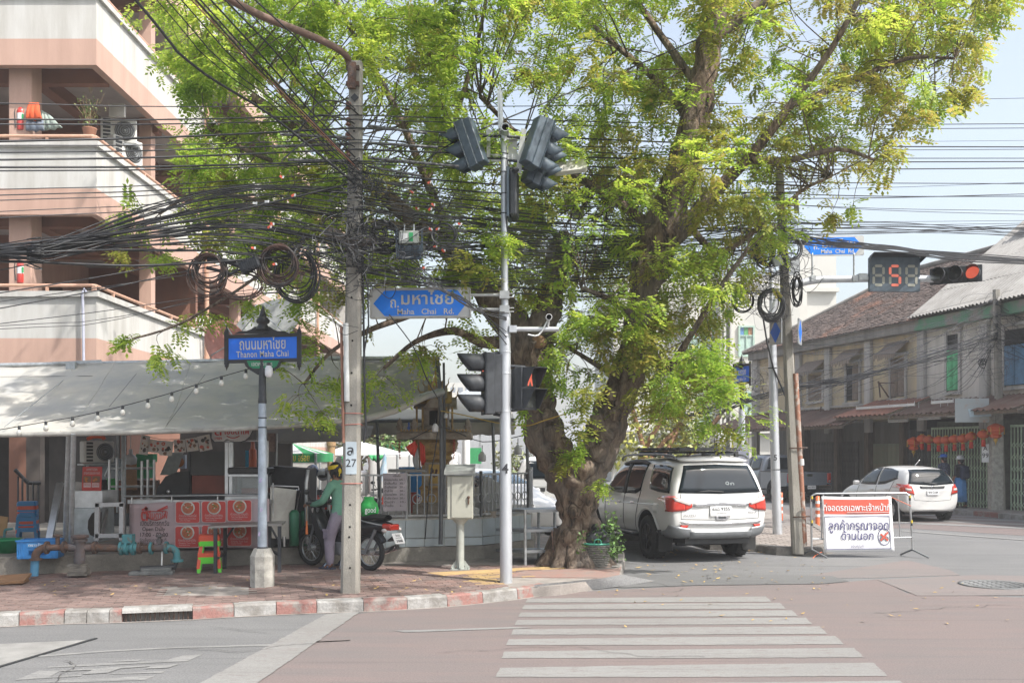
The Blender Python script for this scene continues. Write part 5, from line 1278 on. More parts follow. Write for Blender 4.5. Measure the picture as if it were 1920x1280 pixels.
t=thing("road_sign","blue double arrow Maha Chai Rd sign on a pale board left of pole 4","road sign",P(788,598,Y4-.05))
def rs(px,py,d=0.0):return P(px,py-(px-788)*.012,Y4-.05+d)
c=rs(788,568);W=(883-694)/F*Y4;Hh=57/F*Y4
MR=Matrix.Translation(c)@Matrix.Rotation(R(.7),4,'Y').inverted()@Matrix.Rotation(R(90),4,'X')
mb=MB();mb.prism(rrect(W,Hh,.03),.035,MR@Matrix.Translation((0,0,-.035)));brd=build(mb,"board",mat("board_pale",(.48,.485,.48),.5,var=.08,scale=3),t,world=True)
mb=MB();pts=[p for p in rrect(W-.02,Hh-.02,.03)];mb.tube([MR@V(x,y,.006)for x,y in pts],.012,6,0,True);build(mb,"rim",mat("rim_dirty",(.42,.41,.39),.6,var=.2),t,world=True)
w2,h2=W/2-.05,Hh/2-.035
M_BLUE2=mat("sign_blue_bright",(.01,.20,.80),.25,var=.1,scale=4)
mb=MB();mb.prism([(-w2,0),(-w2+.15,h2),(w2-.13,h2),(w2,0),(w2-.13,-h2),(-w2+.15,-h2)],.004,MR);bp_=build(mb,"blue_arrow",M_BLUE2,t,world=True)
text("ถ.",.19,M_LET,bp_,MR@Matrix.Translation((-.345,.0,.005)),.012,width=.115,world=True)
text("มหาไชย",.22,M_LET,bp_,MR@Matrix.Translation((.095,.05,.005)),.014,width=.70,world=True)
text("Maha   Chai   Rd.",.105,M_LET,bp_,MR@Matrix.Translation((.07,-.118,.005)),.014,width=.76,world=True)
mb=MB();mb.tube([rs(880,554),P(945,553,Y4-.04)],.022,8);mb.tube([rs(880,581),P(945,580,Y4-.04)],.022,8)
for y in(553,580):mb.box(P(946,y,Y4-.05),(.13,.10,.10));mb.cyl(P(955,y-3,Y4-.07),P(964,y-3,Y4-.07),.006,n=6);mb.cyl(P(955,y+4,Y4-.07),P(964,y+4,Y4-.07),.006,n=6)
build(mb,"arm",mat("arm_galv",(.45,.46,.46),.5,.4,var=.15),t,world=True)
cb=G(863,1067,PZ);CY=cb.y
t=thing("control_cabinet","grey green metal control cabinet on a short round post by the shrine wall","cabinet",cb)
m_cab=mat("cabinet_grey",(.39,.39,.33),.6,var=.12,scale=3,fine=.05)
zc=lambda py:EYE+(YH-py)/F*CY
mb=MB();mb.bb((cb.x-.19,CY-.12,zc(972)),(cb.x+.19,CY+.14,zc(891)));build(mb,"box",m_cab,t,world=True,bev=.008)
mb=MB();mb.bb((cb.x-.125,CY-.135,zc(969)),(cb.x+.188,CY-.122,zc(893)));dd_=build(mb,"door",m_cab,t,world=True,bev=.004)
mb=MB();mb.lathe([(.022,0),(.022,.02),(.0,.025)],10,V(cb.x+.13,CY-.136,zc(931)),Matrix.Rotation(R(90),3,'X'));mb.box(V(cb.x+.13,CY-.15,zc(937)),(.02,.014,.11));build(mb,"handle",M_RUST,dd_,world=True)
mb=MB();k=[V(cb.x-.23,CY-.2,zc(889)),V(cb.x+.23,CY-.2,zc(887)),V(cb.x+.22,CY+.18,zc(876)),V(cb.x-.22,CY+.18,zc(877))];up=V(0,0,.05);mb.add(k+[p+up for p in k],[(3,2,1,0),(4,5,6,7),(0,1,5,4),(1,2,6,5),(2,3,7,6),(3,0,4,7)]);build(mb,"rain_cap",mat("cap_grey",(.25,.26,.245),.6,var=.3,scale=8),t,world=True)
mb=MB();mb.lathe([(.06,PZ),(.058,zc(985)),(.06,zc(982)),(.13,zc(972))],14,V(cb.x,CY,0));mb.bb((cb.x-.14,CY-.12,PZ),(cb.x+.14,CY+.12,PZ+.018))
for a in(0,90,180,270):mb.beam(V(cb.x+.05*math.cos(R(a)),CY+.05*math.sin(R(a)),PZ+.12),V(cb.x+.12*math.cos(R(a)),CY+.12*math.sin(R(a)),PZ+.02),.012,.05)
for sx in(-.12,.12):
 for sy in(-.1,.1):mb.cyl(V(cb.x+sx,CY+sy,PZ),V(cb.x+sx,CY+sy,PZ+.045),.012,n=6)
build(mb,"post",mat("post_greygreen",(.34,.36,.33),.6,.1,var=.15),t,world=True)
ra=G(1496,1027,PZ);RY=ra.y
tr=thing("utility_pole","leaning concrete utility pole with a rusty brown conduit on its right side","utility pole",ra)
rtop=P(1461,318,RY)
sq_pole(tr,ra+V(0,0,-.1),rtop,.20,.13)
mb=MB();mb.tube([P(1508,1022,RY-.05),P(1500,870,RY-.06),P(1491,700,RY-.06)],.055,10);build(mb,"conduit",mat("conduit_rust",(.26,.12,.075),.75,col2=(.35,.31,.27),scale=7,mix=(.5,.6)),tr,world=True)
mb=MB();mb.cyl(P(1502,872,RY-.06),P(1501,860,RY-.06),.06,n=10);build(mb,"conduit_band",mat("band_grey",(.42,.42,.42),.6),tr,world=True)
for y in(840,968):mb=MB();p=P(1498-(968-y)*.05,y,RY);mb.tube([p+V(-.13,-.11,0),p+V(.18,-.14,.01),p+V(.18,.1,.0),p+V(-.13,.1,0)],.012,5,0,True);build(mb,"strap",M_RUST,tr,world=True)
mb=MB();mb.beam(P(1462,320,RY),P(1459,300,RY),.1,.1);mb.beam(P(1492,368,RY),P(1494,400,RY),.07,.07);mb.beam(P(1465,385,RY),P(1496,383,RY),.06,.05);mb.beam(P(1468,330,RY),P(1466,372,RY),.03,.03);build(mb,"bracket",M_POLEC,tr,world=True)
mb=MB();mb.tube([P(1498,360,RY+.2),P(1560,280,RY+.6),P(1600,230,RY+1)],.035,8);build(mb,"lamp_arm",mat("arm_pale",(.5,.52,.54),.5,.2),tr,world=True)
for dx,lab in((-.22,-30),(.20,28)):
 mb=MB();c=P(1478,622,RY-.15)+V(dx,0,0);mb.prism(rrect(.36,.46,.02),.015,face_cam(c,R(lab*2.3)));o=build(mb,"side_sign",M_GALV,tr,world=True)
 mb=MB();mb.prism([(-.15,0),(0,.2),(.15,0),(0,-.2)],.004,face_cam(c,R(lab*2.3))@Matrix.Translation((0,0,.016)));build(mb,"blue_mark",M_BLUE,o,world=True)
p5=G(1458,1001,PZ);Y5=p5.y
t5=thing("traffic_light_pole","silver pole numbered 5 carrying a long mast arm over the junction","pole",p5)
z5=lambda py:EYE+(YH-py)/F*Y5
mb=MB();mb.tube([p5+V(0,0,-.05),P(1453,850,Y5),P(1448,645,Y5)],[.10,.095,.09],20);mb.tube([P(1448,650,Y5),P(1446,500,Y5)],[.05,.048],14);build(mb,"shaft",M_POLES,t5,world=True)
text("5",.17,M_PBLACK,t5,face_cam(P(1454,858,Y5-.1)),.012,world=True)
mb=MB();mb.tube(smooth([P(1446,590,Y5),P(1462,548,Y5),P(1500,531,Y5),P(1540,524,Y5)],4)+[P(1640,522,Y5),P(1760,523,Y5)],.075,14);build(mb,"mast_arm",M_POLES,t5,world=True)
mb=MB()
for px in(1523,1601):mb=MB();mb.cyl(P(px,525,Y5),P(px,478,Y5),.02,n=8);mb.box(P(px,523,Y5),(.1,.2,.12));build(mb,"clamp",M_GALV,t5,world=True)
mb=MB();mb.box(P(1616,520,Y5),(.18,.2,.14));build(mb,"clamp",M_GALV,t5,world=True)
mb=MB()
for y in(640,690,880):mb.lathe([(.096,-.012),(.1,0),(.096,.012)],16,P(1447+(y-640)*.03,y,Y5),cap=False)
mb.tube([P(1430,590,Y5),P(1438,640,Y5-.1),P(1450,690,Y5-.11),P(1480,760,Y5-.1)],.02,6);build(mb,"black_lead",M_WIRE,t5,world=True)
t=thing("road_sign","blue arrow Maha Chai Rd sign above the mast arm, partly behind cables","road sign",P(1562,478,Y5))
c=P(1562,461,Y5);W=116/F*Y5;Hh=37/F*Y5;MR=face_cam(c)@Matrix.Rotation(R(1),4,'Z')
mb=MB();mb.prism(rrect(W,Hh,.03),.03,MR@Matrix.Translation((0,0,-.03)));build(mb,"board",MATS["board_pale"],t,world=True)
w2,h2=W/2-.04,Hh/2-.03
mb=MB();mb.prism([(-w2,0),(-w2+.16,h2),(w2-.16,h2),(w2,0),(w2-.16,-h2),(-w2+.16,-h2)],.004,MR);bp_=build(mb,"blue_arrow",M_BLUE2,t,world=True)
text("ถ.",.16,M_LET,bp_,MR@Matrix.Translation((-.36,-.02,.005)),.012,width=.12,world=True);text("มหาไชย",.22,M_LET,bp_,MR@Matrix.Translation((.12,.03,.005)),.014,width=.70,world=True);text("Maha  Chai  Rd.",.12,M_LET,bp_,MR@Matrix.Translation((.1,-.12,.005)),.014,width=.72,world=True)
mb=MB();mb.cyl(P(1523,478,Y5),P(1523,470,Y5+.04),.02,n=8);mb.cyl(P(1601,478,Y5),P(1601,470,Y5+.04),.02,n=8);build(mb,"stay",M_GALV,t,world=True)
t=thing("countdown_timer","black three digit countdown timer on the mast arm showing a red five","timer",P(1678,546,Y5-.1))
c=P(1678,514,Y5-.1);W=96/F*Y5;Hh=64/F*Y5;M=face_cam(c,R(3))
mb=MB();mb.prism(rrect(W,Hh,.02),.09,M@Matrix.Translation((0,0,-.09)));build(mb,"housing",M_SIGB,t,world=True)
mb=MB();h=Hh/2;w=W/2
mb.add([M@V(*p)for p in((-w,h,0),(w,h,0),(w+.1,h+.04,.28),(-w-.02,h+.04,.28),(-w,h-.12,0),(w,h-.12,0))],[(0,1,2,3),(0,3,4),(1,5,2)]);o=build(mb,"hood",M_SIG,t,world=True);o.modifiers.new("t",'SOLIDIFY').thickness=.01
M_SEGD=mat("segment_off",(.28,.28,.235),.5,var=.05);M_SEGR=mat("segment_red",(.42,.11,.07),.5,emit=(1,.22,.14),estr=.2)
segs={'a':(0,1),'g':(0,0),'d':(0,-1),'f':(-1,.5),'b':(1,.5),'e':(-1,-.5),'c':(1,-.5)}
sw,sh_=.105,.20
for k,lit in((-1,''),(0,'afgcd'),(1,'')):
 ox=k*.355
 for s_,(sx,sy)in segs.items():
  x,y=ox+sx*sw,sy*sh_*1.0-.03
  if s_ in 'agd':pts=[(-.085,0),(-.065,.028),(.065,.028),(.085,0),(.065,-.028),(-.065,-.028)]
  else:pts=[(0,-.082),(.028,-.062),(.028,.062),(0,.082),(-.028,.062),(-.028,-.062)]
  mb=MB();mb.prism([(x+a,y+b_)for a,b_ in pts],.006,M@Matrix.Translation((0,0,.001)));build(mb,"segment",M_SEGR if s_ in lit else M_SEGD,t,world=True)
signal(P(1792,517,Y5-.15),R(-30),0,3,.335,0,"horizontal three lamp traffic light at the end of the mast arm, red lit",horizontal=True,vis=1.9).location+=V(0,0,.02)
s2=G(1391,985,0);s2=V(P(1391,900,23).x,23,0);
t=thing("street_sign_post","narrow angled blue street name sign on a post behind the white four wheel drive","street sign",s2)
zq=lambda py:EYE+(YH-py)/F*23
mb=MB();mb.cyl(V(s2.x,23,0),V(s2.x,23,zq(767)),.085,.075,14);build(mb,"shaft",mat("shaft_pale",(.5,.52,.58),.5,.2),t,world=True)
mb=MB();mb.cyl(V(s2.x,23,zq(767)),V(s2.x,23,zq(715)),.05,n=12);mb.lathe([(.05,0),(.1,.06),(.11,.12),(.06,.18),(.06,.2),(.03,.26),(.0,.36)],12,V(s2.x,23,zq(692)))
for dx in(-1,1):p=V(s2.x+dx*.09,23+dx*.42*-1,0);mb.cyl(p+V(0,0,zq(725)),p+V(0,0,zq(680)),.025,n=8)
a,b_=V(s2.x-.09,23.42,0),V(s2.x+.09,22.58,0);mb.beam(a+V(0,0,zq(684)),b_+V(0,0,zq(686)),.05,.05);mb.beam(a+V(0,0,zq(719)),b_+V(0,0,zq(719)),.05,.05);build(mb,"frame",MATS["frame_black"],t,world=True)
mb=MB();mb.add([a+V(.0,0,zq(718)),b_+V(.0,0,zq(718)),b_+V(.0,0,zq(687)),a+V(.0,0,zq(685))],[(0,1,2,3)]);o=build(mb,"blue_panel",M_BLUE,t,world=True);o.modifiers.new("t",'SOLIDIFY').thickness=.02
for dz,s_,h_ in((698,"ถนนมหาไชย",.2),(711,"Thanon Maha Chai",.1)):
 ux2=(b_-a).normalized();p=(a+b_)/2+V(0,0,zq(dz))+V(-.03,-.006,0)*1.2;nz=ux2.cross(V(0,0,1));Mx=Matrix(((ux2.x,0,nz.x,p.x),(ux2.y,0,nz.y,p.y),(0,1,nz.z,p.z),(0,0,0,1)));text(s_,h_,M_PWHITE,o,Mx,.012,width=.6,world=True)
mb=MB();mb.prism(rrect(.30,.62,.01),.02,face_cam(V(s2.x-.02,22.85,zq(867)),R(-10)));build(mb,"pale_sign_back",mat("sign_lilac",(.50,.51,.62),.6,var=.05),t,world=True)
for px,py,lab in((1533,992,"orange and white flexible bollard right behind the banner barrier"),(1464,985,"orange and white flexible bollard beside pole 5")):
 b0=G(px,py,0);hgt=62/F*b0.y;t=thing("bollard",lab,"bollard",b0,0,"orange flexible bollards")
 mb=MB();mb.lathe([(.055,.02),(.052,hgt*.5),(.05,hgt),(.0,hgt+.01)],16);build(mb,"tube",mat("bollard_orange",(.66,.15,.055),.5,var=.1),t)
 mb=MB()
 for k in(.38,.58,.78):mb.lathe([(.0545,hgt*k),(.0535,hgt*k+.07)],16,cap=False)
 build(mb,"white_band",M_WHITE,t);mb=MB();mb.lathe([(.1,0),(.1,.02),(.06,.03)],14);build(mb,"foot",M_BLACK,t)
q0=SB@V(T(1875),-2.0,0);t=thing("utility_pole","short concrete utility pole with cable arms in front of the white shophouse","utility pole",q0)
zt=ZF(1868,545)*1.0;QY=q0.y
zQ=lambda py:EYE+(YH-py)/F*QY
xQ=lambda px:(px-CX)/F*QY
sq_pole(t,V(xQ(1877),QY,.1),V(xQ(1868),QY,zQ(543)),.22,.17)
mb=MB();mb.box(V(xQ(1838),QY-.1,zQ(640)),(.62,.08,.09),(0,R(2),0));mb.box(V(xQ(1862),QY-.1,zQ(634)),(.25,.06,.06));build(mb,"cross_arm",mat("arm_bone",(.44,.42,.36),.7),t,world=True)
for py in(570,592,612,628):
 mb=MB();mb.lathe([(.03,-.06),(.05,-.05),(.03,0),(.05,.05),(.03,.06)],8,V(xQ(1864),QY-.16,zQ(py)));build(mb,"insulator",M_BLACK,t,world=True)
# ================================================================== OVERHEAD CABLES, COILS, BOXES
def cable(pts,r,label,group,sag=0.0,seg=18,m=M_WIRE,name="overhead_cable",jit=0.0):
 """pts: (px, py, Y) in order; straight spans with a little sag"""
 w=[P(*p)for p in pts];out=[]
 if pts[0][0]<0 or pts[0][1]<0:w.insert(0,w[0]+(w[0]-w[1]).normalized()*8)
 if pts[-1][0]>1980:w.append(w[-1]+(w[-1]-w[-2]).normalized()*12)
 if len(w)==2:
  a,b_=w;ph=random.uniform(0,6)
  for i in range(seg+1):
   t=i/seg;p=a.lerp(b_,t);p.z-=sag*4*t*(1-t)
   if jit:p.z+=jit*math.sin(t*9+ph)*t*(1-t)*4;p.y+=jit*math.sin(t*7+ph*2)
   out.append(p)
 else:out=smooth(w,5)
 mb=MB();mb.tube(out,r,5)
 return tag(build(mb,name,m),label,"cable",group)
U=random.uniform
Yp=PY-.14
g="black cables bundled to the left of pole 27"
for i in range(42):
 y0=474+random.gauss(0,9);y1=U(345,535);Y0=U(10.2,10.6)
 mid_y=y0+(y1-y0)*.30+random.gauss(0,3)
 cable([(-70,y0+random.gauss(0,3),Y0),(60,472+random.gauss(0,8),Y0+.25),(280,430+(y1-440)*.45+random.gauss(0,7),11.3),(470,410+(y1-440)*.75+random.gauss(0,6),11.8),(640+U(0,20),y1,Yp+U(-.08,.05))],random.choice((.006,.007,.008,.010)),"thin black cable in the heavy bundle sagging from pole 27 to the left edge",g)
for(a,b_,r)in(((-60,468,10.4),(655,345,Yp),.014),((-60,488,10.3),(655,470,Yp),.016)):
 cable([a,(300,(a[1]+b_[1])/2+18,11.2),b_],r,"thick black cable running along the heavy bundle left of pole 27",g+", thick ones")
g="loose single cables sagging low at the left"
for y0,ym,y1,r in((575,545,470,.007),(560,540,500,.005),(600,600,540,.004),(606,606,520,.004),(600,585,545,.005),(505,470,420,.006),(545,520,460,.007)):
 cable([(-60,y0+14,10.3),(180,ym,11),(420,(ym+y1)/2-12,11.8),(655,y1,Yp)],r,"single thin cable hanging loose below the heavy bundle at the left",g)
g="level power lines crossing the whole photo"
ORD=["topmost","second","third","fourth","fifth","sixth","seventh","eighth","ninth","tenth"]
for i,(yl,yp,yr,r)in enumerate(((191,199,183,.006),(223,216,232,.009),(232,224,240,.008),(266,240,276,.013),(272,262,280,.007),(286,268,297,.009),(300,280,303,.012),(313,302,315,.012),(320,306,345,.009))):
 cable([(-80,yl+1,10.4),(300,(yl*.5+yp*.5)+5,11.5),(668,yp,Yp)],r,f"{ORD[i]} from the top of the level power lines left of pole 27","level power lines left of pole 27")
 cable([(668,yp,Yp),(1000,yp*.7+yr*.3+5,14.5),(1460,yr*.75+yp*.25+6,18.0),(1990,yr,21.5)],r,f"{ORD[i]} from the top of the level power lines right of pole 27","level power lines right of pole 27")
for yl,yp,r in((368,330,.007),(378,336,.006),(400,345,.005),(412,352,.006),(357,322,.006)):
 cable([(-70,yl,10.4),(300,yl*.6+yp*.4+4,11.5),(668,yp,Yp)],r,"slanting black line between pole 27 and the left edge, between power lines and bundle","slanting lines left of pole 27")
g="diagonal drop cables from the upper left to pole 27"
for i,(x0,y1,r)in enumerate(sorted(((262,345,.016),(318,322,.007),(345,318,.007),(372,312,.009),(380,308,.009),(398,295,.010),(422,262,.010),(472,205,.009),(300,330,.006),(440,240,.006)))):
 cable([(x0-60,-62,9.6),(x0+90,90+(y1-250)*.25,10.6),(x0+(665-x0)*.62,y1*.62+5,11.6),(666,y1,Yp)],r,f"diagonal drop cable from the upper left to pole 27, {ORD[i].replace(chr(116)+'opmost', 'first')} from the left",g)
cable([(800,300,13.2),(890,248,13.6),(1200,120,15),(1530,-20,16.5)],.011,"black cable rising diagonally over the tree towards the upper right",None)
for pts,r in(([(340,-20,9.8),(480,130,10.9),(590,240,11.7),(672,318,Yp)],.007),([(346,-20,9.8),(486,130,10.9),(596,240,11.7),(674,320,Yp)],.007)):
 cable(pts,r,"brown copper coloured drop cable slanting down to pole 27","brown drop cables to pole 27",m=mat("copper_cable",(.24,.11,.075),.5,var=.2))
for a,b_ in(((525,252),(655,258)),((510,275),(655,270)),((540,300),(655,302)),((690,236),(800,250)),((690,268),(820,276)),((690,296),(860,312)),((690,312),(790,330))):
 cable([(*a,11.9 if a[0]<660 else 12.5),(*b_,Yp if a[0]<660 else 13.0)],.019,"grey spiral wrapped dead end grip on a power line beside pole 27","spiral grips beside pole 27",m=mat("grip_grey",(.13,.135,.14),.5,.3,col2=(.04,.04,.045),scale=30,mix=(.48,.52)))
for pts in([(560,248,11.8),(595,195,11.9),(640,192,12),(672,215,Yp)],[(545,260,11.8),(590,218,11.9),(640,222,12),(665,232,Yp)],[(530,300,11.7),(570,268,11.8),(620,255,12),(665,275,Yp)]):
 cable(pts,.010,"black jumper cable arching up to the top of pole 27","jumper cables at the top of pole 27")
g="thin cables between pole 27 and the right pole"
for i in range(60):
 y0=U(325,470)if i<48 else U(470,540);y1=U(408,470)+(U(0,100)if i%3==0 else 0);sg=U(.05,.5)
 k=U(.3,.6);sgp=U(2,36)
 cable([(668+U(-8,8),y0,Yp+U(-.05,.1)),(668+780*.25,y0+(y1-y0)*k*.6+sgp*.7,13.3),(668+780*.55,y0+(y1-y0)*(k+.15)+sgp,15.1),(668+780*.8,y0*.25+y1*.75+sgp*.6,16.8),(1450+U(-10,25),y1,RY-.15)],random.choice((.005,.006,.006,.008)),"thin black cable in the wide fan between pole 27 and the right pole",g)
for i,(y0,y1,s_,r)in enumerate(sorted(((392,430,8,.014),(500,545,20,.016),(508,548,24,.013),(335,372,14,.012),(322,362,10,.012),(345,378,22,.010)))):
 cable([(668,y0,Yp),(900,y0*.7+y1*.3+s_,13.8),(1180,y0*.35+y1*.65+s_,16),(1455,y1,RY-.12)],r,f"{ORD[i]} from the top of the thick cables between pole 27 and the right pole",g+", thick ones")
g="cables slanting from pole 27 across the arrow sign to pole 4"
for i in range(9):
 y0=U(455,520);cable([(672,y0,Yp),(760,y0+22+U(-5,5),12.7),(850,555+U(-8,6),13.0),(900,580+U(-6,6),13.15),(950,610+U(-25,40),Y4-.08)],random.choice((.005,.007)),"thin cable slanting from pole 27 over the arrow sign to pole 4",g)
cable([(730,590,12.9),(775,650,12.9),(800,710,13.2),(822,748,14)],.008,"black cable hanging in a curve from the arrow sign down to the shrine post",None)
g="cables from the right pole to the right edge"
for i in range(16):
 y0=440+random.gauss(0,12);cable([(1470,y0,RY-.1),(1560,458+random.gauss(0,5),19),(1680,466+random.gauss(0,4),20),(1800,480+random.gauss(0,4),21),(1990,494+random.gauss(0,5),22.5)],random.choice((.008,.010,.012)),"black cable in the bundle descending from the right pole to the right edge",g)
for i in range(12):
 cable([(1470,425+random.gauss(0,9),RY-.1),(1700,428+random.gauss(0,8),20),(1990,432+random.gauss(0,12),23)],random.choice((.006,.008)),"thin level cable in the sky from the right pole to the right edge","thin sky cables right of the right pole")
for y0,y1,r in((360,368,.010),(372,362,.009),(378,396,.006),(376,404,.006),(260,263,.004),(356,340,.005),(410,413,.005)):
 cable([(1380,y0,17.5),(1650,(y0+y1)/2+4,19.5),(1990,y1,22)],r,"single cable against the pale sky at the right","single sky cables at the right")
g="cables strung in front of the old shophouses"
for i in range(9):
 y0=716+random.gauss(0,6);cable([(1480,y0+12,21),(1600,708+random.gauss(0,4),22.6),(1740,672+random.gauss(0,5),24.4),(1870,628+random.gauss(0,6),QY-.2)],random.choice((.010,.014)),"black cable in the bundle rising along the yellow shophouse wall",g)
for i in range(18):
 y0=U(600,750);y1=U(545,680);cable([(1490,y0+30,21),(1680,y0*.5+y1*.5+U(5,30),23.5),(1872,y1,QY-.15)],random.choice((.005,.007)),"thin cable strung in front of the shophouse upper windows",g+", thin ones")
for i in range(16):
 y0=U(565,660);y1=y0+U(-40,90);cable([(1870,y0,QY-.15),(1990,y1+20,QY-1)],random.choice((.006,.010)),"cable running right from the short pole at the white shophouse","cables right of the short pole")
for i in range(10):
 x1=U(1640,1850);y1=U(690,780);cable([(1865+U(-20,5),U(610,660),QY-.15),((1865+x1)/2,(630+y1)/2+U(10,40),QY-.3),(x1,y1,QY-.2)],.006,"thin drop wire slanting from the short pole to the tin awnings","drop wires from the short pole")
for i in range(9):
 cable([(1330+U(-30,30),770+random.gauss(0,7),30),(1420,745+random.gauss(0,6),28),(1500,720+random.gauss(0,8),24)],.018,"black cable behind the far street sign, in front of the white building","cables before the white building")
for i in range(5):
 cable([(1180,790+random.gauss(0,5),34),(1330,772+random.gauss(0,5),31)],.02,"dark cable behind the right hand foliage","cables behind the tree")
def tangle(c,w,h,n,Y,label):
 mb=MB()
 for _ in range(n):
  x,y=c[0]+random.gauss(0,w),c[1]+random.gauss(0,h);q_=[]
  k=random.randint(4,6);a=U(0,6.28);r=U(8,34)
  for i in range(k):q_.append(P(x+r*math.cos(a+i*U(.7,1.5)),y+r*.8*math.sin(a+i*U(.7,1.5)),Y+U(-.16,.08)))
  mb.tube(smooth(q_,4),random.choice((.003,.004,.005)),4,random.choice((0,0,0,1)))
 return tag(stuff(build(mb,"wire_tangle",[M_WIRE,mat("grey_wire",(.16,.16,.165),.5)])),label,"wire tangle")
tangle((672,445),34,42,95,PY-.22,"messy tangle of loose black wires round pole 27 at cross arm height")
tangle((740,480),45,32,40,PY+.1,"sparser tangle of wires just right of pole 27 above the arrow sign")
tangle((672,335),22,18,40,PY-.2,"knot of wire ends and ties on pole 27 where the lines meet")
tangle((1455,490),26,48,120,RY-.2,"dense tangle of black wires wrapped round the upper right pole")
tangle((1400,540),18,22,40,RY-.1,"loose hanging wires left of the right pole beside the foliage")
tangle((1868,650),30,40,70,QY-.25,"tangle of wires round the short pole before the white shophouse")
tangle((560,470),60,22,50,11.95,"loose wires threaded through the heavy bundle near the brown coils")
tangle((1420,722),20,14,40,27,"small snarl of cables beside the far blue street sign")
def coil(px,py,rx,ry,n,Y,r,label,m=M_WIRE,sp=.25,a0=0,a1=2*math.pi,tilt=0):
 mb=MB();c=P(px,py,Y)
 for i in range(n):
  k=1-sp*random.random();ox,oy=random.gauss(0,2),-abs(random.gauss(0,3))*(1-k)*6
  pts=[]
  for j in range(30):
   a=a0+(a1-a0)*j/(30 if a1-a0>6 else 29);x,y=rx*k*math.cos(a),ry*k*math.sin(a);x,y=x*math.cos(tilt)-y*math.sin(tilt),x*math.sin(tilt)+y*math.cos(tilt)
   pts.append(P(px+ox+x,py+oy+(1-k)*ry*-.6+y,Y)+V(0,(i-n/2)*.012+.03*math.sin(a*2+i),0))
  mb.tube(pts,r,5,0,a1-a0>6)
 t=tag(build(mb,"cable_coil",m),label,"cable coil");return t
M_CBR=mat("brown_cable",(.10,.055,.042),.5,col2=(.03,.028,.028),scale=2.5,mix=(.45,.55))
coil(393,518,38,40,13,11.6,.009,"left brown cable coil hanging under the bundle, tied at its top",M_CBR,.38)
coil(523,502,38,40,15,11.8,.009,"right brown cable coil with a label, hanging nearest pole 27",M_CBR,.34)
coil(555,520,42,52,10,11.95,.009,"dark half coil of cable hanging behind the right brown coil",M_WIRE,.4,R(-60),R(200))
coil(450,545,60,36,7,11.75,.006,"loose open loops of thin cable between the two brown coils",M_CBR,.6)
coil(722,448,29,30,7,PY+.25,.010,"round black cable coil just right of pole 27",M_WIRE,.25)
coil(712,447,17,19,6,PY+.2,.007,"smaller inner black coil just right of pole 27",M_WIRE,.5)
coil(833,442,23,22,4,PY+.5,.010,"small neat black ring coil between the splice box and the middle pole",M_WIRE,.12)
coil(1434,473,20,30,11,RY-.3,.015,"thick black oval coil at the upper left of the right pole",M_WIRE,.3,tilt=-.15)
coil(1483,468,20,22,7,RY-.3,.010,"thin grey ring coil at the upper right of the right pole",mat("grey_wire",(.16,.16,.165),.5),.15)
coil(1446,575,24,30,16,RY-.3,.011,"big grey black coil hanging low on the left of the right pole",mat("coil_grey",(.085,.085,.09),.4,var=.4,scale=14),.35)
coil(1494,550,10,30,8,RY-.25,.010,"narrow coil seen edge-on hanging on the right of the right pole",M_WIRE,.5)
coil(1392,562,20,24,6,RY-.2,.011,"black half coil at the far left of the right pole",M_WIRE,.3,R(-20),R(200))
coil(1843,684,6,7,4,QY-.3,.012,"tiny black coil in front of the green shutters",M_WIRE,.3)
t=thing("splice_box","black ribbed cable splice closure tilted between the two brown coils","cable box",P(468,497,11.6))
mb=MB();mb.box((0,0,0),(.24,.12,.13),(0,R(-22),0));build(mb,"case",M_SIG,t,bev=.03,seg=2)
mb=MB()
for i in range(9):mb.box(Matrix.Rotation(R(-22),3,'Y')@V(-.10+i*.025,0,0),(.008,.135,.148),(0,R(-22),0))
build(mb,"rib",M_BLACK,t)
mb=MB();mb.tube([V(-.13,0,-.05),V(-.22,0,-.1),V(-.5,0,-.03)],.02,6);mb.tube([V(-.13,.03,.0),V(-.3,.03,.06),V(-.5,.03,.07)],.03,8);build(mb,"lead",M_BLACK,t)
t=thing("junction_box","open junction box, pale upper case over a dark tray, hanging right of pole 27","cable box",P(767,480,PY+.15))
mb=MB();mb.box((0,0,.23),(.25,.1,.16));build(mb,"pale_case",mat("case_pale",(.38,.40,.36),.5,var=.15,scale=20),t,bev=.008)
mb=MB();mb.box((.03,-.052,.23),(.05,.01,.11));build(mb,"green_label",mat("label_green",(.03,.30,.10),.5),t);mb=MB();mb.box((-.06,-.052,.23),(.09,.01,.09));build(mb,"white_label",M_WHITE,t)
mb=MB();mb.box((0,.02,.05),(.29,.06,.17));mb.box((-.145,-.02,.05),(.025,.10,.17));mb.box((.145,-.02,.05),(.025,.10,.17));mb.box((0,-.02,-.035),(.29,.1,.012));mb.box((-.16,.04,.2),(.02,.06,.3));mb.box((.16,.04,.2),(.02,.06,.3));build(mb,"tray",M_SIGB,t)
mb=MB()
for i in range(10):
 for j in range(5):mb.box((-.10+i*.022,-.012,.0+j*.025),(.012,.006,.016))
stuff(build(mb,"port",M_BLACK,t));mb=MB();mb.cyl((-.06,0,.31),(-.06,0,.40),.012,n=6);mb.cyl((.06,0,.31),(.06,0,.40),.012,n=6);build(mb,"hanger",M_GALV,t)
t=thing("junction_box","plain grey junction box tied in the wires of the right pole","cable box",P(1457,490,RY-.35))
mb=MB();mb.box((0,0,0),(.17,.1,.17),(0,R(-18),0));build(mb,"case",mat("case_grey",(.33,.36,.36),.5),t,bev=.01);mb=MB();mb.box((0,-.052,0),(.14,.012,.14),(0,R(-18),0));build(mb,"lid",mat("case_grey",(.33,.36,.36),.5),t)
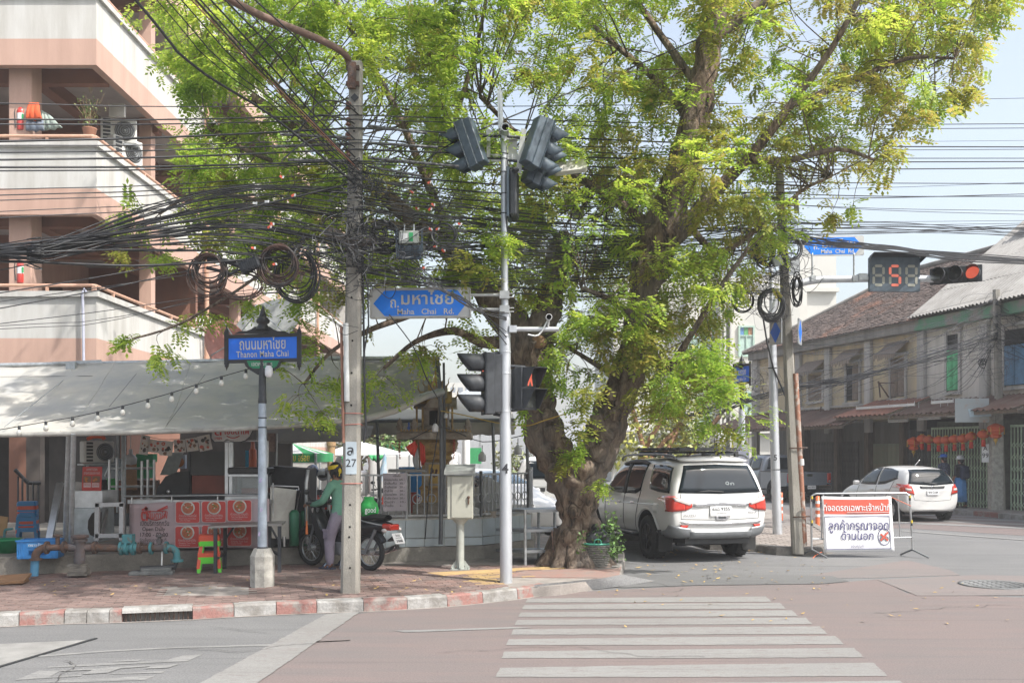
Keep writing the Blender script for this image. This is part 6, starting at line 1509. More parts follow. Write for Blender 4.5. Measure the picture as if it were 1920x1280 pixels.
for i,(px,py)in enumerate([(528,332),(550,366),(510,420),(505,425),(475,465),(805,342),(772,360),(806,392),(812,384),(782,391),(862,420),(807,430),(820,429),(816,462),(831,470),(795,502),(763,354),(652,468),(500,378),(478,381),(515,495)]):
 k=i in(16,18,19)
 mb=MB();c=P(px,py,11.75 if px<650 else 12.9);mb.box(c,(.052,.006,.026),(0,U(-.8,.8),U(-.4,.4)));mb.box(c+V(.02,-.004,0),(.018,.006,.03),(0,U(-.8,.8),0),1)
 tag(build(mb,"cable_tag",[M_WHITE if k else mat("tag_red",(.62,.10,.05),.5),M_WHITE]),"small white tag tied on a cable of the bundle" if k else "small orange red tag tied on a thin overhead cable","cable tag","white cable tags" if k else "orange red cable tags")
# ================================================================== FOOD STALL UNDER THE TARP, WATER PIPES
A0,A1=G(0,1079,PZ),G(470,1059,PZ)
pdir=(A1-A0).normalized();pn=V(-pdir.y,pdir.x,0)
FZ=.39
mb=MB();e0,e1=A0-pdir*3,A1+pdir*1.3
mb.prism([(p.x,p.y)for p in(e0,e1,e1+pn*1.2+pdir*.2,V(-4.2,21.2,0),V(-12,21.2,0),e0+pn*3)],FZ-PZ+.02,Matrix.Translation((0,0,PZ-.02)))
struct(build(mb,"plinth",mat("plinth_concrete",(.24,.225,.195),.92,col2=(.13,.12,.105),scale=2.2,bump=.4,bscale=30,fine=.14),None,bev=.012))
M_TARP=mat("tarp_grey",(.31,.31,.30),.85,col2=(.42,.395,.345),scale=1.3,bump=.5,bscale=5,fine=.04)
tp_=thing("tarpaulin_roof","large grey tarpaulin canopy with a pipe edge over the food stall","canopy",V(-5.5,15,PZ))
def tgrid(ctrl,nu,nv,sag=.05,wr=.02):
 """bilinear patch through pixel/depth corners with wrinkles: ctrl rows of points back to front"""
 rows=[]
 for i in range(nv+1):
  v=i/nv;row=[]
  k=v*(len(ctrl)-1);a=min(int(k),len(ctrl)-2);f=k-a
  for j in range(nu+1):
   u=j/nu;m_=u*(len(ctrl[0])-1);b_=min(int(m_),len(ctrl[0])-2);g=m_-b_
   p=ctrl[a][b_].lerp(ctrl[a][b_+1],g).lerp(ctrl[a+1][b_].lerp(ctrl[a+1][b_+1],g),f)
   w=math.sin(v*math.pi)
   p=p+V(0,0,-sag*w*(.6+.4*math.sin(u*9.4))+wr*mnoise.noise(V(p.x*2.3,p.y*2.3,1.7))+wr*.5*mnoise.noise(V(p.x*7,p.y*3,5))+wr*.8*mnoise.noise(V((p.x+p.y*.6)*3.2,(p.y-p.x*.2)*.7,8)))
   row.append(p)
  rows.append(row)
 mb=MB();mb.grid(rows);return mb
c1=[[P(-420,694,17.6),P(140,684,17.6),P(300,680,17.6),P(470,678,17.8),P(640,674,18)],
 [P(-420,766,15.6),P(60,770,15.2),P(270,752,15.4),P(460,745,15.7),P(648,735,16)],
 [P(-420,824,13.4),P(0,814,13.4),P(240,810,13.7),P(440,803,14.1),P(650,786,14.6)]]
TG=tgrid(c1,60,26,.09,.034);o=build(TG,"tarp_sheet",M_TARP,tp_,world=True);o.modifiers.new("t",'SOLIDIFY').thickness=.008
c2=[[P(648,674,18.2),P(735,676,18.4),P(824,673,18.6)],[P(655,740,16.4),P(735,735,16.8),P(805,720,17.2)],[P(662,792,14.9),P(740,772,15.3),P(806,742,16.2)]]
for j in(9,22,35,48):mb=MB();mb.tube([Vector(TG.v[i*61+j])+V(0,0,.006)for i in range(27)],.010,5);build(mb,"seam",M_TARP,tp_,world=True)
for i in(8,21):mb=MB();mb.tube([Vector(TG.v[i*61+j])+V(0,0,.005)for j in range(61)],.008,5);build(mb,"seam",M_TARP,tp_,world=True)
M_TARP2=mat("tarp_olive",(.22,.215,.185),.88,col2=(.30,.285,.24),scale=1.4,bump=.25,bscale=4,fine=.05)
o=build(tgrid(c2,26,20,.12,.03),"end_sheet",M_TARP2,tp_,world=True);o.modifiers.new("t",'SOLIDIFY').thickness=.008
mb=MB();mb.tube([P(-420,824,13.35),P(0,815,13.35),P(240,811,13.65),P(440,804,14.05),P(560,797,14.4),P(650,789,14.6),P(690,783,14.8)],.035,10);build(mb,"front_pipe",mat("pipe_tarp",(.40,.39,.36),.7,col2=(.25,.24,.22),scale=6),tp_,world=True)
mb=MB();mb.tube([P(655,793,14.75),P(740,770,15.2),P(822,733,16.2)],.05,10);build(mb,"rolled_edge",M_TARP,tp_,world=True)
mb=MB();mb.tube([P(790,745,15.9),P(830,734,16.2)],.06,12);mb.tube([P(-420,692,17.6),P(140,682,17.6),P(640,672,18),P(824,671,18.6)],.04,8);build(mb,"ridge_pipe",M_GALV,tp_,world=True)
for(x0,y0,x1,y1,Y)in((129,818,122,1020,14.6),(138,818,133,1020,14.4)):
 mb=MB();mb.tube([P(x0,y0-6,Y-.9),P(x1,y1,Y)],.036,10);build(mb,"pole",M_GALV,tp_,world=True)
mb=MB();mb.tube([P(136,684,17.5),P(140,700,17.4)],.03,6);mb.beam(P(98,680,17.5),P(190,676,17.5),.03,.03);mb.box(P(134,686,17.4),(.16,.1,.12));mb.tube([P(134,690,17.3),P(128,705,17.2),P(8,800,13.6)],.006,5);build(mb,"rigging",M_GALV,tp_,world=True)
mb=MB()
for(a,b_,Y)in(((256,700),(205,762),15.6),((384,702),(310,800),15.0)):mb.tube([P(*a,Y+1),P(*b_,Y-1)],.004,4)
mb.tube([P(0,706,17),P(400,703,17.1)],.004,4);build(mb,"cord",M_BLACK,tp_,world=True)
c3=[[P(480,800,17.6),P(600,790,17.6),P(700,800,17.8)],[P(480,832,17.0),P(600,826,17),P(690,826,17.2)]]
o=build(tgrid(c3,24,6,.02,.04),"valance",M_TARP,tp_,world=True);o.modifiers.new("t",'SOLIDIFY').thickness=.006
t2=thing("canopy","pale cream canopy with a scalloped edge and a dark front pipe over the shrine","canopy",V(-1,19,PZ))
c4=[[P(648,742,22),P(760,735,22),P(850,735,22),P(960,770,22)],[P(600,790,18.8),P(740,788,18.8),P(860,786,18.8),P(965,790,18.8)]]
M_CANO=mat("canopy_cream",(.47,.455,.425),.85,col2=(.40,.37,.32),scale=1.2,fine=.04)
o=build(tgrid(c4,40,14,.03,.02),"sheet",M_CANO,t2,world=True);o.modifiers.new("t",'SOLIDIFY').thickness=.006
mb=MB();rows=[[],[]]
for j in range(61):
 u=j/60;x=600+365*u;rows[0].append(P(x,789+1.5*u,18.78));rows[1].append(P(x,812+3*abs(math.sin(u*38))+1.5*u,18.76))
mb.grid(rows);o=build(mb,"valance",M_CANO,t2,world=True);o.modifiers.new("t",'SOLIDIFY').thickness=.006
mb=MB();mb.tube([P(600,790,18.7),P(965,787,18.7)],.035,8);build(mb,"front_pipe",mat("pipe_dark",(.16,.17,.18),.5,.3),t2,world=True)
for px,Y in((707,18.7),(924,18.7),(987,18.9)):mb=MB();mb.tube([P(px,790,Y),V(P(px+6,900,Y).x,Y,.3)],.03,8);build(mb,"pole",MATS["pipe_dark"],t2,world=True)
mb=MB();mb.tube(smooth([P(820,672,16.3),P(826,760,16.2),P(828,880,16.1),P(826,1020,16.0)]),.034,10);mb.tube([P(832,680,16.4),P(834,850,16.3),P(832,960,16.2)],.02,8)
tag(build(mb,"black_pole",mat("pole_black",(.10,.105,.11),.5,.2,var=.3)),"dark steel pole standing in front of the gilded shrine","pole")
fs=thing("festoon_lights","string of small white bulbs rising along the front of the tarpaulin","string lights",P(36,800,13.2))
bp=[(-40,812),(36,799),(86,790.5),(136,782),(183,772),(230,761),(277,748.5),(322,736),(368,721),(415,706),(461,693),(488,684)]
w_=[P(x,y,13.05)for x,y in bp];mb=MB();mb.tube(smooth(w_,3),.006,5);build(mb,"cord",M_WIRE,fs,world=True)
mbk=MB();mbk.lathe([(.018,-.045),(.02,0),(.012,.01)],10);mbb=MB();mbb.lathe([(.0,-.125),(.022,-.118),(.034,-.095),(.03,-.07),(.018,-.045)],12)
k_me=mbk.mesh("bulb_socket");k_me.materials.append(M_BLACK);b_me=mbb.mesh("bulb");b_me.materials.append(mat("bulb_white",(.62,.61,.56),.25,var=.03))
for p in w_[1:-1]:
 o=bpy.data.objects.new("bulb",b_me);o.parent=fs;o.location=p-fs.location;COL.objects.link(o);s_=bpy.data.objects.new("bulb_socket",k_me);s_.parent=o;COL.objects.link(s_)
wp=thing("water_main","row of rusty and teal water pipes with valves along the stall plinth","pipes",P(150,1078,14.0))
def wpt(px,py):return P(px,py,13.55+px*.0026)
M_TEAL=mat("teal_paint",(.05,.19,.21),.7,col2=(.14,.075,.05),scale=9,mix=(.52,.66),bump=.3);M_PBLUE=mat("pipe_blue",(.06,.20,.33),.6,col2=(.03,.09,.15),scale=6,mix=(.5,.7))
M_PIPG=mat("pipe_grey_rust",(.10,.098,.105),.8,col2=(.09,.055,.045),scale=6,bump=.4)
mb=MB();mb.tube([wpt(64,1079),wpt(66,1048)],.055,12);build(mb,"blue_riser",M_PBLUE,wp,world=True)
mb=MB();mb.tube(smooth([wpt(67,1048),wpt(67,1040),wpt(72,1032),wpt(82,1027),wpt(92,1026)]),.055,12);mb.lathe([(.085,-.012),(.085,.012)],14,wpt(67,1048));mb.lathe([(.09,-.015),(.09,.015)],14,wpt(88,1026),Matrix.Rotation(R(90),3,'Y'));build(mb,"elbow",M_RUST,wp,world=True)
mb=MB();mb.tube([wpt(92,1026),wpt(130,1025)],.045,12);mb.tube([wpt(108,1024),wpt(108,1006)],.03,10);mb.lathe([(.06,-.012),(.065,0),(.06,.012)],12,wpt(108,1003));mb.lathe([(.085,-.015),(.085,.015)],14,wpt(120,1025),Matrix.Rotation(R(90),3,'Y'));build(mb,"gate_valve",M_RUST,wp,world=True)
mb=MB();mb.tube([wpt(128,1026),wpt(176,1026)],.055,12);mb.tube([wpt(149,1055),wpt(150,1008)],.075,14);mb.lathe([(.115,-.02),(.118,0),(.115,.02)],16,wpt(150,1005));mb.lathe([(.10,-.02),(.10,.02)],16,wpt(150,1012));build(mb,"hydrant_body",M_PIPG,wp,world=True)
mb=MB()
for i in range(6):mb.box(wpt(149+U(-3,3),1058+i*3.5),(.20+i*.012,.2,.024),U(-.3,.3))
build(mb,"stone_stack",mat("stack_stone",(.17,.155,.135),.95,var=.3),wp,world=True)
mb=MB();mb.tube([wpt(176,1026),wpt(226,1027)],.055,12);mb.lathe([(.09,-.02),(.09,.02)],14,wpt(178,1026),Matrix.Rotation(R(90),3,'Y'));mb.tube([wpt(256,1027),wpt(290,1027)],.05,12);mb.lathe([(.085,-.02),(.085,.02)],14,wpt(262,1027),Matrix.Rotation(R(90),3,'Y'));build(mb,"rusty_pipe",M_RUST,wp,world=True)
mb=MB();mb.tube([wpt(222,1027),wpt(260,1027)],.065,12);mb.box(wpt(241,1009),(.14,.14,.12));
for x in(228,238,250):mb.lathe([(.10,-.018),(.10,.018)],14,wpt(x,1027),Matrix.Rotation(R(90),3,'Y'))
build(mb,"teal_valve",M_TEAL,wp,world=True)
mb=MB();mb.tube([wpt(288,1027),wpt(318,1026)],.05,12);mb.tube([wpt(299,1024),wpt(299,1004)],.025,8);mb.lathe([(.05,-.015),(.055,0),(.05,.015)],12,wpt(299,1004));mb.box(wpt(299,1014),(.06,.08,.06));build(mb,"stop_valve",M_PIPG,wp,world=True)
mb=MB();mb.lathe([(.09,-.016),(.09,.016)],14,wpt(284,1027),Matrix.Rotation(R(90),3,'Y'));mb.lathe([(.09,-.016),(.09,.016)],14,wpt(312,1026),Matrix.Rotation(R(90),3,'Y'));mb.tube(smooth([wpt(312,1026),wpt(324,1028),wpt(331,1036),wpt(332,1050)]),.055,12);mb.lathe([(.09,-.02),(.09,.02)],14,wpt(332,1050));build(mb,"teal_elbow",M_TEAL,wp,world=True)
mb=MB();mb.tube([wpt(330,1052),wpt(328,1062),wpt(300,1064),wpt(262,1066)],.04,10);build(mb,"drain_pipe",M_BLACK,wp,world=True)
mb=MB();mb.tube([wpt(304,1030),wpt(303,1062)],.012,6);build(mb,"white_tube",M_WHITE,wp,world=True)
tt=G(285,1077,PZ);mb=MB();mb.box(tt+V(0,0,.03),(.6,.25,.05),.2);mb.box(tt+V(.05,.02,.07),(.42,.2,.05),.35);tag(build(mb,"broken_slab",mat("slab_grey",(.15,.155,.15),.9,var=.3,scale=6),None,bev=.01),"broken grey concrete slabs lying below the teal pipe elbow","slab")
p=G(14,1094,PZ);mb=MB();mb.box(p+V(0,0,.06),(.5,.4,.03),(R(8),R(-3),.2));mb.box(p+V(0,.05,.02),(.4,.3,.035),.1);tag(build(mb,"wooden_board",M_WOOD),"worn wooden board lying on the pavement at the left edge","board")
def crate(p,rz):
 t=thing("plastic_crate","blue plastic crate with faded lettering on the plinth's left end","crate",p,rz)
 m=mat("crate_blue",(.022,.17,.44),.45,var=.12);w,d_,h=.54,.38,.26;mb=MB()
 mb.box((0,0,.01),(w,d_,.02))
 for sx in(-1,1):mb.box((sx*(w/2-.01),0,h/2),(.02,d_,h))
 mb.box((0,d_/2-.01,h/2),(w-.041,.02,h));mb.box((0,-d_/2+.01,h-.07),(w-.041,.02,.14));mb.box((0,-d_/2+.01,.035),(w-.041,.02,.03));mb.box((-w/2+.09,-d_/2+.01,.085),(.13,.018,.07));mb.box((w/2-.09,-d_/2+.01,.085),(.13,.018,.07))
 mb.box((0,-d_/2-.003,h-.008),(w+.03,.03,.022));build(mb,"tub",m,t)
 mb=MB()
 for x in(-.2,0,.2):mb.box((x,-d_/2-.005,h*.5),(.018,.012,h*.9))
 build(mb,"rib",m,t);mb=MB();mb.box((-.03,-d_/2-.004,h-.07),(.21,.008,.06));build(mb,"label_plate",mat("crate_blue_pale",(.06,.25,.52),.5),t);text("ตราสุโข",.05,M_PWHITE,t,face_cam((-.03,-d_/2-.009,h-.07)),.006,width=.17)
crate(G(64,1047,FZ)+V(0,.2,0),R(12))
p=G(0,1038,FZ)+V(0,.2,0);mb=MB();mb.lathe([(.0,.01),(.15,.0),(.21,.18),(.235,.19),(.235,.21),(.20,.20),(.15,.02),(0,.02)],24,p);tag(build(mb,"basin",mat("basin_green",(.015,.23,.09),.35,var=.1)),"round green plastic basin at the left edge on the plinth","basin")
def stool(p,rz,m,label,group,h=.47,parent_scale=1.0):
 t=thing("plastic_stool",label,"stool",p,rz,group);s_=parent_scale
 mb=MB();mb.prism(rrect(.29*s_,.29*s_,.04),.022,Matrix.Translation((0,0,h-.022)));mb.prism(rrect(.305*s_,.305*s_,.04),.05,Matrix.Translation((0,0,h-.073)));build(mb,"seat",m,t)
 for sx in(-1,1):
  for sy in(-1,1):
   mb=MB();a=V(sx*.125*s_,sy*.125*s_,h-.06);b_=V(sx*.17*s_,sy*.17*s_,0)
   for ex,ey in((-sx*.05,0),(0,-sy*.05)):mb.add([a,a+V(ex,ey,0),b_+V(ex*.9,ey*.9,0),b_,a+V(-sx*.008,-sy*.008,0),a+V(ex-sx*.008*(ex==0),ey-sy*.008*(ey==0),0),b_+V(ex*.9-sx*.008*(ex==0),ey*.9-sy*.008*(ey==0),0),b_+V(-sx*.008,-sy*.008,0)],[(0,1,2,3),(7,6,5,4),(1,5,6,2),(0,3,7,4),(2,6,7,3)])
   build(mb,"leg",m,t,recalc=True)
 mb=MB();z=.17;w=.165*s_*(1-.25*z/h)
 for a,b_ in((V(-w,-w,z),V(w,-w,z)),(V(w,-w,z),V(w,w,z)),(V(-w,w,z),V(w,w,z)),(V(-w,-w,z),V(-w,w,z))):mb.beam(a,b_,.012,.07)
 build(mb,"stretcher",m,t);return t
M_STB=mat("stool_blue",(.02,.20,.44),.4,var=.1);M_STR=mat("stool_red",(.58,.075,.03),.4,var=.1);M_STG=mat("stool_green",(.10,.55,.03),.4,var=.1)
sp=P(52,1008,17.2);sp.z=FZ
for i,(m,lab)in enumerate(((M_STB,"bottom blue stool of the blue and red stack by the brown column"),(M_STR,"lower red stool inside the blue stool stack by the column"),(M_STB,"middle blue stool of the blue and red stack by the column"),(M_STR,"upper red stool inside the blue stool stack by the column"),(M_STB,"topmost blue stool of the blue and red stack by the brown column"))):
 stool(sp+V(U(-.01,.01),U(-.01,.01),(0,.03,.06,.115,.18)[i]),R(18),m,lab,"stools stacked by the brown column")
sp=G(393,1071,PZ)
for i,(m,lab)in enumerate(((M_STG,"bottom green stool of the red topped stack under the folding table"),(M_STG,"second green stool of the red topped stack beside the banner"),(M_STR,"lower red stool of the stack at the folding table"),(M_STR,"topmost red stool of the stack at the folding table"))):
 stool(sp+V(U(-.006,.006),0,(0,.022,.06,.085)[i]),R(14),m,lab,"stools stacked by the folding table",.46)
YC=15.3
cart=thing("food_cart","stainless noodle cart with counter rail and glass display behind the banner","food cart",V(P(370,1000,YC).x,YC,FZ))
zc_=lambda py,Y=YC:EYE+(YH-py)/F*Y
xc_=lambda px,Y=YC:(px-CX)/F*Y
CR=R(6)
def cbox(name,x0,x1,y0,y1,d0,d1,m,bev=0,parent=None):
 mb=MB();mb.bb((xc_(x0),YC+d0,zc_(y1)),(xc_(x1),YC+d1,zc_(y0)));return build(mb,name,m,parent or cart,world=True,bev=bev)
cbox("counter",245,505,944,1026,.06,.75,mat("cart_steel",(.30,.30,.30),.4,.7,var=.2))
cbox("counter_top",238,508,937,944,.02,.8,M_STEEL)
for x in(250,500):cbox("leg",x-3,x+3,1026,1040,.1,.16,M_BLACK)
mb=MB();mb.tube([P(232,930,YC),P(500,927,YC)],.016,8)
for x in(247,322,408,490):mb.tube([P(x,929,YC),P(x,944,YC)],.012,6)
build(mb,"counter_rail",M_STEEL,cart,world=True)
for x in(421,429):cbox("post",x-3,x+3,826,938,.1,.16,M_STEEL)
cbox("post",494,499,826,938,.1,.16,M_STEEL)
mb=MB();mb.tube([P(420,827,YC+.1),P(500,825,YC+.1)],.02,8);build(mb,"top_rail",M_STEEL,cart,world=True)
cbox("display_frame",424,494,889,893,.08,.5,M_STEEL);cbox("display_base",424,494,926,936,.08,.5,M_STEEL)
mb=MB();mb.bb((xc_(432),YC+.09,zc_(926)),(xc_(493),YC+.096,zc_(893)));build(mb,"glass",mat("display_glass",(.5,.55,.55),.05,alpha=.25),cart,world=True)
cbox("display_back",430,494,893,926,.45,.5,mat("display_inside",(.20,.21,.21),.6,var=.3,scale=6))
cbox("tray",446,494,916,926,.2,.4,mat("tray_red",(.22,.06,.04),.6));cbox("card",442,490,899,916,.38,.42,mat("card_grey",(.34,.35,.35),.7))
cbox("plastic_cover",424,500,876,889,.06,.52,mat("black_sheet",(.03,.03,.03),.45,var=.4,scale=9,bump=.5),bev=.02)
cbox("black_panel",346,419,846,891,.3,.5,mat("panel_charcoal",(.05,.05,.048),.6,var=.15));cbox("panel_frame",342,346,846,935,.28,.52,M_BLACK);cbox("panel_frame",419,422,846,935,.28,.52,M_BLACK)
cbox("red_panel",348,417,892,926,.3,.5,mat("panel_red",(.15,.035,.02),.6,var=.15));cbox("recess_shade",346,419,926,938,.3,.45,M_BLACK)  # the recess is a solid black box, its shade painted in
mb=MB();pts=[(280,938),(284,915),(300,893),(322,885),(345,883),(345,938)];mb.prism([(xc_(x),zc_(y))for x,y in pts],.5,Matrix.Translation((0,YC+.75,0))@Matrix.Rotation(R(90),4,'X'));build(mb,"covered_pot",mat("cover_black",(.022,.022,.022),.7,var=.3),cart,world=True,bev=.04,seg=2)
mb=MB();mb.lathe([(.0,.06),(.08,.05),(.17,.0),(.17,-.03)],18,P(305,934,YC+.2));mb.ball(P(316,921,YC+.2),(.03,.03,.03),8,6);build(mb,"pan_lid",M_STEEL,cart,world=True)
bn=thing("menu_banner","pink printed noodle menu banner with red dish panels hung on the food cart","banner",P(365,1028,YC-.02))
YB=YC-.03
mb=MB();rows=[]
for i in range(9):
 v=i/8;row=[]
 for j in range(25):
  u=j/24;x=243+262*u;y0=944-10*u+(3*math.sin(u*20)*(1-u)*.4);y1=1022+6*u;wv=.012*math.sin(u*23+v*3)*(1-u*.6)+.02*(1-v)*math.exp(-u*14)
  row.append(P(x,y0+(y1-y0)*v,YB+wv))
 rows.append(row)
mb.grid(rows);o=build(mb,"sheet",mat("banner_pink",(.46,.335,.335),.75,col2=(.42,.36,.40),scale=1.1,fine=.03),bn,world=True);o.modifiers.new("t",'SOLIDIFY').thickness=.004
BF=YB-.03
def bt(s_,px,py,h,w,m,bold=.006,al='CENTER',par=None):return text(s_,h/F*BF,m,par or bn,face_cam(P(px,py,BF-.012)),bold,width=w/F*BF,world=True,align=al)
M_PRED=mat("print_red",(.46,.055,.045),.7,var=.08);M_PDK=mat("print_dark",(.07,.055,.06),.7);M_PPINK=mat("print_pale",(.55,.42,.41),.7)
bt("ตี๋",271,966,30,13,M_PRED,.03);bt("เย็นตาโฟ",294,966,17,40,M_PRED,.012);bt("เปิดบริการทุกวัน",290,981,13,54,M_PDK,.012);bt("Open Daily",288,991.5,10,43,M_PDK,.012);bt("17:00 - 02:00",288,1002,10.5,52,M_PDK,.012);bt("จัดเลี้ยงนอกสถานที่",287,1012,8,50,M_PDK,.004);bt("มีจัดส่ง",272,1018,8,18,M_PDK,.004)
mb=MB();mb.tube([P(273+19*math.cos(R(a))+19,958+16*math.sin(R(a)),BF-.015)for a in range(0,181,15)],.008,5);mb.tube([P(272,958,BF-.015),P(312,958,BF-.015)],.006,5);mb.beam(P(295,957,BF-.02),P(314,948,BF-.02),.012,.02);mb.beam(P(297,957,BF-.02),P(315,951,BF-.02),.012,.015);build(mb,"bowl_mark",M_PRED,bn,world=True)
dishes=[(352,960,"Red Soup Noodles","with Fish Ball","ก๋วยเตี๋ยวเย็นตาโฟ"),(401,959,"Red Soup Noodles","with Pork Rind","ก๋วยเตี๋ยวเย็นตาโฟหมู"),(449,957,"Tom Yum Noodle Soup","with Minced Pork","ก๋วยเตี๋ยวต้มยำ"),(351,1006,"Creamy Tom Yum","Curry Noodle Soup","ก๋วยเตี๋ยวต้มยำน้ำข้น"),(401,1004,"Clear Noodle Soup","with Pork","ก๋วยเตี๋ยวน้ำใส"),(449,1003,"Creamy Tom Yum","Creamy Noodles","ก๋วยเตี๋ยวต้มยำไข่")]
for i,(px,py,e1_,e2_,th_)in enumerate(dishes):
 M=face_cam(P(px,py,BF-.010));k=BF/F
 mb=MB();mb.prism(rrect(47*k,41*k,5*k),.003,M);mb.prism(rrect(44*k,38.5*k,4*k),.0045,M,1);pn_=build(mb,"dish_panel",[M_PPINK,M_PRED],bn,world=True)
 mb=MB();c=M@V(.5*k,8*k,.005);MM=M.to_3x3();mb.lathe([(13*k,0),(13*k,.002),(10.5*k,.003)],22,c,MM);build(mb,"bowl",mat("bowl_white",(.52,.52,.48),.5),pn_,world=True)
 mb=MB();mb.lathe([(10.5*k,.0035),(0,.005)],18,c,MM)
 for _ in range(16):a=U(0,6.28);r=U(0,9)*k;mb.ball(c+MM@V(r*math.cos(a),r*math.sin(a),.005),(1.7*k,.004,1.5*k),6,4,random.choice((0,1,2,3)))
 build(mb,"food",[mat("food_broth",((.40,.12,.06),(.36,.2,.1),(.40,.26,.15))[i%3],.6),mat("food_green",(.06,.18,.03),.6),mat("food_white",(.55,.52,.45),.6),mat("food_orange",(.45,.16,.04),.6)],pn_,world=True)
 for s_,dy,h_,w_2 in((th_,-6.5,6.0,33),(e1_,-11.5,4.2,31),(e2_,-15.3,3.2,20)):text(s_,h_*k,M_PPINK,pn_,M@Matrix.Translation(((0 if w_2>25 else-5)*k,dy*k,.0065)),.004,width=w_2*k,world=True)
ss=thing("shop_sign","white cut-out noodle shop sign with red lettering hanging under the tarp","sign",P(438,828,YC))
ol=[(397,800),(478,796),(476,806),(470,818),(462,826),(452,829),(441,829),(433,827),(428,824),(424,824),(420,828),(402,829),(396,822)]
for d_,k,m in((0,1.0,M_BLACK),(-.014,.955,mat("sign_white",(.50,.49,.47),.6))):
 mb=MB();cx_,cy_=437,812;mb.prism([((cx_+(x-cx_)*k-CX)/F*YC,EYE+(YH-(cy_+(y-cy_)*(k-.03*(k<1))))/F*YC)for x,y in ol],.02,Matrix.Translation((0,YC+d_,0))@Matrix.Rotation(R(90),4,'X'));o=build(mb,"edge" if k==1 else "face",m,ss,world=True)
text("ตี๋",.15,M_PRED,o,face_cam(P(409,810,YC-.04)),.03,width=.11,world=True);text("เย็นตาโฟ",.12,M_PRED,o,face_cam(P(444,809,YC-.04)),.02,width=.38,world=True);text("1989",.06,M_PRED,o,face_cam(P(409,822,YC-.04)),.012,width=.11,world=True)
mb=MB();mb.tube([P(425+2*i,817+4*math.sin(i/12*math.pi),YC-.042)for i in range(13)],.007,5);build(mb,"bowl_line",M_PRED,o,world=True)
for i,(px,py,w,h,a)in enumerate(((271,834,17,36,8),(289,836,23,24,8),(312,840,24,28,6),(337,836,22,24,-4),(360,833,22,25,-8),(384,830,24,29,-12))):
 Yp_=YC-.1;t=thing("photo_print",f"printed food photo, {['first from the left, half lettering', 'second from the left', 'third from the left', 'fourth from the left', 'fifth from the left', 'last on the right'][i]}, on the string over the cart","photo",P(px,py+h/2,Yp_),0,"photos on the string")
 M=face_cam(P(px,py,Yp_))@Matrix.Rotation(R(-a),4,'Z');k=Yp_/F
 mb=MB();mb.prism(rrect(w*k,h*k,.005),.003,M);build(mb,"paper",mat("photo_paper",(.42,.39,.36),.6),t,world=True)
 mb=MB()
 for _ in range(14):x,y=U(-.38,.38)*w*k,U(-.38,.38)*h*k;s1=U(1.2,4)*k;mb.prism([(x+s1*math.cos(q_)*U(.7,1.2),y+s1*math.sin(q_))for q_ in[j*.9 for j in range(7)]],.0008*random.randint(1,3),M@Matrix.Translation((0,0,.003)),random.randint(0,3))
 build(mb,"picture",[mat("pic_brown",(.16,.09,.055),.6),mat("pic_red",(.38,.07,.04),.6),mat("pic_pale",(.46,.40,.32),.6),mat("pic_dark",(.05,.045,.04),.6)],t,world=True)
mb=MB();mb.tube(smooth([P(258,812,YC-.1),P(300,823,YC-.1),P(345,822,YC-.1),P(400,812,YC-.1)]),.004,5);tag(build(mb,"string",M_WIRE),"thin string holding the row of food photos","string")
def simple(name,label,cat,parts,p=None,group=None):
 pts=[Vector(v)for mb_,n,m in parts for v in mb_.v];c=V(sum(v.x for v in pts)/len(pts),sum(v.y for v in pts)/len(pts),min(v.z for v in pts))
 t=thing(name,label,cat,c,0,group)
 for mb_,n,m in parts:build(mb_,n,m,t,world=True)
 return t
def fbox(x0,x1,y0,y1,Y,dpt):
 mb=MB();mb.bb(P(x0,y1,Y),P(x1,y0,Y)+V(0,dpt,0));return mb
a=fbox(140,192,920,952,15.0,.55);b_=fbox(134,184,953,1016,14.9,.6);c=MB();c.prism([((x-CX)/F*14.88,EYE+(YH-y)/F*14.88)for x,y in((184,955),(172,962),(165,975),(164,990),(168,1002),(180,1008),(188,1005),(190,960))],.01,Matrix.Translation((0,14.895,0))@Matrix.Rotation(R(90),4,'X'))
simple("steel_cabinet","dented stainless cabinet in two tiers with a burnt black patch, by the steel poles","cabinet",[(a,"upper_tier",M_STEEL),(b_,"lower_tier",mat("cabinet_pale",(.40,.43,.44),.4,.5,var=.2)),(c,"burnt_patch",mat("soot",(.03,.025,.02),.9,bump=.6))])
mb=MB()
for x in(183,229):mb.beam(P(x,943,14.6),P(x-1,1012,14.6),.06,.06,up=(0,1,0))
for y in(946,1004):mb.beam(P(180,y,14.6),P(233,y-1,14.6),.06,.06)
mb2=MB();mb2.beam(P(201,955,15.0),P(190,1010,14.7),.04,.04);simple("table_frame","bare white metal table frame standing in front of the stainless cabinet","table",[(mb,"frame",mat("frame_pale",(.42,.42,.42),.5,.3)),(mb2,"strut",M_STEEL)])
mb=MB();mb.beam(P(113,905,14.9),P(92,1015,14.5),.09,.05);mb2=MB();mb2.beam(P(108,906,14.95),P(87,1015,14.55),.02,.06);simple("aluminium_rail","aluminium channel leaning against the stall by the steel poles","rail",[(mb,"channel",M_STEEL),(mb2,"lip",M_GALV)])
t=aircon(P(182,868,16.4),.62,R(48),"old air conditioner under the tarp at the left, above the menu board",None)
mb=MB();mb.bb(P(155,828,16.7),P(173,870,16.9));tag(build(mb,"red_drum",mat("drum_red",(.20,.04,.02),.6)),"dark red tin behind the air conditioner under the tarp","tin")
mb=MB();mb.tube(smooth([P(165,822,16.2),P(178,818,16.1),P(192,819,16.1),P(196,823,16.1)]),.03,6);tag(build(mb,"rag",M_ORCLOTH),"orange rag lying on top of the air conditioner","rag")
t=thing("menu_board","red appetizer menu board leaning on the stainless cabinet","menu board",P(172,920,15.1))
M=face_cam(P(172,897,15.05),R(-3),R(-5));k=15.05/F
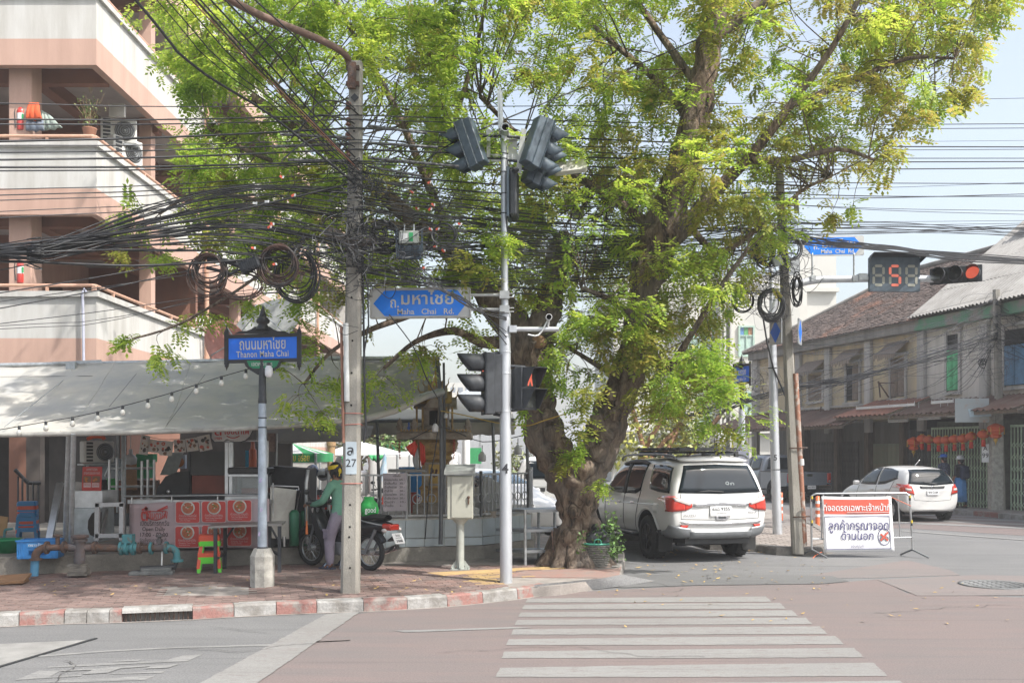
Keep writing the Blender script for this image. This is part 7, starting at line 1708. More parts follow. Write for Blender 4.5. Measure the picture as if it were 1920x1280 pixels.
mb=MB();mb.prism(rrect(37*k,45*k,.01),.015,M@Matrix.Translation((0,0,-.015)));bd=build(mb,"board",M_PRED,t,world=True)
text("APPETIZER",6*k,M_PPINK,bd,M@Matrix.Translation((0,17*k,.002)),.02,width=22*k,world=True);text("รายการของทอด",7*k,M_PPINK,bd,M@Matrix.Translation((0,10.5*k,.002)),.016,width=31*k,world=True)
for sx in(-1,1):
 mb=MB();mb.prism(rrect(15*k,12*k,.004),.003,M@Matrix.Translation((sx*8.5*k,-1*k,0)));o=build(mb,"dish_photo",MATS["pic_brown"],bd,world=True)
 mb=MB()
 for _ in range(5):mb.ball(M@V(sx*8.5*k+U(-4,4)*k,(U(-4,3)-1)*k,.004),(2.4*k,.004,2*k),8,5)
 build(mb,"fried_food",MATS["food_orange"],o,world=True);mb=MB();mb.prism(rrect(14*k,8*k,.003),.003,M@Matrix.Translation((sx*8*k,-12*k,0)));o=build(mb,"caption",M_PPINK,bd,world=True);text(("เกี๊ยวทอด","ลูกชิ้น")[sx>0],4.5*k,M_PRED,o,M@Matrix.Translation((sx*8*k,-11.5*k,.004)),.006,width=11*k,world=True)
mb=MB();mb.box(P(151,912,15.2),(.16,.1,.14),(0,R(6),0));tag(build(mb,"tin_can",mat("tin_pale",(.36,.34,.32),.5,.3,var=.2)),"small pale tin beside the appetizer board","tin")
mb=MB()
for x in(205,219,266,277,289):mb.tube([P(x,858+(x%3)*3,16.2),P(x,935,16.2)],.022,8)
for y in(878,912):mb.tube([P(203,y,16.2),P(290,y-.5,16.2)],.02,8)
mb2=MB();mb2.tube([P(232,816,16.0),P(232,1006,15.6)],.036,10);mb2.tube([P(220,816,16.6),P(220,960,16.6)],.02,8)
simple("steel_rack","tubular steel rack behind the left part of the food cart","rack",[(mb,"rack_tube",M_STEEL),(mb2,"post",M_GALV)])
mb=MB();mb.bb(P(204,900,17.4),P(300,960,17.6));mb2=MB();mb2.bb(P(205,918,17.3),P(240,905,17.2));simple("back_shelf","cluttered dark shelf with jars behind the steel rack","shelf",[(mb,"back",mat("shelf_brown",(.13,.08,.055),.8,var=.3)),(mb2,"box",mat("box_red",(.25,.07,.04),.7))])
for i,(px,py,m,lab)in enumerate(((211,910,mat("bucket_green",(.04,.42,.08),.4),"bright green bucket on the shelf left of the cart"),(196,912,M_BLACK,"black pot on the shelf beside the green bucket"))):
 mb=MB();mb.lathe([(.07,0),(.10,.2),(.105,.2),(.09,.19),(.06,.01),(0,.01)],16,P(px,py+9,16.9));tag(build(mb,"bucket",m),lab,"bucket")
mb=MB();mb.lathe([(.0,-.12),(.09,-.10),(.10,.0),(.07,.04),(.03,.06),(.03,.14),(.0,.15)],16,P(245,858,16.4));mb.cyl(P(245,840,16.4),P(245,815,16.4),.006,n=5);tag(build(mb,"hanging_lamp",mat("lamp_milk",(.46,.46,.46),.3)),"white bottle shaped lamp hanging by the wooden slats","lamp")
mb=MB()
for x in(237,244,252):mb.beam(P(x,862,17.2),P(x+1,918,17.1),.07,.03,up=(0,1,0))
tag(build(mb,"timber",mat("slat_wood",(.34,.18,.09),.7,var=.2)),"tall wooden slats leaning behind the hanging lamp","wood")
mb=MB();mb.box(P(275,858,17.5),(.30,.2,.14));mb.box(P(270,880,17.5),(.25,.2,.3));tag(build(mb,"green_tray",mat("tray_green",(.02,.30,.12),.5)),"stack of green plastic trays behind the hanging photos","tray")
mb=MB();mb.add([P(300,890,18),P(318,848,18),P(345,846,18),P(330,890,18)],[(0,1,2,3)]);mb.add([P(300,890,18.2),P(318,848,18.2),P(345,846,18.2),P(330,890,18.2)],[(3,2,1,0)]);tag(build(mb,"plastic_sheet",mat("sheet_clear",(.45,.46,.47),.3,var=.2)),"pale plastic sheet hanging behind the black cart panel","sheet")
mb=MB();mb.bb(P(327,852,18.4),P(347,878,18.3));mb2=MB();mb2.lathe([(0,0),(.09,.005)],16,P(336,866,18.28),Matrix.Rotation(R(-90),3,'X'));simple("poster","blue white noodle poster glimpsed behind the cart","poster",[(mb,"sheet",mat("poster_blue",(.34,.40,.55),.6,col2=(.5,.5,.5),scale=4)),(mb2,"bowl_print",MATS["food_orange"])])
mb=MB();mb.bb((-8.6,20.2,FZ),(-7.6,20.9,1.75));mb2=MB();mb2.bb((-8.5,20.18,1.2),(-7.7,20.199,1.7));simple("dark_cupboard","dark cupboard with a glass door in the shaded room behind the stools","cupboard",[(mb,"carcass",M_BLACK),(mb2,"glass_door",M_GLASS)])
mb=MB();mb.tube([P(28,880,20),P(52,905,20.2),P(75,905,20.4)],.04,8)
for x in(34,42,52,62,72):mb.cyl(P(x,890+(x-28)*.4,20.1),P(x,985,20.1),.02,n=6)
tag(build(mb,"stair_rail",M_BLACK),"black stair handrail in the dark entrance behind the stool stack","handrail")
mb=MB();mb.bb((-10.2,20.9,FZ),(-9.9,21.1,3.2));
mb.bb((-6.9,20.7,FZ),(-4.6,20.9,3.3));tag(build(mb,"back_partition",mat("partition_grey",(.085,.07,.062),.85,var=.3,scale=2)),"stained grey partition closing the back of the stall on the left","partition")  # base colour darkened to carry the shade at the back of the stall
mb=MB();mb.prism([(-.02,0),(.1,.02),(.13,.3),(.0,.32)],.02,face_cam(P(0,1005,15.5)));tag(build(mb,"cardboard",mat("cardboard",(.34,.21,.10),.85)),"brown cardboard piece standing at the left edge above the green basin","cardboard")
mb=MB();mb.tube(smooth([P(8,1010,15.4),P(9,995,15.4),P(13,992,15.4),P(24,991,15.4)]),.02,8);tag(build(mb,"tap",MATS["teal_paint"]),"teal water tap over the green basin","tap")
YT=15.9
mb=MB();a=[P(505,873,YT),P(580,879,YT-.1),P(577,1020,YT-.1),P(503,1020,YT)];mb.add(a+[p+V(0,.6,0)for p in a],[(3,2,1,0),(4,5,6,7),(0,1,5,4),(1,2,6,5),(3,0,4,7)])
mb2=MB();mb2.tube([P(578,880,YT-.12),P(574,905,YT-.13),P(575,1018,YT-.13)],.03,6);simple("covered_cart","cart wrapped in a black tarpaulin right of the lamp post","cart",[(mb,"cover",mat("cover_sheet",(.03,.03,.032),.6,var=.3,scale=3,bump=.5)),(mb2,"silver_edge",M_GALV)])
mb=MB();a=[P(507,912,YT-.45),P(556,918,YT-.3),P(545,1010,YT-.35),P(505,1008,YT-.5)];mb.add(a+[p+V(.0,.03,0)for p in a],[(3,2,1,0),(4,5,6,7),(0,1,5,4),(1,2,6,5)])
mb2=MB();mb2.tube([P(508,910,YT-.45),P(560,912,YT-.3),P(560,918,YT-.3)],.012,6);mb2.tube([P(556,918,YT-.3),P(562,920,YT-.15),P(552,975,YT-.2)],.012,6);mb2.tube([P(533,1005,YT-.4),P(533,1024,YT-.4)],.03,8);mb2.tube([P(512,905,YT-.45),P(512,1008,YT-.45)],.012,6)
simple("steel_trolley","tilted stainless steel trolley panel leaning on the black covered cart","trolley",[(mb,"panel",mat("trolley_steel",(.36,.35,.32),.45,.6,var=.25,scale=3)),(mb2,"frame_tube",M_STEEL)])
for i,(px,w)in enumerate(((552,18),(570,14))):
 mb=MB();mb.lathe([(.0,0),(w/F*YT*.5,0),(w/F*YT*.52,.5),(.05,.55),(.0,.56)],14,P(px,1022,YT-.35+i*.3));tag(build(mb,"green_drum",mat("drum_green",(.03,.17,.09),.5,var=.2)),("left green plastic drum beside the steel trolley","right green plastic drum behind the motorcycle's front wheel")[i],"drum")
tb=thing("folding_table","folding table with a grey top and black legs in front of the menu banner","folding table",G(465,1074,PZ))
Yt=tb.location.y;k0=P(390,988,Yt);mb=MB();a=[P(390,990,14.3),P(528,985,14.5),P(536,979,15.2),P(400,984,15.1)];mb.add(a+[p+V(0,0,.028)for p in a],[(3,2,1,0),(4,5,6,7),(0,1,5,4),(1,2,6,5),(2,3,7,6),(3,0,4,7)]);build(mb,"tabletop",mat("table_grey",(.23,.22,.21),.45,.3,var=.15),tb,world=True)
for(x,Y)in((404,14.35),(422,15.0),(506,15.1),(524,14.5)):
 mb=MB();t_=P(x,986,Y);mb.beam(V(t_.x,Y,PZ),t_,.045,.045,up=(0,1,0));build(mb,"leg",M_SIG,tb,world=True)
mb=MB();mb.beam(P(408,1046,14.4),P(421,1036,15),.03,.03);mb.beam(P(506,1030,15.05),P(524,1040,14.5),.03,.03);mb.beam(P(423,1010,15),P(438,988,15),.025,.025);mb.beam(P(520,1010,14.55),P(508,988,14.55),.025,.025);build(mb,"brace",M_SIG,tb,world=True)
t=thing("dark_sign","brownish sign panel on a thin post right of the lamp post, turned edge-on","sign",P(513,912,16.2))
mb=MB();mb.box(P(511,829,16.2),(.16,.03,.30),R(30));build(mb,"panel",mat("sign_brown",(.20,.14,.12),.7,var=.3,scale=20),t,world=True);mb=MB();mb.cyl(P(519,812,16.2),P(518,915,16.2),.018,n=8);build(mb,"post",M_GALV,t,world=True)
mb=MB()
for i in range(9):mb.tube([P(598+i*3+6*math.cos(a*.7),802+5*math.sin(a*.7)+i*.3,14.45+U(-.03,.03))for a in range(9)],.007,4,0,True)
mb.tube(smooth([P(602,806,14.4),P(598,815,14.4),P(603,824,14.4)]),.008,4);tag(stuff(build(mb,"rope_bundle",mat("rope_dark",(.05,.065,.06),.8))),"dark rope bundle tied on the canopy pipe left of pole 27","rope")
# ================================================================== SHRINE ENCLOSURE
s0,s1,s2_,s3=G(600,1056,PZ),G(906,1047,PZ),G(1000,1034,PZ),V(.5,20.5,PZ)
sl=V(s0.x-.2,20.5,PZ)
shp=[s0,s1,s2_,s3,sl]
mb=MB();mb.prism([(p.x,p.y)for p in shp],.235,Matrix.Translation((0,0,PZ-.02)));shb=tag(build(mb,"plinth_base",MATS["plinth_concrete"],None,bev=.01),None,None,None,'structure')
ctr=sum(shp,V(0,0,0))/5
ins=[p.lerp(ctr,.035)for p in shp]
ter=thing("shrine_terrace","raised terrace faced with large pale blue tiles under the shrine","terrace",V(ctr.x,ctr.y,.35));TT=.80
mb=MB();mb.prism([(p.x,p.y)for p in[q_.lerp(ctr,.05)for q_ in shp]],TT-.355-.012,Matrix.Translation((0,0,.355)));build(mb,"core",M_CONC,ter,world=True)
M_TILEB=mat("wall_tile_blue",(.36,.42,.45),.3,col2=(.31,.345,.35),scale=2.2,island=.06)
M_TILEBR=mat("tile_brown_band",(.18,.10,.075),.5)
for a,b_ in zip(ins[:2],ins[1:3]):
 L=(b_-a).length;n=max(1,round(L/.33));d_=(b_-a).normalized();nn=V(d_.y,-d_.x,0);rz=math.atan2(d_.y,d_.x)
 for i in range(n):
  for z0,h in((.36,.135),(.50,.295)):
   c=a+d_*(L*(i+.5)/n)+nn*.004+V(0,0,z0+h/2-PZ);mb=MB();mb.box(c,(L/n-.008,.03,h-.008),rz+U(-.003,.003));build(mb,"tile",M_TILEB,ter,world=True)
mb=MB();mb.prism([(p.x,p.y)for p in[q_.lerp(ctr,.03)for q_ in shp]],.03,Matrix.Translation((0,0,TT-.012)));build(mb,"coping",M_CONC,ter,world=True,bev=.008)
fe=thing("metal_fence","grey tubular fence with ring ornaments round the shrine terrace","fence",V(ctr.x,s0.y+.2,TT))
M_FEN=mat("fence_grey",(.34,.35,.355),.5,.4,var=.2,scale=10)
mbr=MB();mbr.cyl((0,0,.05),(0,0,.73),.012,n=6);bar=mbr.mesh("bar");bar.materials.append(M_FEN)
mbr=MB();mbr.tube(arc((0,0,.33),.075,0,2*math.pi,16)[:-1],.009,5,0,True);ring=mbr.mesh("ring");ring.materials.append(M_FEN)
fp=[p.lerp(ctr,.06)for p in shp]
rails=MB()
for si,(a,b_,sp)in enumerate(((fp[0],fp[1],.115),(fp[1],fp[2],.10),(fp[2],fp[3],.25))):
 L=(b_-a).length;d_=(b_-a).normalized();n=int(L/sp);rz=math.atan2(d_.y,d_.x)
 for z in(.06,.72):rails.beam(V(a.x,a.y,TT+z),V(b_.x,b_.y,TT+z),.03,.03)
 for i in range(n+1):
  p=a+d_*(L*i/n);px=CX+p.x/p.y*F
  o=bpy.data.objects.new("bar",bar);o.parent=fe;o.location=V(p.x,p.y,TT)-fe.location;COL.objects.link(o)
  if i%2==0 and si<2:o=bpy.data.objects.new("ring",ring);o.parent=fe;o.location=V(p.x,p.y-.014,TT)-fe.location;o.rotation_euler=(0,0,rz);COL.objects.link(o)
 for t_ in(0,.5,1):q_=a.lerp(b_,t_);mb=MB();mb.cyl(V(q_.x,q_.y,TT-.02),V(q_.x,q_.y,TT+.78),.028,n=10);build(mb,"post",M_FEN,fe,world=True)
build(rails,"rail",M_FEN,fe,world=True)
XS,YS=P(817,846,17.1).x,17.1
zs_=lambda py:EYE+(YH-py)/F*YS
sp=thing("spirit_house","gilded and weathered spirit house shrine on a tall pedestal under the canopy","shrine",V(XS,YS,TT))
M_GLD=mat("shrine_gold",(.46,.30,.09),.55,.15,col2=(.22,.145,.07),scale=10,bump=.5,bscale=60);M_OLDS=mat("shrine_stone",(.36,.32,.265),.85,col2=(.2,.16,.12),scale=7,bump=.4,bscale=40)
sq=lambda prof,m,name,par=None:build(MB().lathe([(r*1.414,z)for r,z in prof],4,V(XS,YS,0),Matrix.Rotation(R(45),3,'Z'),0,False),name,m,par or sp,world=True)
sq([(.42,zs_(972)),(.42,zs_(962)),(.36,zs_(958)),(.36,zs_(945)),(.30,zs_(940))],M_OLDS,"plinth_step")
sq([(.24,zs_(940)),(.24,zs_(918)),(.27,zs_(914)),(.22,zs_(908)),(.22,zs_(866)),(.28,zs_(860)),(.25,zs_(853)),(.33,zs_(846)),(.37,zs_(830)),(.34,zs_(824))],M_GLD,"pedestal")
mb=MB();mb.bb((XS-.16,YS-.235,zs_(910)),(XS+.16,YS-.222,zs_(866)));mb.bb((XS-.10,YS-.242,zs_(905)),(XS+.10,YS-.235,zs_(870)),1)
for i in range(8):mb.ball((XS+U(-.08,.08),YS-.243,zs_(U(873,902))),(.022,.004,.03),6,4,2)
build(mb,"gold_panel",[M_OLDS,mat("gold_bright",(.42,.27,.06),.5,.2),MATS["rusty_iron"]],sp,world=True)
mb=MB();mb.bb((XS-.62,YS-.5,zs_(824)),(XS+.62,YS+.5,zs_(812)));mb.bb((XS-.56,YS-.45,zs_(812)),(XS+.56,YS+.45,zs_(808)));build(mb,"platform",M_OLDS,sp,world=True,bev=.01)
mb=MB()
for i in range(22):mb.box((XS-.54+i*.0515,YS-.47,zs_(807.5)),(.03,.02,.035));mb.box((XS+.58,YS-.44+i*.04,zs_(807.5)),(.02,.025,.035))
stuff(build(mb,"balustrade",M_GLD,sp,world=True))
for sx in(-.57,.57,-.33):
 mb=MB();mb.lathe([(.05,0),(.05,.05),(.065,.06),(.065,.08),(.04,.09),(.05,.12),(.03,.17),(.0,.22)],8,(XS+sx,YS-.42,zs_(808)));build(mb,"corner_finial",M_OLDS,sp,world=True)
sq([(.27,zs_(808)),(.27,zs_(800)),(.22,zs_(798)),(.22,zs_(766)),(.26,zs_(764))],M_OLDS,"house_body")
for sx in(-.30,-.20,.20,.30):
 for sy in(-.28,):
  mb=MB();mb.cyl((XS+sx,YS+sy,zs_(808)),(XS+sx,YS+sy,zs_(764)),.018,n=8);build(mb,"column",M_GLD,sp,world=True)
mb=MB();mb.box((XS-.02,YS-.225,zs_(784)),(.14,.02,.24));build(mb,"doorway",M_VOID,sp,world=True)
for k,(w,y0,y1)in enumerate(((.36,766,752),(.28,757,741),(.20,746,730),(.13,735,722))):
 mb=MB();h0,h1=zs_(y0),zs_(y1)
 for ax in(0,1):
  def q4(x,y,z):return V(XS+(x if not ax else y),YS+(y if not ax else x),z)
  g0=[q4(-w,-w*.55,h0),q4(-w,w*.55,h0),q4(-w,0,h1+.07),q4(w,-w*.55,h0),q4(w,w*.55,h0),q4(w,0,h1+.07)]
  mb.add(g0,[(0,2,1),(3,4,5),(0,3,5,2),(1,2,5,4),(0,1,4,3)])
 build(mb,"roof_tier",M_GLD if k%2 else M_OLDS,sp,world=True,recalc=True)
 mb=MB()
 for sx in(-1,1):
  for e_ in((sx*w,0),(0,sx*w)):b0=V(XS+e_[0],YS+e_[1],h1+.06);o_=V(e_[0],e_[1],0).normalized();mb.tube(smooth([b0-o_*.02,b0+o_*.02+V(0,0,.05),b0+o_*.015+V(0,0,.1),b0+o_*.05+V(0,0,.15)]),[.014,.013,.012,.011,.010,.008,.007,.005,.004,.003],6)
 build(mb,"horn_finial",M_GLD,sp,world=True)
mb=MB();mb.lathe([(.09,zs_(730)),(.10,zs_(726)),(.065,zs_(722)),(.075,zs_(719)),(.05,zs_(715)),(.055,zs_(712)),(.03,zs_(706)),(.02,zs_(698)),(.0,zs_(690))],10,V(XS,YS,0));build(mb,"spire",mat("spire_gold",(.46,.28,.055),.45,.3,var=.2),sp,world=True)
for px,lab in((690+107,"tiny blue glass figure standing on the shrine platform's left side"),):
 mb=MB();mb.lathe([(.03,0),(.03,.05),(.015,.08),(.02,.12),(.0,.15)],8,(XS-.42,YS-.4,zs_(808)));tag(build(mb,"figurine",mat("figure_blue",(.05,.12,.42),.3)),lab,"figurine")
for px,y0,y1,lab in((749,820,862,"red flower garland hanging at the left corner of the shrine platform"),(776,822,845,"short dark red garland hanging beside the two red flags"),(851,821,862,"red flower garland hanging at the right side of the shrine platform")):
 mb=MB();Y_=YS-.45;n=int((y1-y0)/3)
 for i in range(n):c=P(px+U(-1,1),y0+(y1-y0)*i/n,Y_);r=.03 if i<n*.65 else.015;mb.lathe([(.005,-.012),(r,0),(.005,.012)],7,c,Matrix.Rotation(U(-.3,.3),3,'X'))
 tag(build(mb,"garland",mat("garland_red",(.42,.05,.04),.8,col2=(.3,.09,.05),scale=40)),lab,"garland")
M_FLAG=mat("flag_red",(.60,.055,.03),.75,var=.12)
cloth("red_flag",[P(778,826,16.5),P(783,836,16.45),P(777,858,16.4),P(760,839,16.35)],M_FLAG,"left red flag hanging in folds below the shrine platform","flag",.006)
cloth("red_flag",[P(787,827,16.5),P(796,836,16.45),P(799,866,16.4),P(790,874,16.4)],M_FLAG,"right long red flag hanging in folds below the shrine platform","flag",.006)
mb=MB();mb.cyl(P(784,824,16.55),P(788,880,16.5),.012,n=6);tag(build(mb,"flag_stick",M_WOOD),"thin stick between the two red flags","stick")
mb=MB();mb.tube(smooth([P(782,840,16.6),P(779,860,16.6),P(783,878,16.6)]),[.03,.04,.045,.05,.05,.05,.04],6);tag(build(mb,"plastic_bag",mat("bag_pale",(.5,.5,.5),.35)),"thin white plastic bag hanging by the red flags","bag")
for px,py,Y,lab in((816,802,15.95,"white bulb on the dark pole in front of the shrine, tilted"),(904,856,18.5,"white jar shaped lamp hanging between the fence and the canopy"),(971,843,18.5,"white jar shaped lamp hanging by the tree trunk"),(836,779,16.1,"small bulb on the dark pole beside the shrine roof")):
 mb=MB();s_=1.0 if px>850 else(.75 if px==816 else.45);mb.lathe([(.0,-.09),(.065,-.085),(.072,-.05),(.07,.03),(.04,.07),(.03,.09),(.0,.1)],14,P(px,py,Y),Matrix.Scale(s_,3));mb.cyl(P(px,py-8*s_,Y),P(px,py-22*s_,Y),.008,n=5,mi=1);tag(build(mb,"lamp_bulb",[mat("bulb_milk",(.56,.55,.56),.3,var=.04),M_BLACK]),lab,"lamp")
mn=thing("drink_menu","pale Thai drink price list tied to the shrine fence","menu board",P(741,958,16.0))
YM=15.98;M=face_cam(P(740.5,922,YM))@Matrix.Rotation(R(1),4,'Z');k=YM/F
mb=MB();mb.prism(rrect(44.5*k,71*k,.005),.006,M);o=build(mb,"sheet",mat("menu_lilac",(.36,.325,.345),.7,var=.06,scale=3),mn,world=True)
text("เครื่องดื่ม",4.5*k,M_PDK,o,M@Matrix.Translation((4*k,30*k,.007)),.004,width=14*k,world=True)
for i,(a,b_)in enumerate((("ถ้วนแบ่งปัน","65.-"),("น้ำส้มคั้น","35.-"),("น้ำเก๊กฮวย","20.-"),("น้ำลำไย","20.-"),("น้ำแดงโซดา","20.-"),("น้ำเขียวโซดา","20.-"),("น้ำเปล่า","10.-"),("น้ำแข็ง","2.-"))):
 y=(23-i*6.95)*k;text(a,5.6*k,M_PDK,o,M@Matrix.Translation((-20*k,y,.007)),.006,'LEFT',width=min(25,2.3*len(a))*k,world=True);text(b_,5.4*k,M_PDK,o,M@Matrix.Translation((8.5*k,y,.007)),.006,'LEFT',width=(10 if len(b_)>3 else 6.5)*k,world=True)
st=thing("metal_steps","grey metal stand with three shelves between pole 4 and the tree trunk","stand",G(1010,1048,PZ))
YL=15.4
mb=MB()
for x,y0,y1 in((985,955,1044),(1010,956,1022),(1040,956,1020)):p0=P(x,y0,YL if x<1000 else YL+.9);p1=V(p0.x,p0.y,PZ);mb.tube([p0,p1],.024,8)
build(mb,"post",M_GALV,st,world=True)
for y,x1 in((953,1046),(990,1044),(1029,1036)):
 mb=MB();a=[P(930,y-1,YL+1.2),P(983,y+2,YL),P(x1,y+1,YL+.1),P(x1,y-3,YL+1.0)];mb.add(a+[p+V(0,0,-.045)for p in a],[(0,1,2,3),(7,6,5,4),(0,4,5,1),(1,5,6,2),(2,6,7,3),(3,7,4,0)]);build(mb,"shelf",mat("shelf_steel",(.30,.315,.33),.45,.5,var=.15),st,world=True)
t=thing("waste_basket","grey woven waste basket with a green rim and black rubbish bags at the tree foot","basket",G(1118,1062,PZ))
mb=MB();n=40
for ring_ in range(12):
 z=.02+ring_*.028;r=.165+.055*z/.36;pts=[V((r+.006*(1 if(j+ring_)%2 else-1))*math.cos(6.283*j/n),(r+.006*(1 if(j+ring_)%2 else-1))*math.sin(6.283*j/n),z)for j in range(n)];mb.tube(pts,.013,5,0,True)
stuff(build(mb,"weave",mat("weave_grey",(.17,.165,.145),.8,var=.3,scale=20),t));mb=MB();mb.lathe([(.155,.01),(.205,.34),(.20,.34),(.15,.02),(0,.02)],24);build(mb,"liner",MATS["weave_grey"],t)
mb=MB();mb.tube(arc((0,0,.36),.222,0,2*math.pi,28,(1,0,0),(0,1,0))[:-1],.016,7,0,True);mb.tube(smooth([V(-.05,-.2,.37),V(-.03,-.22,.43),V(.04,-.22,.43),V(.06,-.2,.37)]),.010,6);build(mb,"green_rim",mat("rim_green",(.06,.30,.21),.5),t)
mbb_=MB()
for(x,y,z,r)in((-.04,0,.42,.16),(.06,-.02,.46,.13),(.0,.04,.52,.09),(.12,-.04,.38,.1),(-.03,.0,.60,.05)):mbb_.ball((x,y,z),(r,r*.9,r*.85),16,12)
for i,v in enumerate(mbb_.v):vv=Vector(v);mbb_.v[i]=tuple(vv+vv.normalized()*.03*mnoise.noise(vv*16)+V(0,0,.02*mnoise.noise(vv*31)))
build(mbb_,"rubbish_bag",mat("bag_black",(.022,.023,.027),.3,var=.3,bump=.8,bscale=18),t)
t=thing("sign_stand_foot","rusty flat steel foot lying against the roots of the tree","steel plate",G(1045,1062,PZ));mb=MB();mb.beam((-.25,0,.03),(.3,-.02,.03),.12,.012);mb.beam((-.05,0,.03),(-.08,.05,.55),.02,.012);build(mb,"plate",M_RUST,t)
mb=MB();mb.tube(smooth([P(826,770,16.1),P(870,778,16),P(930,792,15.8),P(985,798,15.2),P(1020,788,15.0),P(1062,775,15.1)],4),.009,5);tag(build(mb,"rope",mat("rope_yellow",(.45,.30,.05),.8)),"yellow rope tied from the shrine pole across to the tree trunk","rope")
mb=MB();mb.tube(smooth([P(690,818,16.4),P(760,826,16.5),P(826,800,16.0),P(905,828,17),P(985,815,17)],4),.008,5);mb.tube(smooth([P(826,770,16.1),P(815,850,16.05),P(806,900,16),P(797,1010,16.0)],4),.010,5);tag(build(mb,"lamp_cable",M_WIRE),"thin black lamp cable draped round the shrine","cable")
mb=MB();mb.lathe([(.0,0),(.24,0),(.26,.5),(.28,.52),(.28,.56),(0,.56)],18,P(775,930,19));tag(build(mb,"blue_barrel",mat("barrel_blue",(.03,.25,.62),.4,var=.1)),"bright blue plastic barrel behind the shrine fence","barrel")
mb=MB();mb.bb(P(762,965,17.5),P(783,922,17.6));tag(build(mb,"red_crate",mat("crate_red",(.42,.06,.04),.5)),"red plastic crate behind the fence left of the shrine","crate")
mb=MB();mb.box(P(765,882,16.3),(.62,.4,.05),.05);mb.cyl(P(765,884,16.3),P(765,965,16.3),.03,n=8);tag(build(mb,"offering_table",mat("table_darkgrey",(.17,.165,.155),.7)),"dark offering table top left of the shrine pedestal","table")
mb=MB();c=P(919,935,17.2);mb.ball(c,(.28,.12,.30),14,10);mb.ball(c+V(.1,0,-.22),(.16,.1,.25),12,8)
for i,v in enumerate(mb.v):vv=Vector(v);mb.v[i]=tuple(vv+(vv-c)*.5*mnoise.noise(vv*7))
tag(build(mb,"white_sack",mat("sack_white",(.46,.46,.45),.6,bump=.5)),"white crumpled sack tied behind the fence right of the cabinet","sack")
for i,(px,m)in enumerate(((923,"pot_beige"),(912,"pot_beige"))):
 mb=MB();mb.lathe([(.06,0),(.07,.12),(.075,.13),(.05,.13),(0,.1)],12,P(px,972,16.7));tag(build(mb,"clay_pot",mat(m,(.36,.31,.25),.7)),("right beige pot on the terrace edge under the fence","left beige pot on the terrace edge under the fence")[i],"pot")
# ================================================================== VEHICLES
M_CARW=mat("car_white",(.62,.615,.60),.28,var=.03,coat=.8,scale=2);M_CARG=mat("car_grey",(.19,.21,.24),.3,.3,var=.05,coat=.8)
M_TRIM=mat("dark_trim",(.03,.031,.033),.6,var=.15);M_CGLASS=mat("car_glass",(.012,.018,.024),.03,var=.05,spec=.45)
M_TAIL=mat("tail_red",(.50,.035,.02),.12,var=.08,coat=1.0);M_TAILW=mat("tail_clear",(.55,.50,.48),.12,coat=1.0);M_RIMD=mat("rim_dark",(.03,.03,.032),.35,.6);M_RIMS=mat("rim_silver",(.45,.46,.47),.3,.8);M_GREYB=mat("bumper_grey",(.20,.21,.22),.4,.3)
def ev_mesh(o):
 dg=bpy.context.evaluated_depsgraph_get();return bpy.data.meshes.new_from_object(o.evaluated_get(dg))
def shell(st,parent,m,arches,name="body",half=1.0,sub=2):
 """lofted car body; st rows: x, zb, zs, zr, wl, wm, wsb, wr, rake"""
 rows=[]
 for x,zb,zs,zr,wl,wm,wsb,wr,rk in st:
  hp=[(0,zb),(wl*.8,zb),(wl,zb+.07),(wm,zb+(zs-zb)*.5),(wm-.01,zs-.10),(wsb,zs),((wsb+wr)/2+.02,(zs+zr)/2),(wr+.02,zr-.10),(wr-.08,zr-.015),(0,zr+.015)]
  xf=lambda z:x+rk*max(0,z-zs)
  rows.append([V(xf(z),y,z)for y,z in hp]+[V(xf(z),-y,z)for y,z in hp[-2:0:-1]])
 k=len(rows[0]);vs=[p for r in rows for p in r]
 fs=[(i*k+j,i*k+(j+1)%k,(i+1)*k+(j+1)%k,(i+1)*k+j)for i in range(len(rows)-1)for j in range(k)]
 for e,sgn in((0,1),(len(rows)-1,-1)):
  b0=e*k
  for j in range(k//2):a=(b0+j,b0+j+1,b0+(k-j-1)%k,b0+(k-j)%k)if j else(b0,b0+1,b0+k-1);fs.append(a[::sgn]if len(set(a))==len(a)else a[:3])
 mb=MB();mb.add(vs,fs,0,True);me=mb.mesh("tmp");b=bmesh.new();b.from_mesh(me);bmesh.ops.remove_doubles(b,verts=b.verts,dist=1e-5);bmesh.ops.recalc_face_normals(b,faces=b.faces);b.to_mesh(me);b.free()
 o=bpy.data.objects.new("tmp",me);COL.objects.link(o);o.modifiers.new("s",'SUBSURF').levels=sub;o.modifiers[0].render_levels=sub
 cut=[]
 for x,z,r in arches:
  for sy in(-1,1):
   mb=MB();mb.cyl((x,sy*.62,z),(x,sy*1.2,z),r,n=36);cm=mb.mesh("cut");c=bpy.data.objects.new("cut",cm);COL.objects.link(c);cut.append(c);bo=o.modifiers.new("b",'BOOLEAN');bo.object=c;bo.operation='DIFFERENCE';bo.solver='EXACT'
 me2=ev_mesh(o);me2.name=name
 for c in cut:bpy.data.objects.remove(c)
 bpy.data.objects.remove(o)
 me2.materials.clear();me2.materials.append(m);me2.materials.append(M_TRIM)
 for p in me2.polygons:
  c=p.center;p.use_smooth=True;p.material_index=0
  for x,z,r in arches:
   if math.hypot(c.x-x,c.z-z)<r+.012 and abs(c.y)>.5 and(abs(p.normal.y)<.6 or abs(c.y)<.64):p.material_index=1
 me2.set_sharp_from_angle(angle=R(50))
 bo=bpy.data.objects.new(name,me2);bo.parent=parent;COL.objects.link(bo);WM[bo.name]=WM[parent.name]
 b=bmesh.new();b.from_mesh(me2);bv=BVHTree.FromBMesh(b);b.free()
 return bo,bv
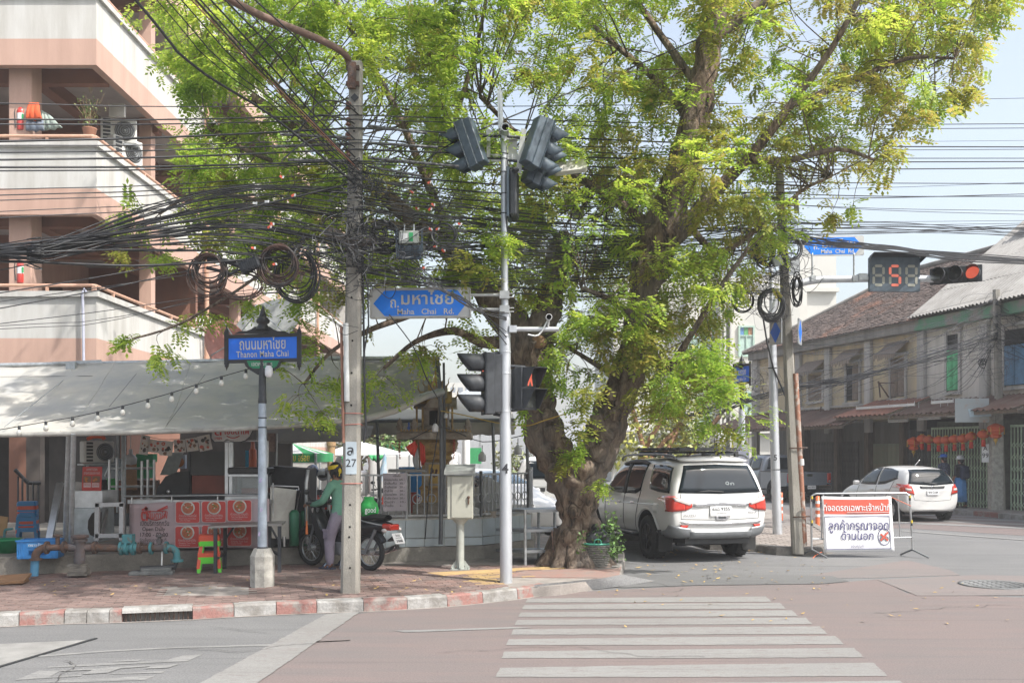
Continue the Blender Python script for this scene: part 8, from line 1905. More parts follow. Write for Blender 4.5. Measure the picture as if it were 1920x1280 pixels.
def pull(bv,u,v,face,off):
 if face in 'LR':s_=1 if face=='L' else-1;o,d_=V(u,3*s_,v),V(0,-s_,0)
 elif face=='B':o,d_=V(-4,u,v),V(1,0,0)
 else:o,d_=V(u,v,5),V(0,0,-1)
 loc,n,i,ds=bv.ray_cast(o,d_)
 k=0
 while loc is None and k<60:
  k+=1;o=Vector((o.x+(.012 if o.x<1 else-.012),o.y,o.z-.002))if face in 'LR' else Vector((o.x,o.y*.985,o.z-.003));loc,n,i,ds=bv.ray_cast(o,d_)
 if loc is None:return o+d_*2.2
 if n.dot(d_)>0:n=-n
 return loc+n*off
def decal(bv,parent,name,m,top,bot,face='L',off=.006,rows=5,both=False,sub=6):
 """a panel laid on the body between two polylines given in the side (x, z) or rear (y, z) view"""
 out=None
 for f in((face,'R')if both and face=='L' else(face,)):
  def res(pl):
   o=[]
   for i in range(len(pl)-1):
    for j in range(sub):t=j/sub;o.append((pl[i][0]+(pl[i+1][0]-pl[i][0])*t,pl[i][1]+(pl[i+1][1]-pl[i][1])*t))
   return o+[pl[-1]]
  a,b_=res(top),res(bot)
  g=[[pull(bv,p[0]+(q_[0]-p[0])*i/rows,p[1]+(q_[1]-p[1])*i/rows,f,off)for p,q_ in zip(a,b_)]for i in range(rows+1)]
  if face=='B' and both==2:pass
  mb=MB();mb.grid(g);o=build(mb,name,m,parent,recalc=True);k=o.modifiers.new("t",'SOLIDIFY');k.thickness=.012;k.offset=0;out=out or o
 return out
def mir(pl):return[(-x,y)for x,y in pl]
def strip(bv,parent,name,m,pts,face='L',w=.006,off=.003,both=True):
 for f in((face,'R')if both and face=='L' else(face,)):
  d_=[]
  for i in range(len(pts)-1):
   for j in range(6):t=j/6;d_.append((pts[i][0]+(pts[i+1][0]-pts[i][0])*t,pts[i][1]+(pts[i+1][1]-pts[i][1])*t))
  d_.append(pts[-1]);mb=MB();mb.tube([pull(bv,u,v,f,off)for u,v in d_],w,4);build(mb,name,m,parent)
def wheel(parent,x,y,z,r,w,m_rim,spokes=6):
 s_=1 if y>0 else-1;Mx=Matrix.Rotation(R(-90*s_),3,'X');c=V(x,y,z)
 mb=MB();mb.lathe([(r*.62,-w/2),(r*.93,-w/2),(r,-w/2+.03),(r,w/2-.03),(r*.93,w/2),(r*.66,w/2+.004),(r*.62,w/2-.03)],32,c,Mx,cap=False)
 for i in range(40):a=i*R(9);mb.box(c+Mx@V(r*math.cos(a),r*math.sin(a),(i%2-.5)*w*.5),(.02,w*.4,.02),Mx@Matrix.Rotation(a,3,'Z')@Matrix.Rotation(R(90),3,'X'))
 t=build(mb,"wheel",M_RUBBER,parent)
 mb=MB();mb.lathe([(r*.64,w/2-.03),(r*.62,w/2-.012),(r*.56,w/2-.02),(r*.54,w/2-.10),(0,w/2-.11)],28,c,Mx);mb.lathe([(r*.16,w/2-.10),(r*.15,w/2-.015),(0,w/2-.01)],16,c,Mx)
 for i in range(spokes):
  a=i*2*math.pi/spokes
  for da in(-.14,.14):mb.beam(c+Mx@V(r*.12*math.cos(a),r*.12*math.sin(a),w/2-.03),c+Mx@V(r*.59*math.cos(a+da),r*.59*math.sin(a+da),w/2-.025),.045,.03,up=tuple(Mx@V(0,0,1)))
 build(mb,"rim",m_rim,t)
def rear_M(p):return Matrix.Translation(p)@Matrix.Rotation(R(-90),4,'Z')@Matrix.Rotation(R(90),4,'X')
def plate(parent,p,l1,l2=None,w=.36,h=.16,tilt=0.0):
 M=rear_M(p)@Matrix.Rotation(tilt,4,'X');mb=MB();mb.prism(rrect(w,h,.015),.008,M);o=build(mb,"licence_plate",M_PWHITE,parent)
 text(l1,.085,M_PBLACK,o,M@Matrix.Translation((0,.018 if l2 else 0,.010)),.012,width=w*.82)
 if l2:text(l2,.035,M_PBLACK,o,M@Matrix.Translation((0,-.052,.010)),.004,width=w*.5)
def suv(loc,rz):
 t=thing("sport_utility_vehicle","white four wheel drive with a black roof rack parked behind the tree trunk","car",loc,rz)
 AR=[(0,.40,.47),(2.845,.40,.47)]
 st=[(-1.02,.50,1.13,1.60,.66,.78,.74,.60,.30),(-.99,.45,1.13,1.70,.80,.87,.83,.66,.28),(-.90,.42,1.13,1.755,.87,.915,.88,.70,.26),(-.55,.40,1.12,1.775,.90,.93,.895,.72,.1),(.0,.38,1.11,1.785,.91,.93,.90,.73,0),(.9,.36,1.08,1.79,.91,.925,.895,.73,0),(1.55,.36,1.06,1.77,.91,.925,.89,.71,0),(2.0,.36,1.05,1.66,.91,.925,.89,.68,0),(2.45,.36,1.04,1.32,.91,.93,.88,.70,0),(2.75,.38,1.02,1.13,.91,.93,.87,.70,0),(3.3,.40,.95,1.05,.88,.92,.84,.66,0),(3.62,.45,.85,.93,.78,.84,.74,.55,0),(3.70,.50,.8,.86,.66,.72,.62,.45,0)]
 bo,bv=shell(st,t,M_CARW,AR)
 D=lambda nm,m,top,bot,**k:decal(bv,t,nm,m,top,bot,**k)
 D("front_window",M_CGLASS,[(2.02,1.44),(1.62,1.66),(1.18,1.70)],[(2.10,1.12),(1.60,1.12),(1.18,1.12)],both=True)
 D("rear_window",M_CGLASS,[(1.10,1.70),(.60,1.70),(.30,1.66)],[(1.10,1.12),(.60,1.13),(.38,1.20)],both=True)
 D("quarter_window",M_CGLASS,[(.06,1.66),(-.40,1.66),(-.72,1.62)],[(-.02,1.24),(-.40,1.20),(-.84,1.19)],both=True)
 D("pillar_trim",M_TRIM,[(1.18,1.71),(1.10,1.71)],[(1.18,1.11),(1.10,1.11)],both=True,off=.008)
 D("rain_visor",M_TRIM,[(1.66,1.70),(1.1,1.735),(.6,1.73),(.26,1.69)],[(1.7,1.645),(1.1,1.68),(.6,1.68),(.30,1.655)],both=True,off=.014,rows=2)
 D("back_window",M_CGLASS,[(-.60,1.655),(0,1.675),(.60,1.655)],[(-.765,1.20),(0,1.18),(.765,1.20)],face='B',sub=10)
 D("spoiler",M_CARW,[(-.62,1.765),(0,1.775),(.62,1.765)],[(-.62,1.69),(0,1.705),(.62,1.69)],face='B',off=.05,sub=8)
 for s_ in(1,-1):
  f=(lambda p:p)if s_>0 else mir
  D("tail_lamp",M_TAIL,f([(.90,1.14),(.80,1.12),(.66,1.075)]),f([(.91,.88),(.80,.89),(.66,.905)]),face='B',off=.012)
  D("tail_lamp_tip",M_TAIL,f([(.655,1.05),(.53,1.015)]),f([(.655,.90),(.53,.955)]),face='B',off=.010)
  D("tail_lamp_clear",M_TAILW,f([(.86,1.125),(.72,1.095),(.54,1.02)]),f([(.82,1.065),(.72,1.03),(.57,.99)]),face='B',off=.018)
  D("tail_lamp_side",M_TAIL,[(-.98,1.14),(-.72,1.14)],[(-.98,.88),(-.80,.90)],face='L' if s_>0 else 'R',off=.010)
  D("fog_reflector",M_TAIL,f([(.74,.665),(.60,.66)]),f([(.74,.575),(.64,.58)]),face='B',off=.02)
  D("bumper_corner",M_GREYB,f([(.88,.66),(.70,.62),(.56,.60)]),f([(.88,.45),(.70,.45),(.52,.47)]),face='B',off=.025)
 D("chrome_strip",M_CHROME,[(-.52,1.01),(0,1.045),(.52,1.01)],[(-.50,.965),(0,.99),(.50,.965)],face='B',off=.022,sub=8)
 D("bumper_skirt",M_GREYB,[(-.58,.55),(0,.545),(.58,.55)],[(-.56,.45),(0,.44),(.56,.45)],face='B',off=.03)
 D("bumper_plate",M_CHROME,[(-.76,.715),(0,.69),(.76,.715)],[(-.72,.675),(0,.65),(.72,.675)],face='B',off=.03,sub=8)
 D("wiper",M_TRIM,[(-.06,1.215),(.22,1.235),(.42,1.215)],[(-.06,1.2),(.22,1.215),(.42,1.205)],face='B',off=.02,rows=1)
 strip(bv,t,"tailgate_gap",M_TRIM,[(-.73,1.18),(-.72,.76),(0,.735),(.72,.76),(.73,1.18)],'B',.004)
 strip(bv,t,"door_gap",M_TRIM,[(1.14,1.12),(1.14,.46)]);strip(bv,t,"door_gap",M_TRIM,[(.36,1.2),(.44,.95),(.52,.72),(.56,.45)]);strip(bv,t,"door_gap",M_TRIM,[(2.12,1.1),(2.14,.45)])
 strip(bv,t,"arch_lip",M_CARW,[(.50*math.cos(R(a)),.40+.50*math.sin(R(a)))for a in range(5,180,12)],'L',.022,.004)
 strip(bv,t,"crease",M_CARW,[(2.3,.93),(.9,.95),(-.5,.98)],'L',.010,.002)
 D("door_handle",M_CHROME,[(.74,.985),(.56,.985)],[(.74,.95),(.56,.95)],both=True,off=.03,rows=2);D("door_handle",M_CHROME,[(1.42,.965),(1.24,.965)],[(1.42,.93),(1.24,.93)],both=True,off=.03,rows=2)
 D("fuel_flap",M_CARW,[(-.30,1.00),(-.46,1.00)],[(-.30,.83),(-.46,.83)],off=.004,rows=3)
 for sy in(1,-1):
  mb=MB();mb.tube(smooth([V(1.75,sy*.70,1.74),V(1.55,sy*.70,1.82),V(.6,sy*.71,1.845),V(-.45,sy*.69,1.835),V(-.70,sy*.68,1.78)],4),.022,8);build(mb,"roof_rail",M_TRIM if 0 else M_GREYB,t)
  mb=MB();mb.box((2.0,sy*1.0,1.16),(.14,.22,.17));build(mb,"door_mirror",M_CARW,t,bev=.04,seg=2)
  mb=MB();mb.beam((.52,sy*.90,.42),(2.3,sy*.90,.42),.16,.035);build(mb,"side_step",M_GREYB,t,bev=.01)
  mb=MB();mb.box((-.52,sy*.80,.36),(.025,.26,.38));build(mb,"mud_flap",M_RUBBER,t)
  for x in(0,2.845):wheel(t,x,sy*.80,.385,.385,.26,M_RIMD)
 mb=MB();mb.prism([(-.62,-.58),(1.35,-.60),(1.45,-.5),(1.45,.5),(1.35,.60),(-.62,.58)],.03,Matrix.Translation((0,0,1.91)));build(mb,"rack_edge",M_TRIM,t)
 mb=MB()
 for i in range(7):mb.box((-.5+i*.3,0,1.955),(.12,1.1,.03))
 for x in(-.35,.3,.95):
  mb.box((x,0,1.885),(.06,1.3,.04))
  for sy in(-.64,.64):mb.box((x,sy,1.855),(.07,.06,.10))
 build(mb,"roof_rack",M_TRIM,t);mb=MB();mb.add([V(-.62,-.03,1.79),V(-.62,.03,1.79),V(-.75,0,1.785),V(-.70,0,1.86)],[(0,1,3),(1,2,3),(2,0,3)]);build(mb,"antenna_fin",M_CARW,t)
 mb=MB();mb.box((-.6,0,.40),(.6,1.2,.16));mb.cyl((-.9,-.45,.36),(-.4,-.45,.38),.05,n=12);mb.tube([V(-.3,-.5,.3),V(-.3,.5,.3)],.06,8);mb.box((1.2,0,.36),(3.2,1.3,.12));build(mb,"underbody",M_TRIM,t)
 plate(t,pull(bv,0,.90,'B',.015),"6ขฉ 9355","กรุงเทพมหานคร",.40,.19,R(-4))
 text("ISUZU",.055,M_CHROME,t,rear_M(pull(bv,.57,.815,'B',.006)),.004,width=.22);text("mu-X",.06,M_CHROME,t,rear_M(pull(bv,-.60,.86,'B',.006)),.006,width=.17)
 mb=MB();mb.prism(rrect(.22,.07,.02),.012,rear_M(pull(bv,-.02,.775,'B',.012)));build(mb,"camera_recess",M_CHROME,t);mb=MB();mb.prism(rrect(.14,.03,.01),.014,rear_M(pull(bv,-.02,.775,'B',.014)));build(mb,"recess",M_BLACK,t)
 text("9ก",.14,mat("sticker_pale",(.25,.28,.29),.6),t,rear_M(pull(bv,-.2,1.33,'B',.012)),.01,width=.17)
 return t
suv(V(3.29,17.95,0),R(105))
def hatch(loc,rz,label,m=M_CARW,tinted=M_CGLASS):
 t=thing("hatchback_car",label,"car",loc,rz);AR=[(0,.30,.36),(2.5,.30,.36)]
 st=[(-.66,.34,.90,1.20,.58,.66,.62,.48,.45),(-.62,.28,.91,1.36,.70,.77,.73,.54,.42),(-.50,.25,.92,1.44,.78,.825,.78,.57,.35),(-.2,.22,.93,1.475,.81,.845,.80,.58,.12),(.4,.2,.92,1.51,.82,.847,.80,.59,0),(1.1,.2,.90,1.50,.82,.847,.80,.59,0),(1.6,.2,.88,1.40,.82,.845,.79,.58,0),(2.1,.2,.86,1.16,.82,.845,.78,.58,0),(2.5,.22,.84,.97,.81,.84,.76,.58,0),(2.95,.26,.74,.84,.76,.80,.70,.5,0),(3.2,.3,.62,.70,.62,.68,.56,.4,0)]
 bo,bv=shell(st,t,m,AR)
 D=lambda nm,mm,top,bot,**k:decal(bv,t,nm,mm,top,bot,**k)
 D("front_window",tinted,[(1.62,1.33),(1.3,1.42),(.86,1.44)],[(1.80,.97),(1.3,.96),(.86,.97)],both=True);D("rear_window",tinted,[(.80,1.44),(.4,1.43),(-.02,1.36)],[(.80,.97),(.4,1.0),(-.16,1.16)],both=True);D("corner_window",tinted,[(1.72,1.26),(1.78,1.22)],[(2.12,.97),(1.88,.97)],both=True)
 D("windscreen",mat("screen_blue",(.05,.09,.13),.04,coat=.5),[(1.30,.50),(1.30,0),(1.30,-.50)],[(2.02,.62),(2.06,0),(2.02,-.62)],face='T',off=.004)
 D("back_window",M_CGLASS,[(-.50,1.40),(0,1.415),(.50,1.40)],[(-.66,1.03),(0,.985),(.66,1.03)],face='B',sub=10)
 for s_ in(1,-1):
  f=(lambda p:p)if s_>0 else mir
  D("tail_lamp",M_TAIL,f([(.80,1.03),(.60,.97)]),f([(.79,.80),(.53,.74)]),face='B',off=.012);D("tail_lamp_clear",M_TAILW,f([(.74,.91),(.62,.90)]),f([(.74,.85),(.60,.84)]),face='B',off=.018,rows=2);D("tail_lamp_side",M_TAIL,[(-.58,1.02),(-.34,.93)],[(-.60,.82),(-.44,.80)],face='L' if s_>0 else 'R',off=.012)
 D("garnish",M_TRIM,[(-.36,.965),(0,.955),(.36,.965)],[(-.34,.91),(0,.90),(.34,.91)],face='B',off=.014);D("wiper",M_TRIM,[(-.15,1.03),(.25,1.08)],[(-.13,1.0),(.25,1.065)],face='B',off=.02,rows=1)
 strip(bv,t,"tailgate_gap",M_TRIM,[(-.66,1.02),(-.52,.60),(0,.56),(.52,.60),(.66,1.02)],'B',.003);strip(bv,t,"door_gap",M_TRIM,[(.83,.95),(.83,.32)]);strip(bv,t,"door_gap",M_TRIM,[(-.02,1.1),(.1,.8),(.34,.62),(.40,.32)]);strip(bv,t,"door_gap",M_TRIM,[(1.85,.93),(1.9,.3)])
 D("door_handle",m,[(.28,.88),(.12,.88)],[(.28,.845),(.12,.845)],both=True,off=.022,rows=2);D("door_handle",m,[(1.12,.85),(.96,.85)],[(1.12,.815),(.96,.815)],both=True,off=.022,rows=2)
 D("bumper_vent",M_TRIM,[(-.5,.30),(.5,.30)],[(-.5,.24),(.5,.24)],face='B',off=.01,rows=2)
 for sy in(1,-1):
  mb=MB();mb.box((1.78,sy*.90,1.0),(.12,.18,.13));build(mb,"door_mirror",m,t,bev=.04,seg=2)
  for x in(0,2.5):wheel(t,x,sy*.735,.30,.30,.19,M_RIMS,8)
 plate(t,pull(bv,0,.80,'B',.014),"4กข 2184",None,.34,.13,R(-6));mb=MB();mb.box((1.2,0,.22),(3,1.2,.06));build(mb,"underbody",M_TRIM,t)
 mb=MB();mb.lathe([(.03,0),(.045,.004),(.03,.008)],12,pull(bv,0,.935,'B',.02),Matrix.Rotation(R(-90),3,'Y'),cap=False);mb.tube([V(.2,0,1.52),V(-.02,0,1.66)],.008,5);build(mb,"badge",M_CHROME,t)
 return t
jc=V((G(1690,974).x+G(1778,976).x)/2-.15,27.6,0)
jz=hatch(V(11.2,27.4,0),R(99),"white hatchback driving away past the red lanterns at the right")
def pickup(loc,rz,label,m,word,glass=M_CGLASS):
 t=thing("pickup_truck",label,"pickup",loc,rz);AR=[(0,.38,.46),(3.09,.38,.46)]
 st=[(1.0,.45,1.10,1.62,.86,.90,.86,.60,.08),(1.06,.40,1.12,1.74,.90,.925,.88,.66,.05),(1.3,.38,1.12,1.79,.91,.925,.88,.68,0),(2.0,.38,1.10,1.80,.91,.925,.88,.68,0),(2.5,.38,1.08,1.70,.91,.925,.87,.66,0),(2.95,.38,1.06,1.30,.91,.925,.86,.66,0),(3.2,.4,1.04,1.12,.9,.92,.85,.66,0),(3.75,.42,.98,1.04,.86,.9,.8,.6,0),(3.98,.5,.85,.92,.72,.78,.66,.5,0)]
 bo,bv=shell(st,t,m,AR[1:],"cab")
 D=lambda nm,mm,top,bot,**k:decal(bv,t,nm,mm,top,bot,**k)
 D("front_window",glass,[(2.62,1.52),(2.3,1.66),(1.98,1.68)],[(2.85,1.16),(2.3,1.15),(1.98,1.15)],both=True);D("rear_window",glass,[(1.92,1.68),(1.4,1.67),(1.22,1.62)],[(1.92,1.15),(1.4,1.16),(1.16,1.2)],both=True);D("back_window",glass,[(-.52,1.66),(.52,1.66)],[(-.62,1.22),(.62,1.22)],face='B')
 strip(bv,t,"door_gap",M_TRIM,[(1.95,1.14),(1.95,.5)]);strip(bv,t,"door_gap",M_TRIM,[(1.14,1.2),(1.2,.5)])
 for sy in(1,-1):
  pr=[(-1.02,.62),(-.50,.58)]+[(.48*math.cos(R(a)),.38+.48*math.sin(R(a)))for a in range(155,15,-14)]+[(.52,.5),(.98,.46),(.98,1.12),(-1.02,1.12)]
  mb=MB();mb.prism(pr,.09,Matrix.Translation((0,sy*.885+.045,0))@Matrix.Rotation(R(90),4,'X'));build(mb,"bed_side",m,t,bev=.03,seg=2)
  mb=MB();mb.beam((-.98,sy*.885,1.135),(.98,sy*.885,1.135),.10,.03);build(mb,"bed_rail",M_TRIM,t)
  mb=MB();mb.tube([V(.48*math.cos(R(a)),sy*.93,.38+.48*math.sin(R(a)))for a in range(165,5,-12)],.03,6);build(mb,"fender_flare",m,t)
  mb=MB();mb.box((-1.03,sy*.82,.92),(.06,.15,.36));lt=build(mb,"tail_lamp",M_TAIL,t,bev=.02);mb=MB();mb.lathe([(0,0),(.045,.0)],12,(-1.062,sy*.82,.80),Matrix.Rotation(R(-90),3,'Y'));build(mb,"reverse_lamp",M_TAILW,lt)
  mb=MB();mb.box((2.72,sy*1.0,1.2),(.14,.2,.17));build(mb,"door_mirror",m,t,bev=.04,seg=2)
  mb=MB();mb.box((-.62,sy*.80,.35),(.02,.24,.34));build(mb,"mud_flap",M_RUBBER,t)
  for x in(0,3.09):wheel(t,x,sy*.78,.38,.38,.25,M_RIMS)
 mb=MB();mb.box((0,0,.66),(1.96,1.66,.06));mb.box((.2,0,.5),(2.4,1.1,.2));build(mb,"bed_floor",M_TRIM,t)
 mb=MB();mb.box((-.99,0,.87),(.07,1.48,.50));tg=build(mb,"tailgate",m,t,bev=.02,seg=2);text(word,.06,M_CHROME if m is M_CARG else M_GREYB,tg,rear_M(V(-1.027,.35,.98)),.006,width=.3)
 mb=MB();mb.prism(rrect(.26,.09,.02),.014,rear_M(V(-1.026,0,1.02)));build(mb,"tailgate_handle",M_CHROME if m is M_CARG else M_TRIM,tg)
 mb=MB();mb.box((-1.10,0,.58),(.14,1.70,.15));build(mb,"bumper",M_CHROME if m is M_CARG else m,t,bev=.03,seg=2);mb=MB();mb.box((-1.16,0,.58),(.06,.60,.14));build(mb,"step",M_TRIM,t);plate(t,V(-1.195,0,.58),"ผต 9931",None,.34,.13);mb=MB();mb.box((-.9,0,.44),(.3,1.3,.1));build(mb,"underbody",M_TRIM,t)
 return t
pk=pickup(V(10.8,38.0,0),R(104),"dark grey pickup truck parked by the shuttered shophouse",M_CARG,"HILUX")
pickup(V(.78,24.0,0),R(90-8),"white pickup truck parked behind the tree trunk and metal steps",M_CARW,"TOYOTA")
hatch(V(-1.3,23.6,0),R(-48),"white car with a bluish windscreen parked behind the shrine fence",M_CARW)
def moto(loc,rz,label,mb_col,plate_txt=None,detail=True,group=None):
 t=thing("motorcycle",label,"motorcycle",loc,rz,group);r=.275
 for x,nm in((0,1),(1.22,0)):
  mb=MB();mb.tube([V(x+(r-.035)*math.cos(a),0,r+(r-.035)*math.sin(a))for a in np.linspace(0,2*math.pi,32,endpoint=False)],.038,8,0,True);w_=build(mb,"wheel",M_RUBBER,t)
  mb=MB();mb.tube([V(x+(r-.075)*math.cos(a),0,r+(r-.075)*math.sin(a))for a in np.linspace(0,2*math.pi,28,endpoint=False)],.012,6,0,True);mb.cyl((x,-.05,r),(x,.05,r),.045,n=12)
  for i in range(18):a=i*R(20);mb.cyl((x+.04*math.cos(a),.03*(-1)**i,r+.04*math.sin(a)),(x+(r-.08)*math.cos(a),0,r+(r-.08)*math.sin(a)),.0025,n=3)
  build(mb,"rim",M_RIMS,w_);mb=MB();mb.tube(arc((x,0,r),r+.04,R(20 if nm==0 else 35),R(170 if nm==0 else 150),14),[.05]*15,6);build(mb,"mudguard",mb_col if not nm else M_BLACK,t)
 mb=MB()
 for sy in(-.07,.07):mb.tube([V(1.22,sy,r),V(1.10,sy,.62),V(1.02,sy*.8,.9)],.02,8)
 build(mb,"fork",M_GREYB,t)
 mb=MB();rows=[]
 for x,z0,z1,w in((-.42,.66,.72,.04),(-.3,.58,.76,.11),(0,.52,.76,.14),(.35,.46,.70,.13),(.55,.34,.58,.10),(.75,.30,.52,.08),(.92,.36,.66,.12),(1.02,.5,.86,.15),(1.08,.72,.96,.12),(1.1,.88,.98,.05)):
  zc,h=(z0+z1)/2,(z1-z0)/2;rows.append([V(x,w*math.cos(a),zc+h*math.sin(a))for a in np.linspace(0,2*math.pi,13)])
 mb.grid(rows);build(mb,"body",mb_col,t).modifiers.new("s",'SUBSURF').render_levels=1
 mb=MB()
 for sy in(-1,1):mb.prism([(.60,.32),(.82,.30),(.98,.52),(1.08,.78),(1.0,.86),(.9,.6),(.72,.44)],.012,Matrix.Translation((0,sy*.15+.006,0))@Matrix.Rotation(R(90),4,'X'))
 build(mb,"leg_shield",mb_col,t)
 mb=MB();rows=[]
 for x,z,w in((-.36,.79,.08),(-.1,.80,.13),(.15,.77,.13),(.42,.74,.09),(.5,.72,.05)):rows.append([V(x,w*math.cos(a),z+.045*math.sin(a))for a in np.linspace(0,2*math.pi,11)])
 mb.grid(rows);build(mb,"seat",M_RUBBER,t)
 mb=MB();mb.tube(smooth([V(.96,.34,.98),V(1.0,.2,.98),V(1.02,0,.95),V(1.0,-.2,.98),V(.96,-.34,.98)],4),.014,7);mb.cyl((.95,.36,.98),(.98,.25,.98),.022,n=8);mb.cyl((.95,-.36,.98),(.98,-.25,.98),.022,n=8);mb.box((1.05,0,.96),(.12,.22,.12));build(mb,"handlebar",M_BLACK,t)
 for sy in(-1,1):mb=MB();mb.tube([V(1.0,sy*.22,.98),V(.98,sy*.30,1.12)],.007,5);mb.ball((.98,sy*.33,1.15),(.02,.06,.04),10,6);build(mb,"mirror",M_BLACK,t)
 mb=MB();mb.ball((1.13,0,.86),(.05,.08,.07),12,8);build(mb,"headlight",M_TAILW,t)
 mb=MB();mb.box((.55,0,.30),(.42,.2,.2));mb.cyl((.62,-.1,.34),(.75,-.1,.32),.07,n=10);mb.cyl((.4,.13,.27),(.4,.16,.27),.08,n=12);build(mb,"engine",M_GREYB,t,bev=.02);mb=MB();mb.tube([V(.6,-.12,.24),V(.2,-.14,.22),V(-.1,-.15,.26),V(-.4,-.15,.36)],[.02,.025,.045,.05],9);build(mb,"exhaust",M_CHROME,t)
 mb=MB();mb.beam((0,.08,r),(.45,.09,.3),.03,.05);mb.tube([V(.0,.09,r+.02),V(-.2,.1,.62)],.025,8);mb.tube([V(.0,-.09,r+.02),V(-.2,-.1,.62)],.025,8);mb.tube([V(.45,.12,.24),V(.40,.22,.02)],.012,6);build(mb,"swing_arm",M_GREYB,t)
 mb=MB();mb.box((-.44,0,.66),(.10,.2,.09));mb.box((-.42,.1,.68),(.16,.05,.07));lt=build(mb,"tail_lamp",M_TAIL,t,bev=.02,seg=2)
 for sy in(-1,1):mb=MB();mb.ball((-.42,sy*.16,.62),(.05,.03,.03),8,6);build(mb,"indicator",M_TAILW,t)
 mb=MB();mb.tube(smooth([V(-.40,0,.66),V(-.16,.22,.73),V(.02,.2,.76)],3),.012,6);mb.tube(smooth([V(-.40,0,.66),V(-.16,-.22,.73),V(.02,-.2,.76)],3),.012,6);build(mb,"grab_rail",M_GREYB,t)
 if plate_txt:
  M=Matrix.Translation((-.55,0,.50))@Matrix.Rotation(R(-90),4,'Z')@Matrix.Rotation(R(62),4,'X');mb=MB();mb.prism(rrect(.21,.165,.012),.006,M);o=build(mb,"licence_plate",M_PWHITE,t)
  for s_,y,h in((plate_txt[0],.045,.05),(plate_txt[1],.008,.022),(plate_txt[2],-.045,.055)):text(s_,h,M_PBLACK,o,M@Matrix.Translation((0,y,.008)),.01,width=(.10,.13,.13)[(.045,.008,-.045).index(y)])
  mb=MB();mb.box((-.46,0,.50),(.14,.14,.02),(0,R(35),0));mb.box((-.53,0,.38),(.03,.06,.05));build(mb,"rear_fender",M_BLACK,t)
 return t
M_BIKEB=mat("bike_black",(.02,.021,.024),.3,var=.1,coat=.5)
B0,B1=V(-2.10,14.68+.05,PZ),V(-3.10,15.42,PZ)
brz=math.atan2(B1.y-B0.y,B1.x-B0.x)
moto(B0,brz,"black motorcycle with its rider beside pole 27",M_BIKEB,("3รร","กรุงเทพมหานคร","3988"))
for i,(px,py,Y,a,m,lab)in enumerate(((585,985,22,95,mat("bike_red",(.42,.05,.03),.3,coat=.5),"red parked motorcycle behind the rider's front wheel, left of the row"),(615,985,22.6,100,M_BIKEB,"black parked motorcycle behind the rider, middle of the row"),(640,985,23.4,92,mat("bike_silver",(.3,.3,.32),.3,.5),"silver parked motorcycle behind the rider's head"),(700,985,23,80,MATS["bike_red"],"red parked motorcycle behind the fence left of the drink menu"),(905,985,21.5,100,MATS["bike_red"],"red parked motorcycle behind the fence by the control cabinet"),(960,985,22,95,M_BIKEB,"dark parked motorcycle behind the fence by pole 4"))):
 p=P(px,900,Y);moto(V(p.x,Y,0),R(a),lab,m,None,False,"motorcycles parked in the lot")
for i,(px,py,m)in enumerate(((586,882,"helmet_blue"),(606,889,"helmet_silver"),(618,886,"helmet_grey"))):
 mb=MB();c=P(px,py,21.6);mb.ball(c,(.14,.16,.14),14,10);mb.ball(c+V(0,-.06,-.03),(.11,.11,.06),12,8,1);tag(build(mb,"helmet",[mat(m,((.06,.08,.16),(.4,.42,.44),(.2,.2,.2))[i],.2,coat=.6),M_BLACK]),("dark blue","silver","grey")[i]+" helmet resting on a parked motorcycle behind the rider","helmet")
mb=MB();bm_=B0+V(math.cos(brz),math.sin(brz),0)*.02;rows=[]
for z,w,d_ in((.80,.0,.0),(.80,.12,.10),(.90,.13,.11),(.99,.12,.09),(1.05,.07,.03),(1.09,.08,.015)):rows.append([V(bm_.x+w*math.cos(a)*(1+.1*math.sin(3*a+z*9)),bm_.y+d_*math.sin(a),z+PZ)for a in np.linspace(0,2*math.pi,17)])
mb.grid(rows);bg_=tag(build(mb,"shopping_bag",mat("bag_green",(.02,.32,.06),.5,bump=.6,bscale=14)),"bright green bag with white letters on the motorcycle seat","bag")
WM[bg_.name]=Matrix.Translation(bg_.location);text("good",.12,M_PWHITE,bg_,face_cam(V(bm_.x+.04,bm_.y-.125,.90+PZ)),.01,width=.16,world=True)
def tent(pts,drop,m1,m2,label,word=None,name="market_parasol"):
 """square canopy: pts are pixel points of the near eave and the peak at distance Y"""
 x0,x1,ye,yp,Y,w=pts;c=P((x0+x1)/2,ye,Y+w/2);t=thing(name,label,"canopy",V(c.x,c.y,0));a0,a1=P(x0,ye,Y),P(x1,ye,Y);b0,b1=a0+V(0,w,0),a1+V(0,w,0);pk_=V(c.x,c.y,P(0,yp,Y+w/2).z)
 for k,(p,q_)in enumerate(((a0,a1),(a1,b1),(b1,b0),(b0,a0))):
  mb=MB();n=4
  for i in range(n):u,v=p.lerp(q_,i/n),p.lerp(q_,(i+1)/n);mb.add([u,v,pk_],[(0,1,2)],i%2 if m2 else 0)
  build(mb,"canopy_panel",[m1,m2 or m1],t,world=True)
  mb=MB();d_=V(0,0,-drop);mb.add([p,q_,q_+d_,p+d_],[(0,1,2,3)]);o=build(mb,"valance",m2 or m1,t,world=True)
  if word and k==0:text(word,.22,mat("print_yellow",(.55,.42,.08),.6),o,face_cam((p+q_)/2+d_*.5+V(0,-.01,0)),.01,width=(q_-p).length*.75,world=True)
 mb=MB()
 for p in(a0,a1,b0,b1):mb.cyl(V(p.x,p.y,0),p,.03,n=8)
 build(mb,"pole",M_GALV,t,world=True)
M_GRN=mat("canopy_green",(.03,.26,.09),.7,var=.1);M_CWH=mat("canopy_white",(.52,.53,.53),.7,var=.06)
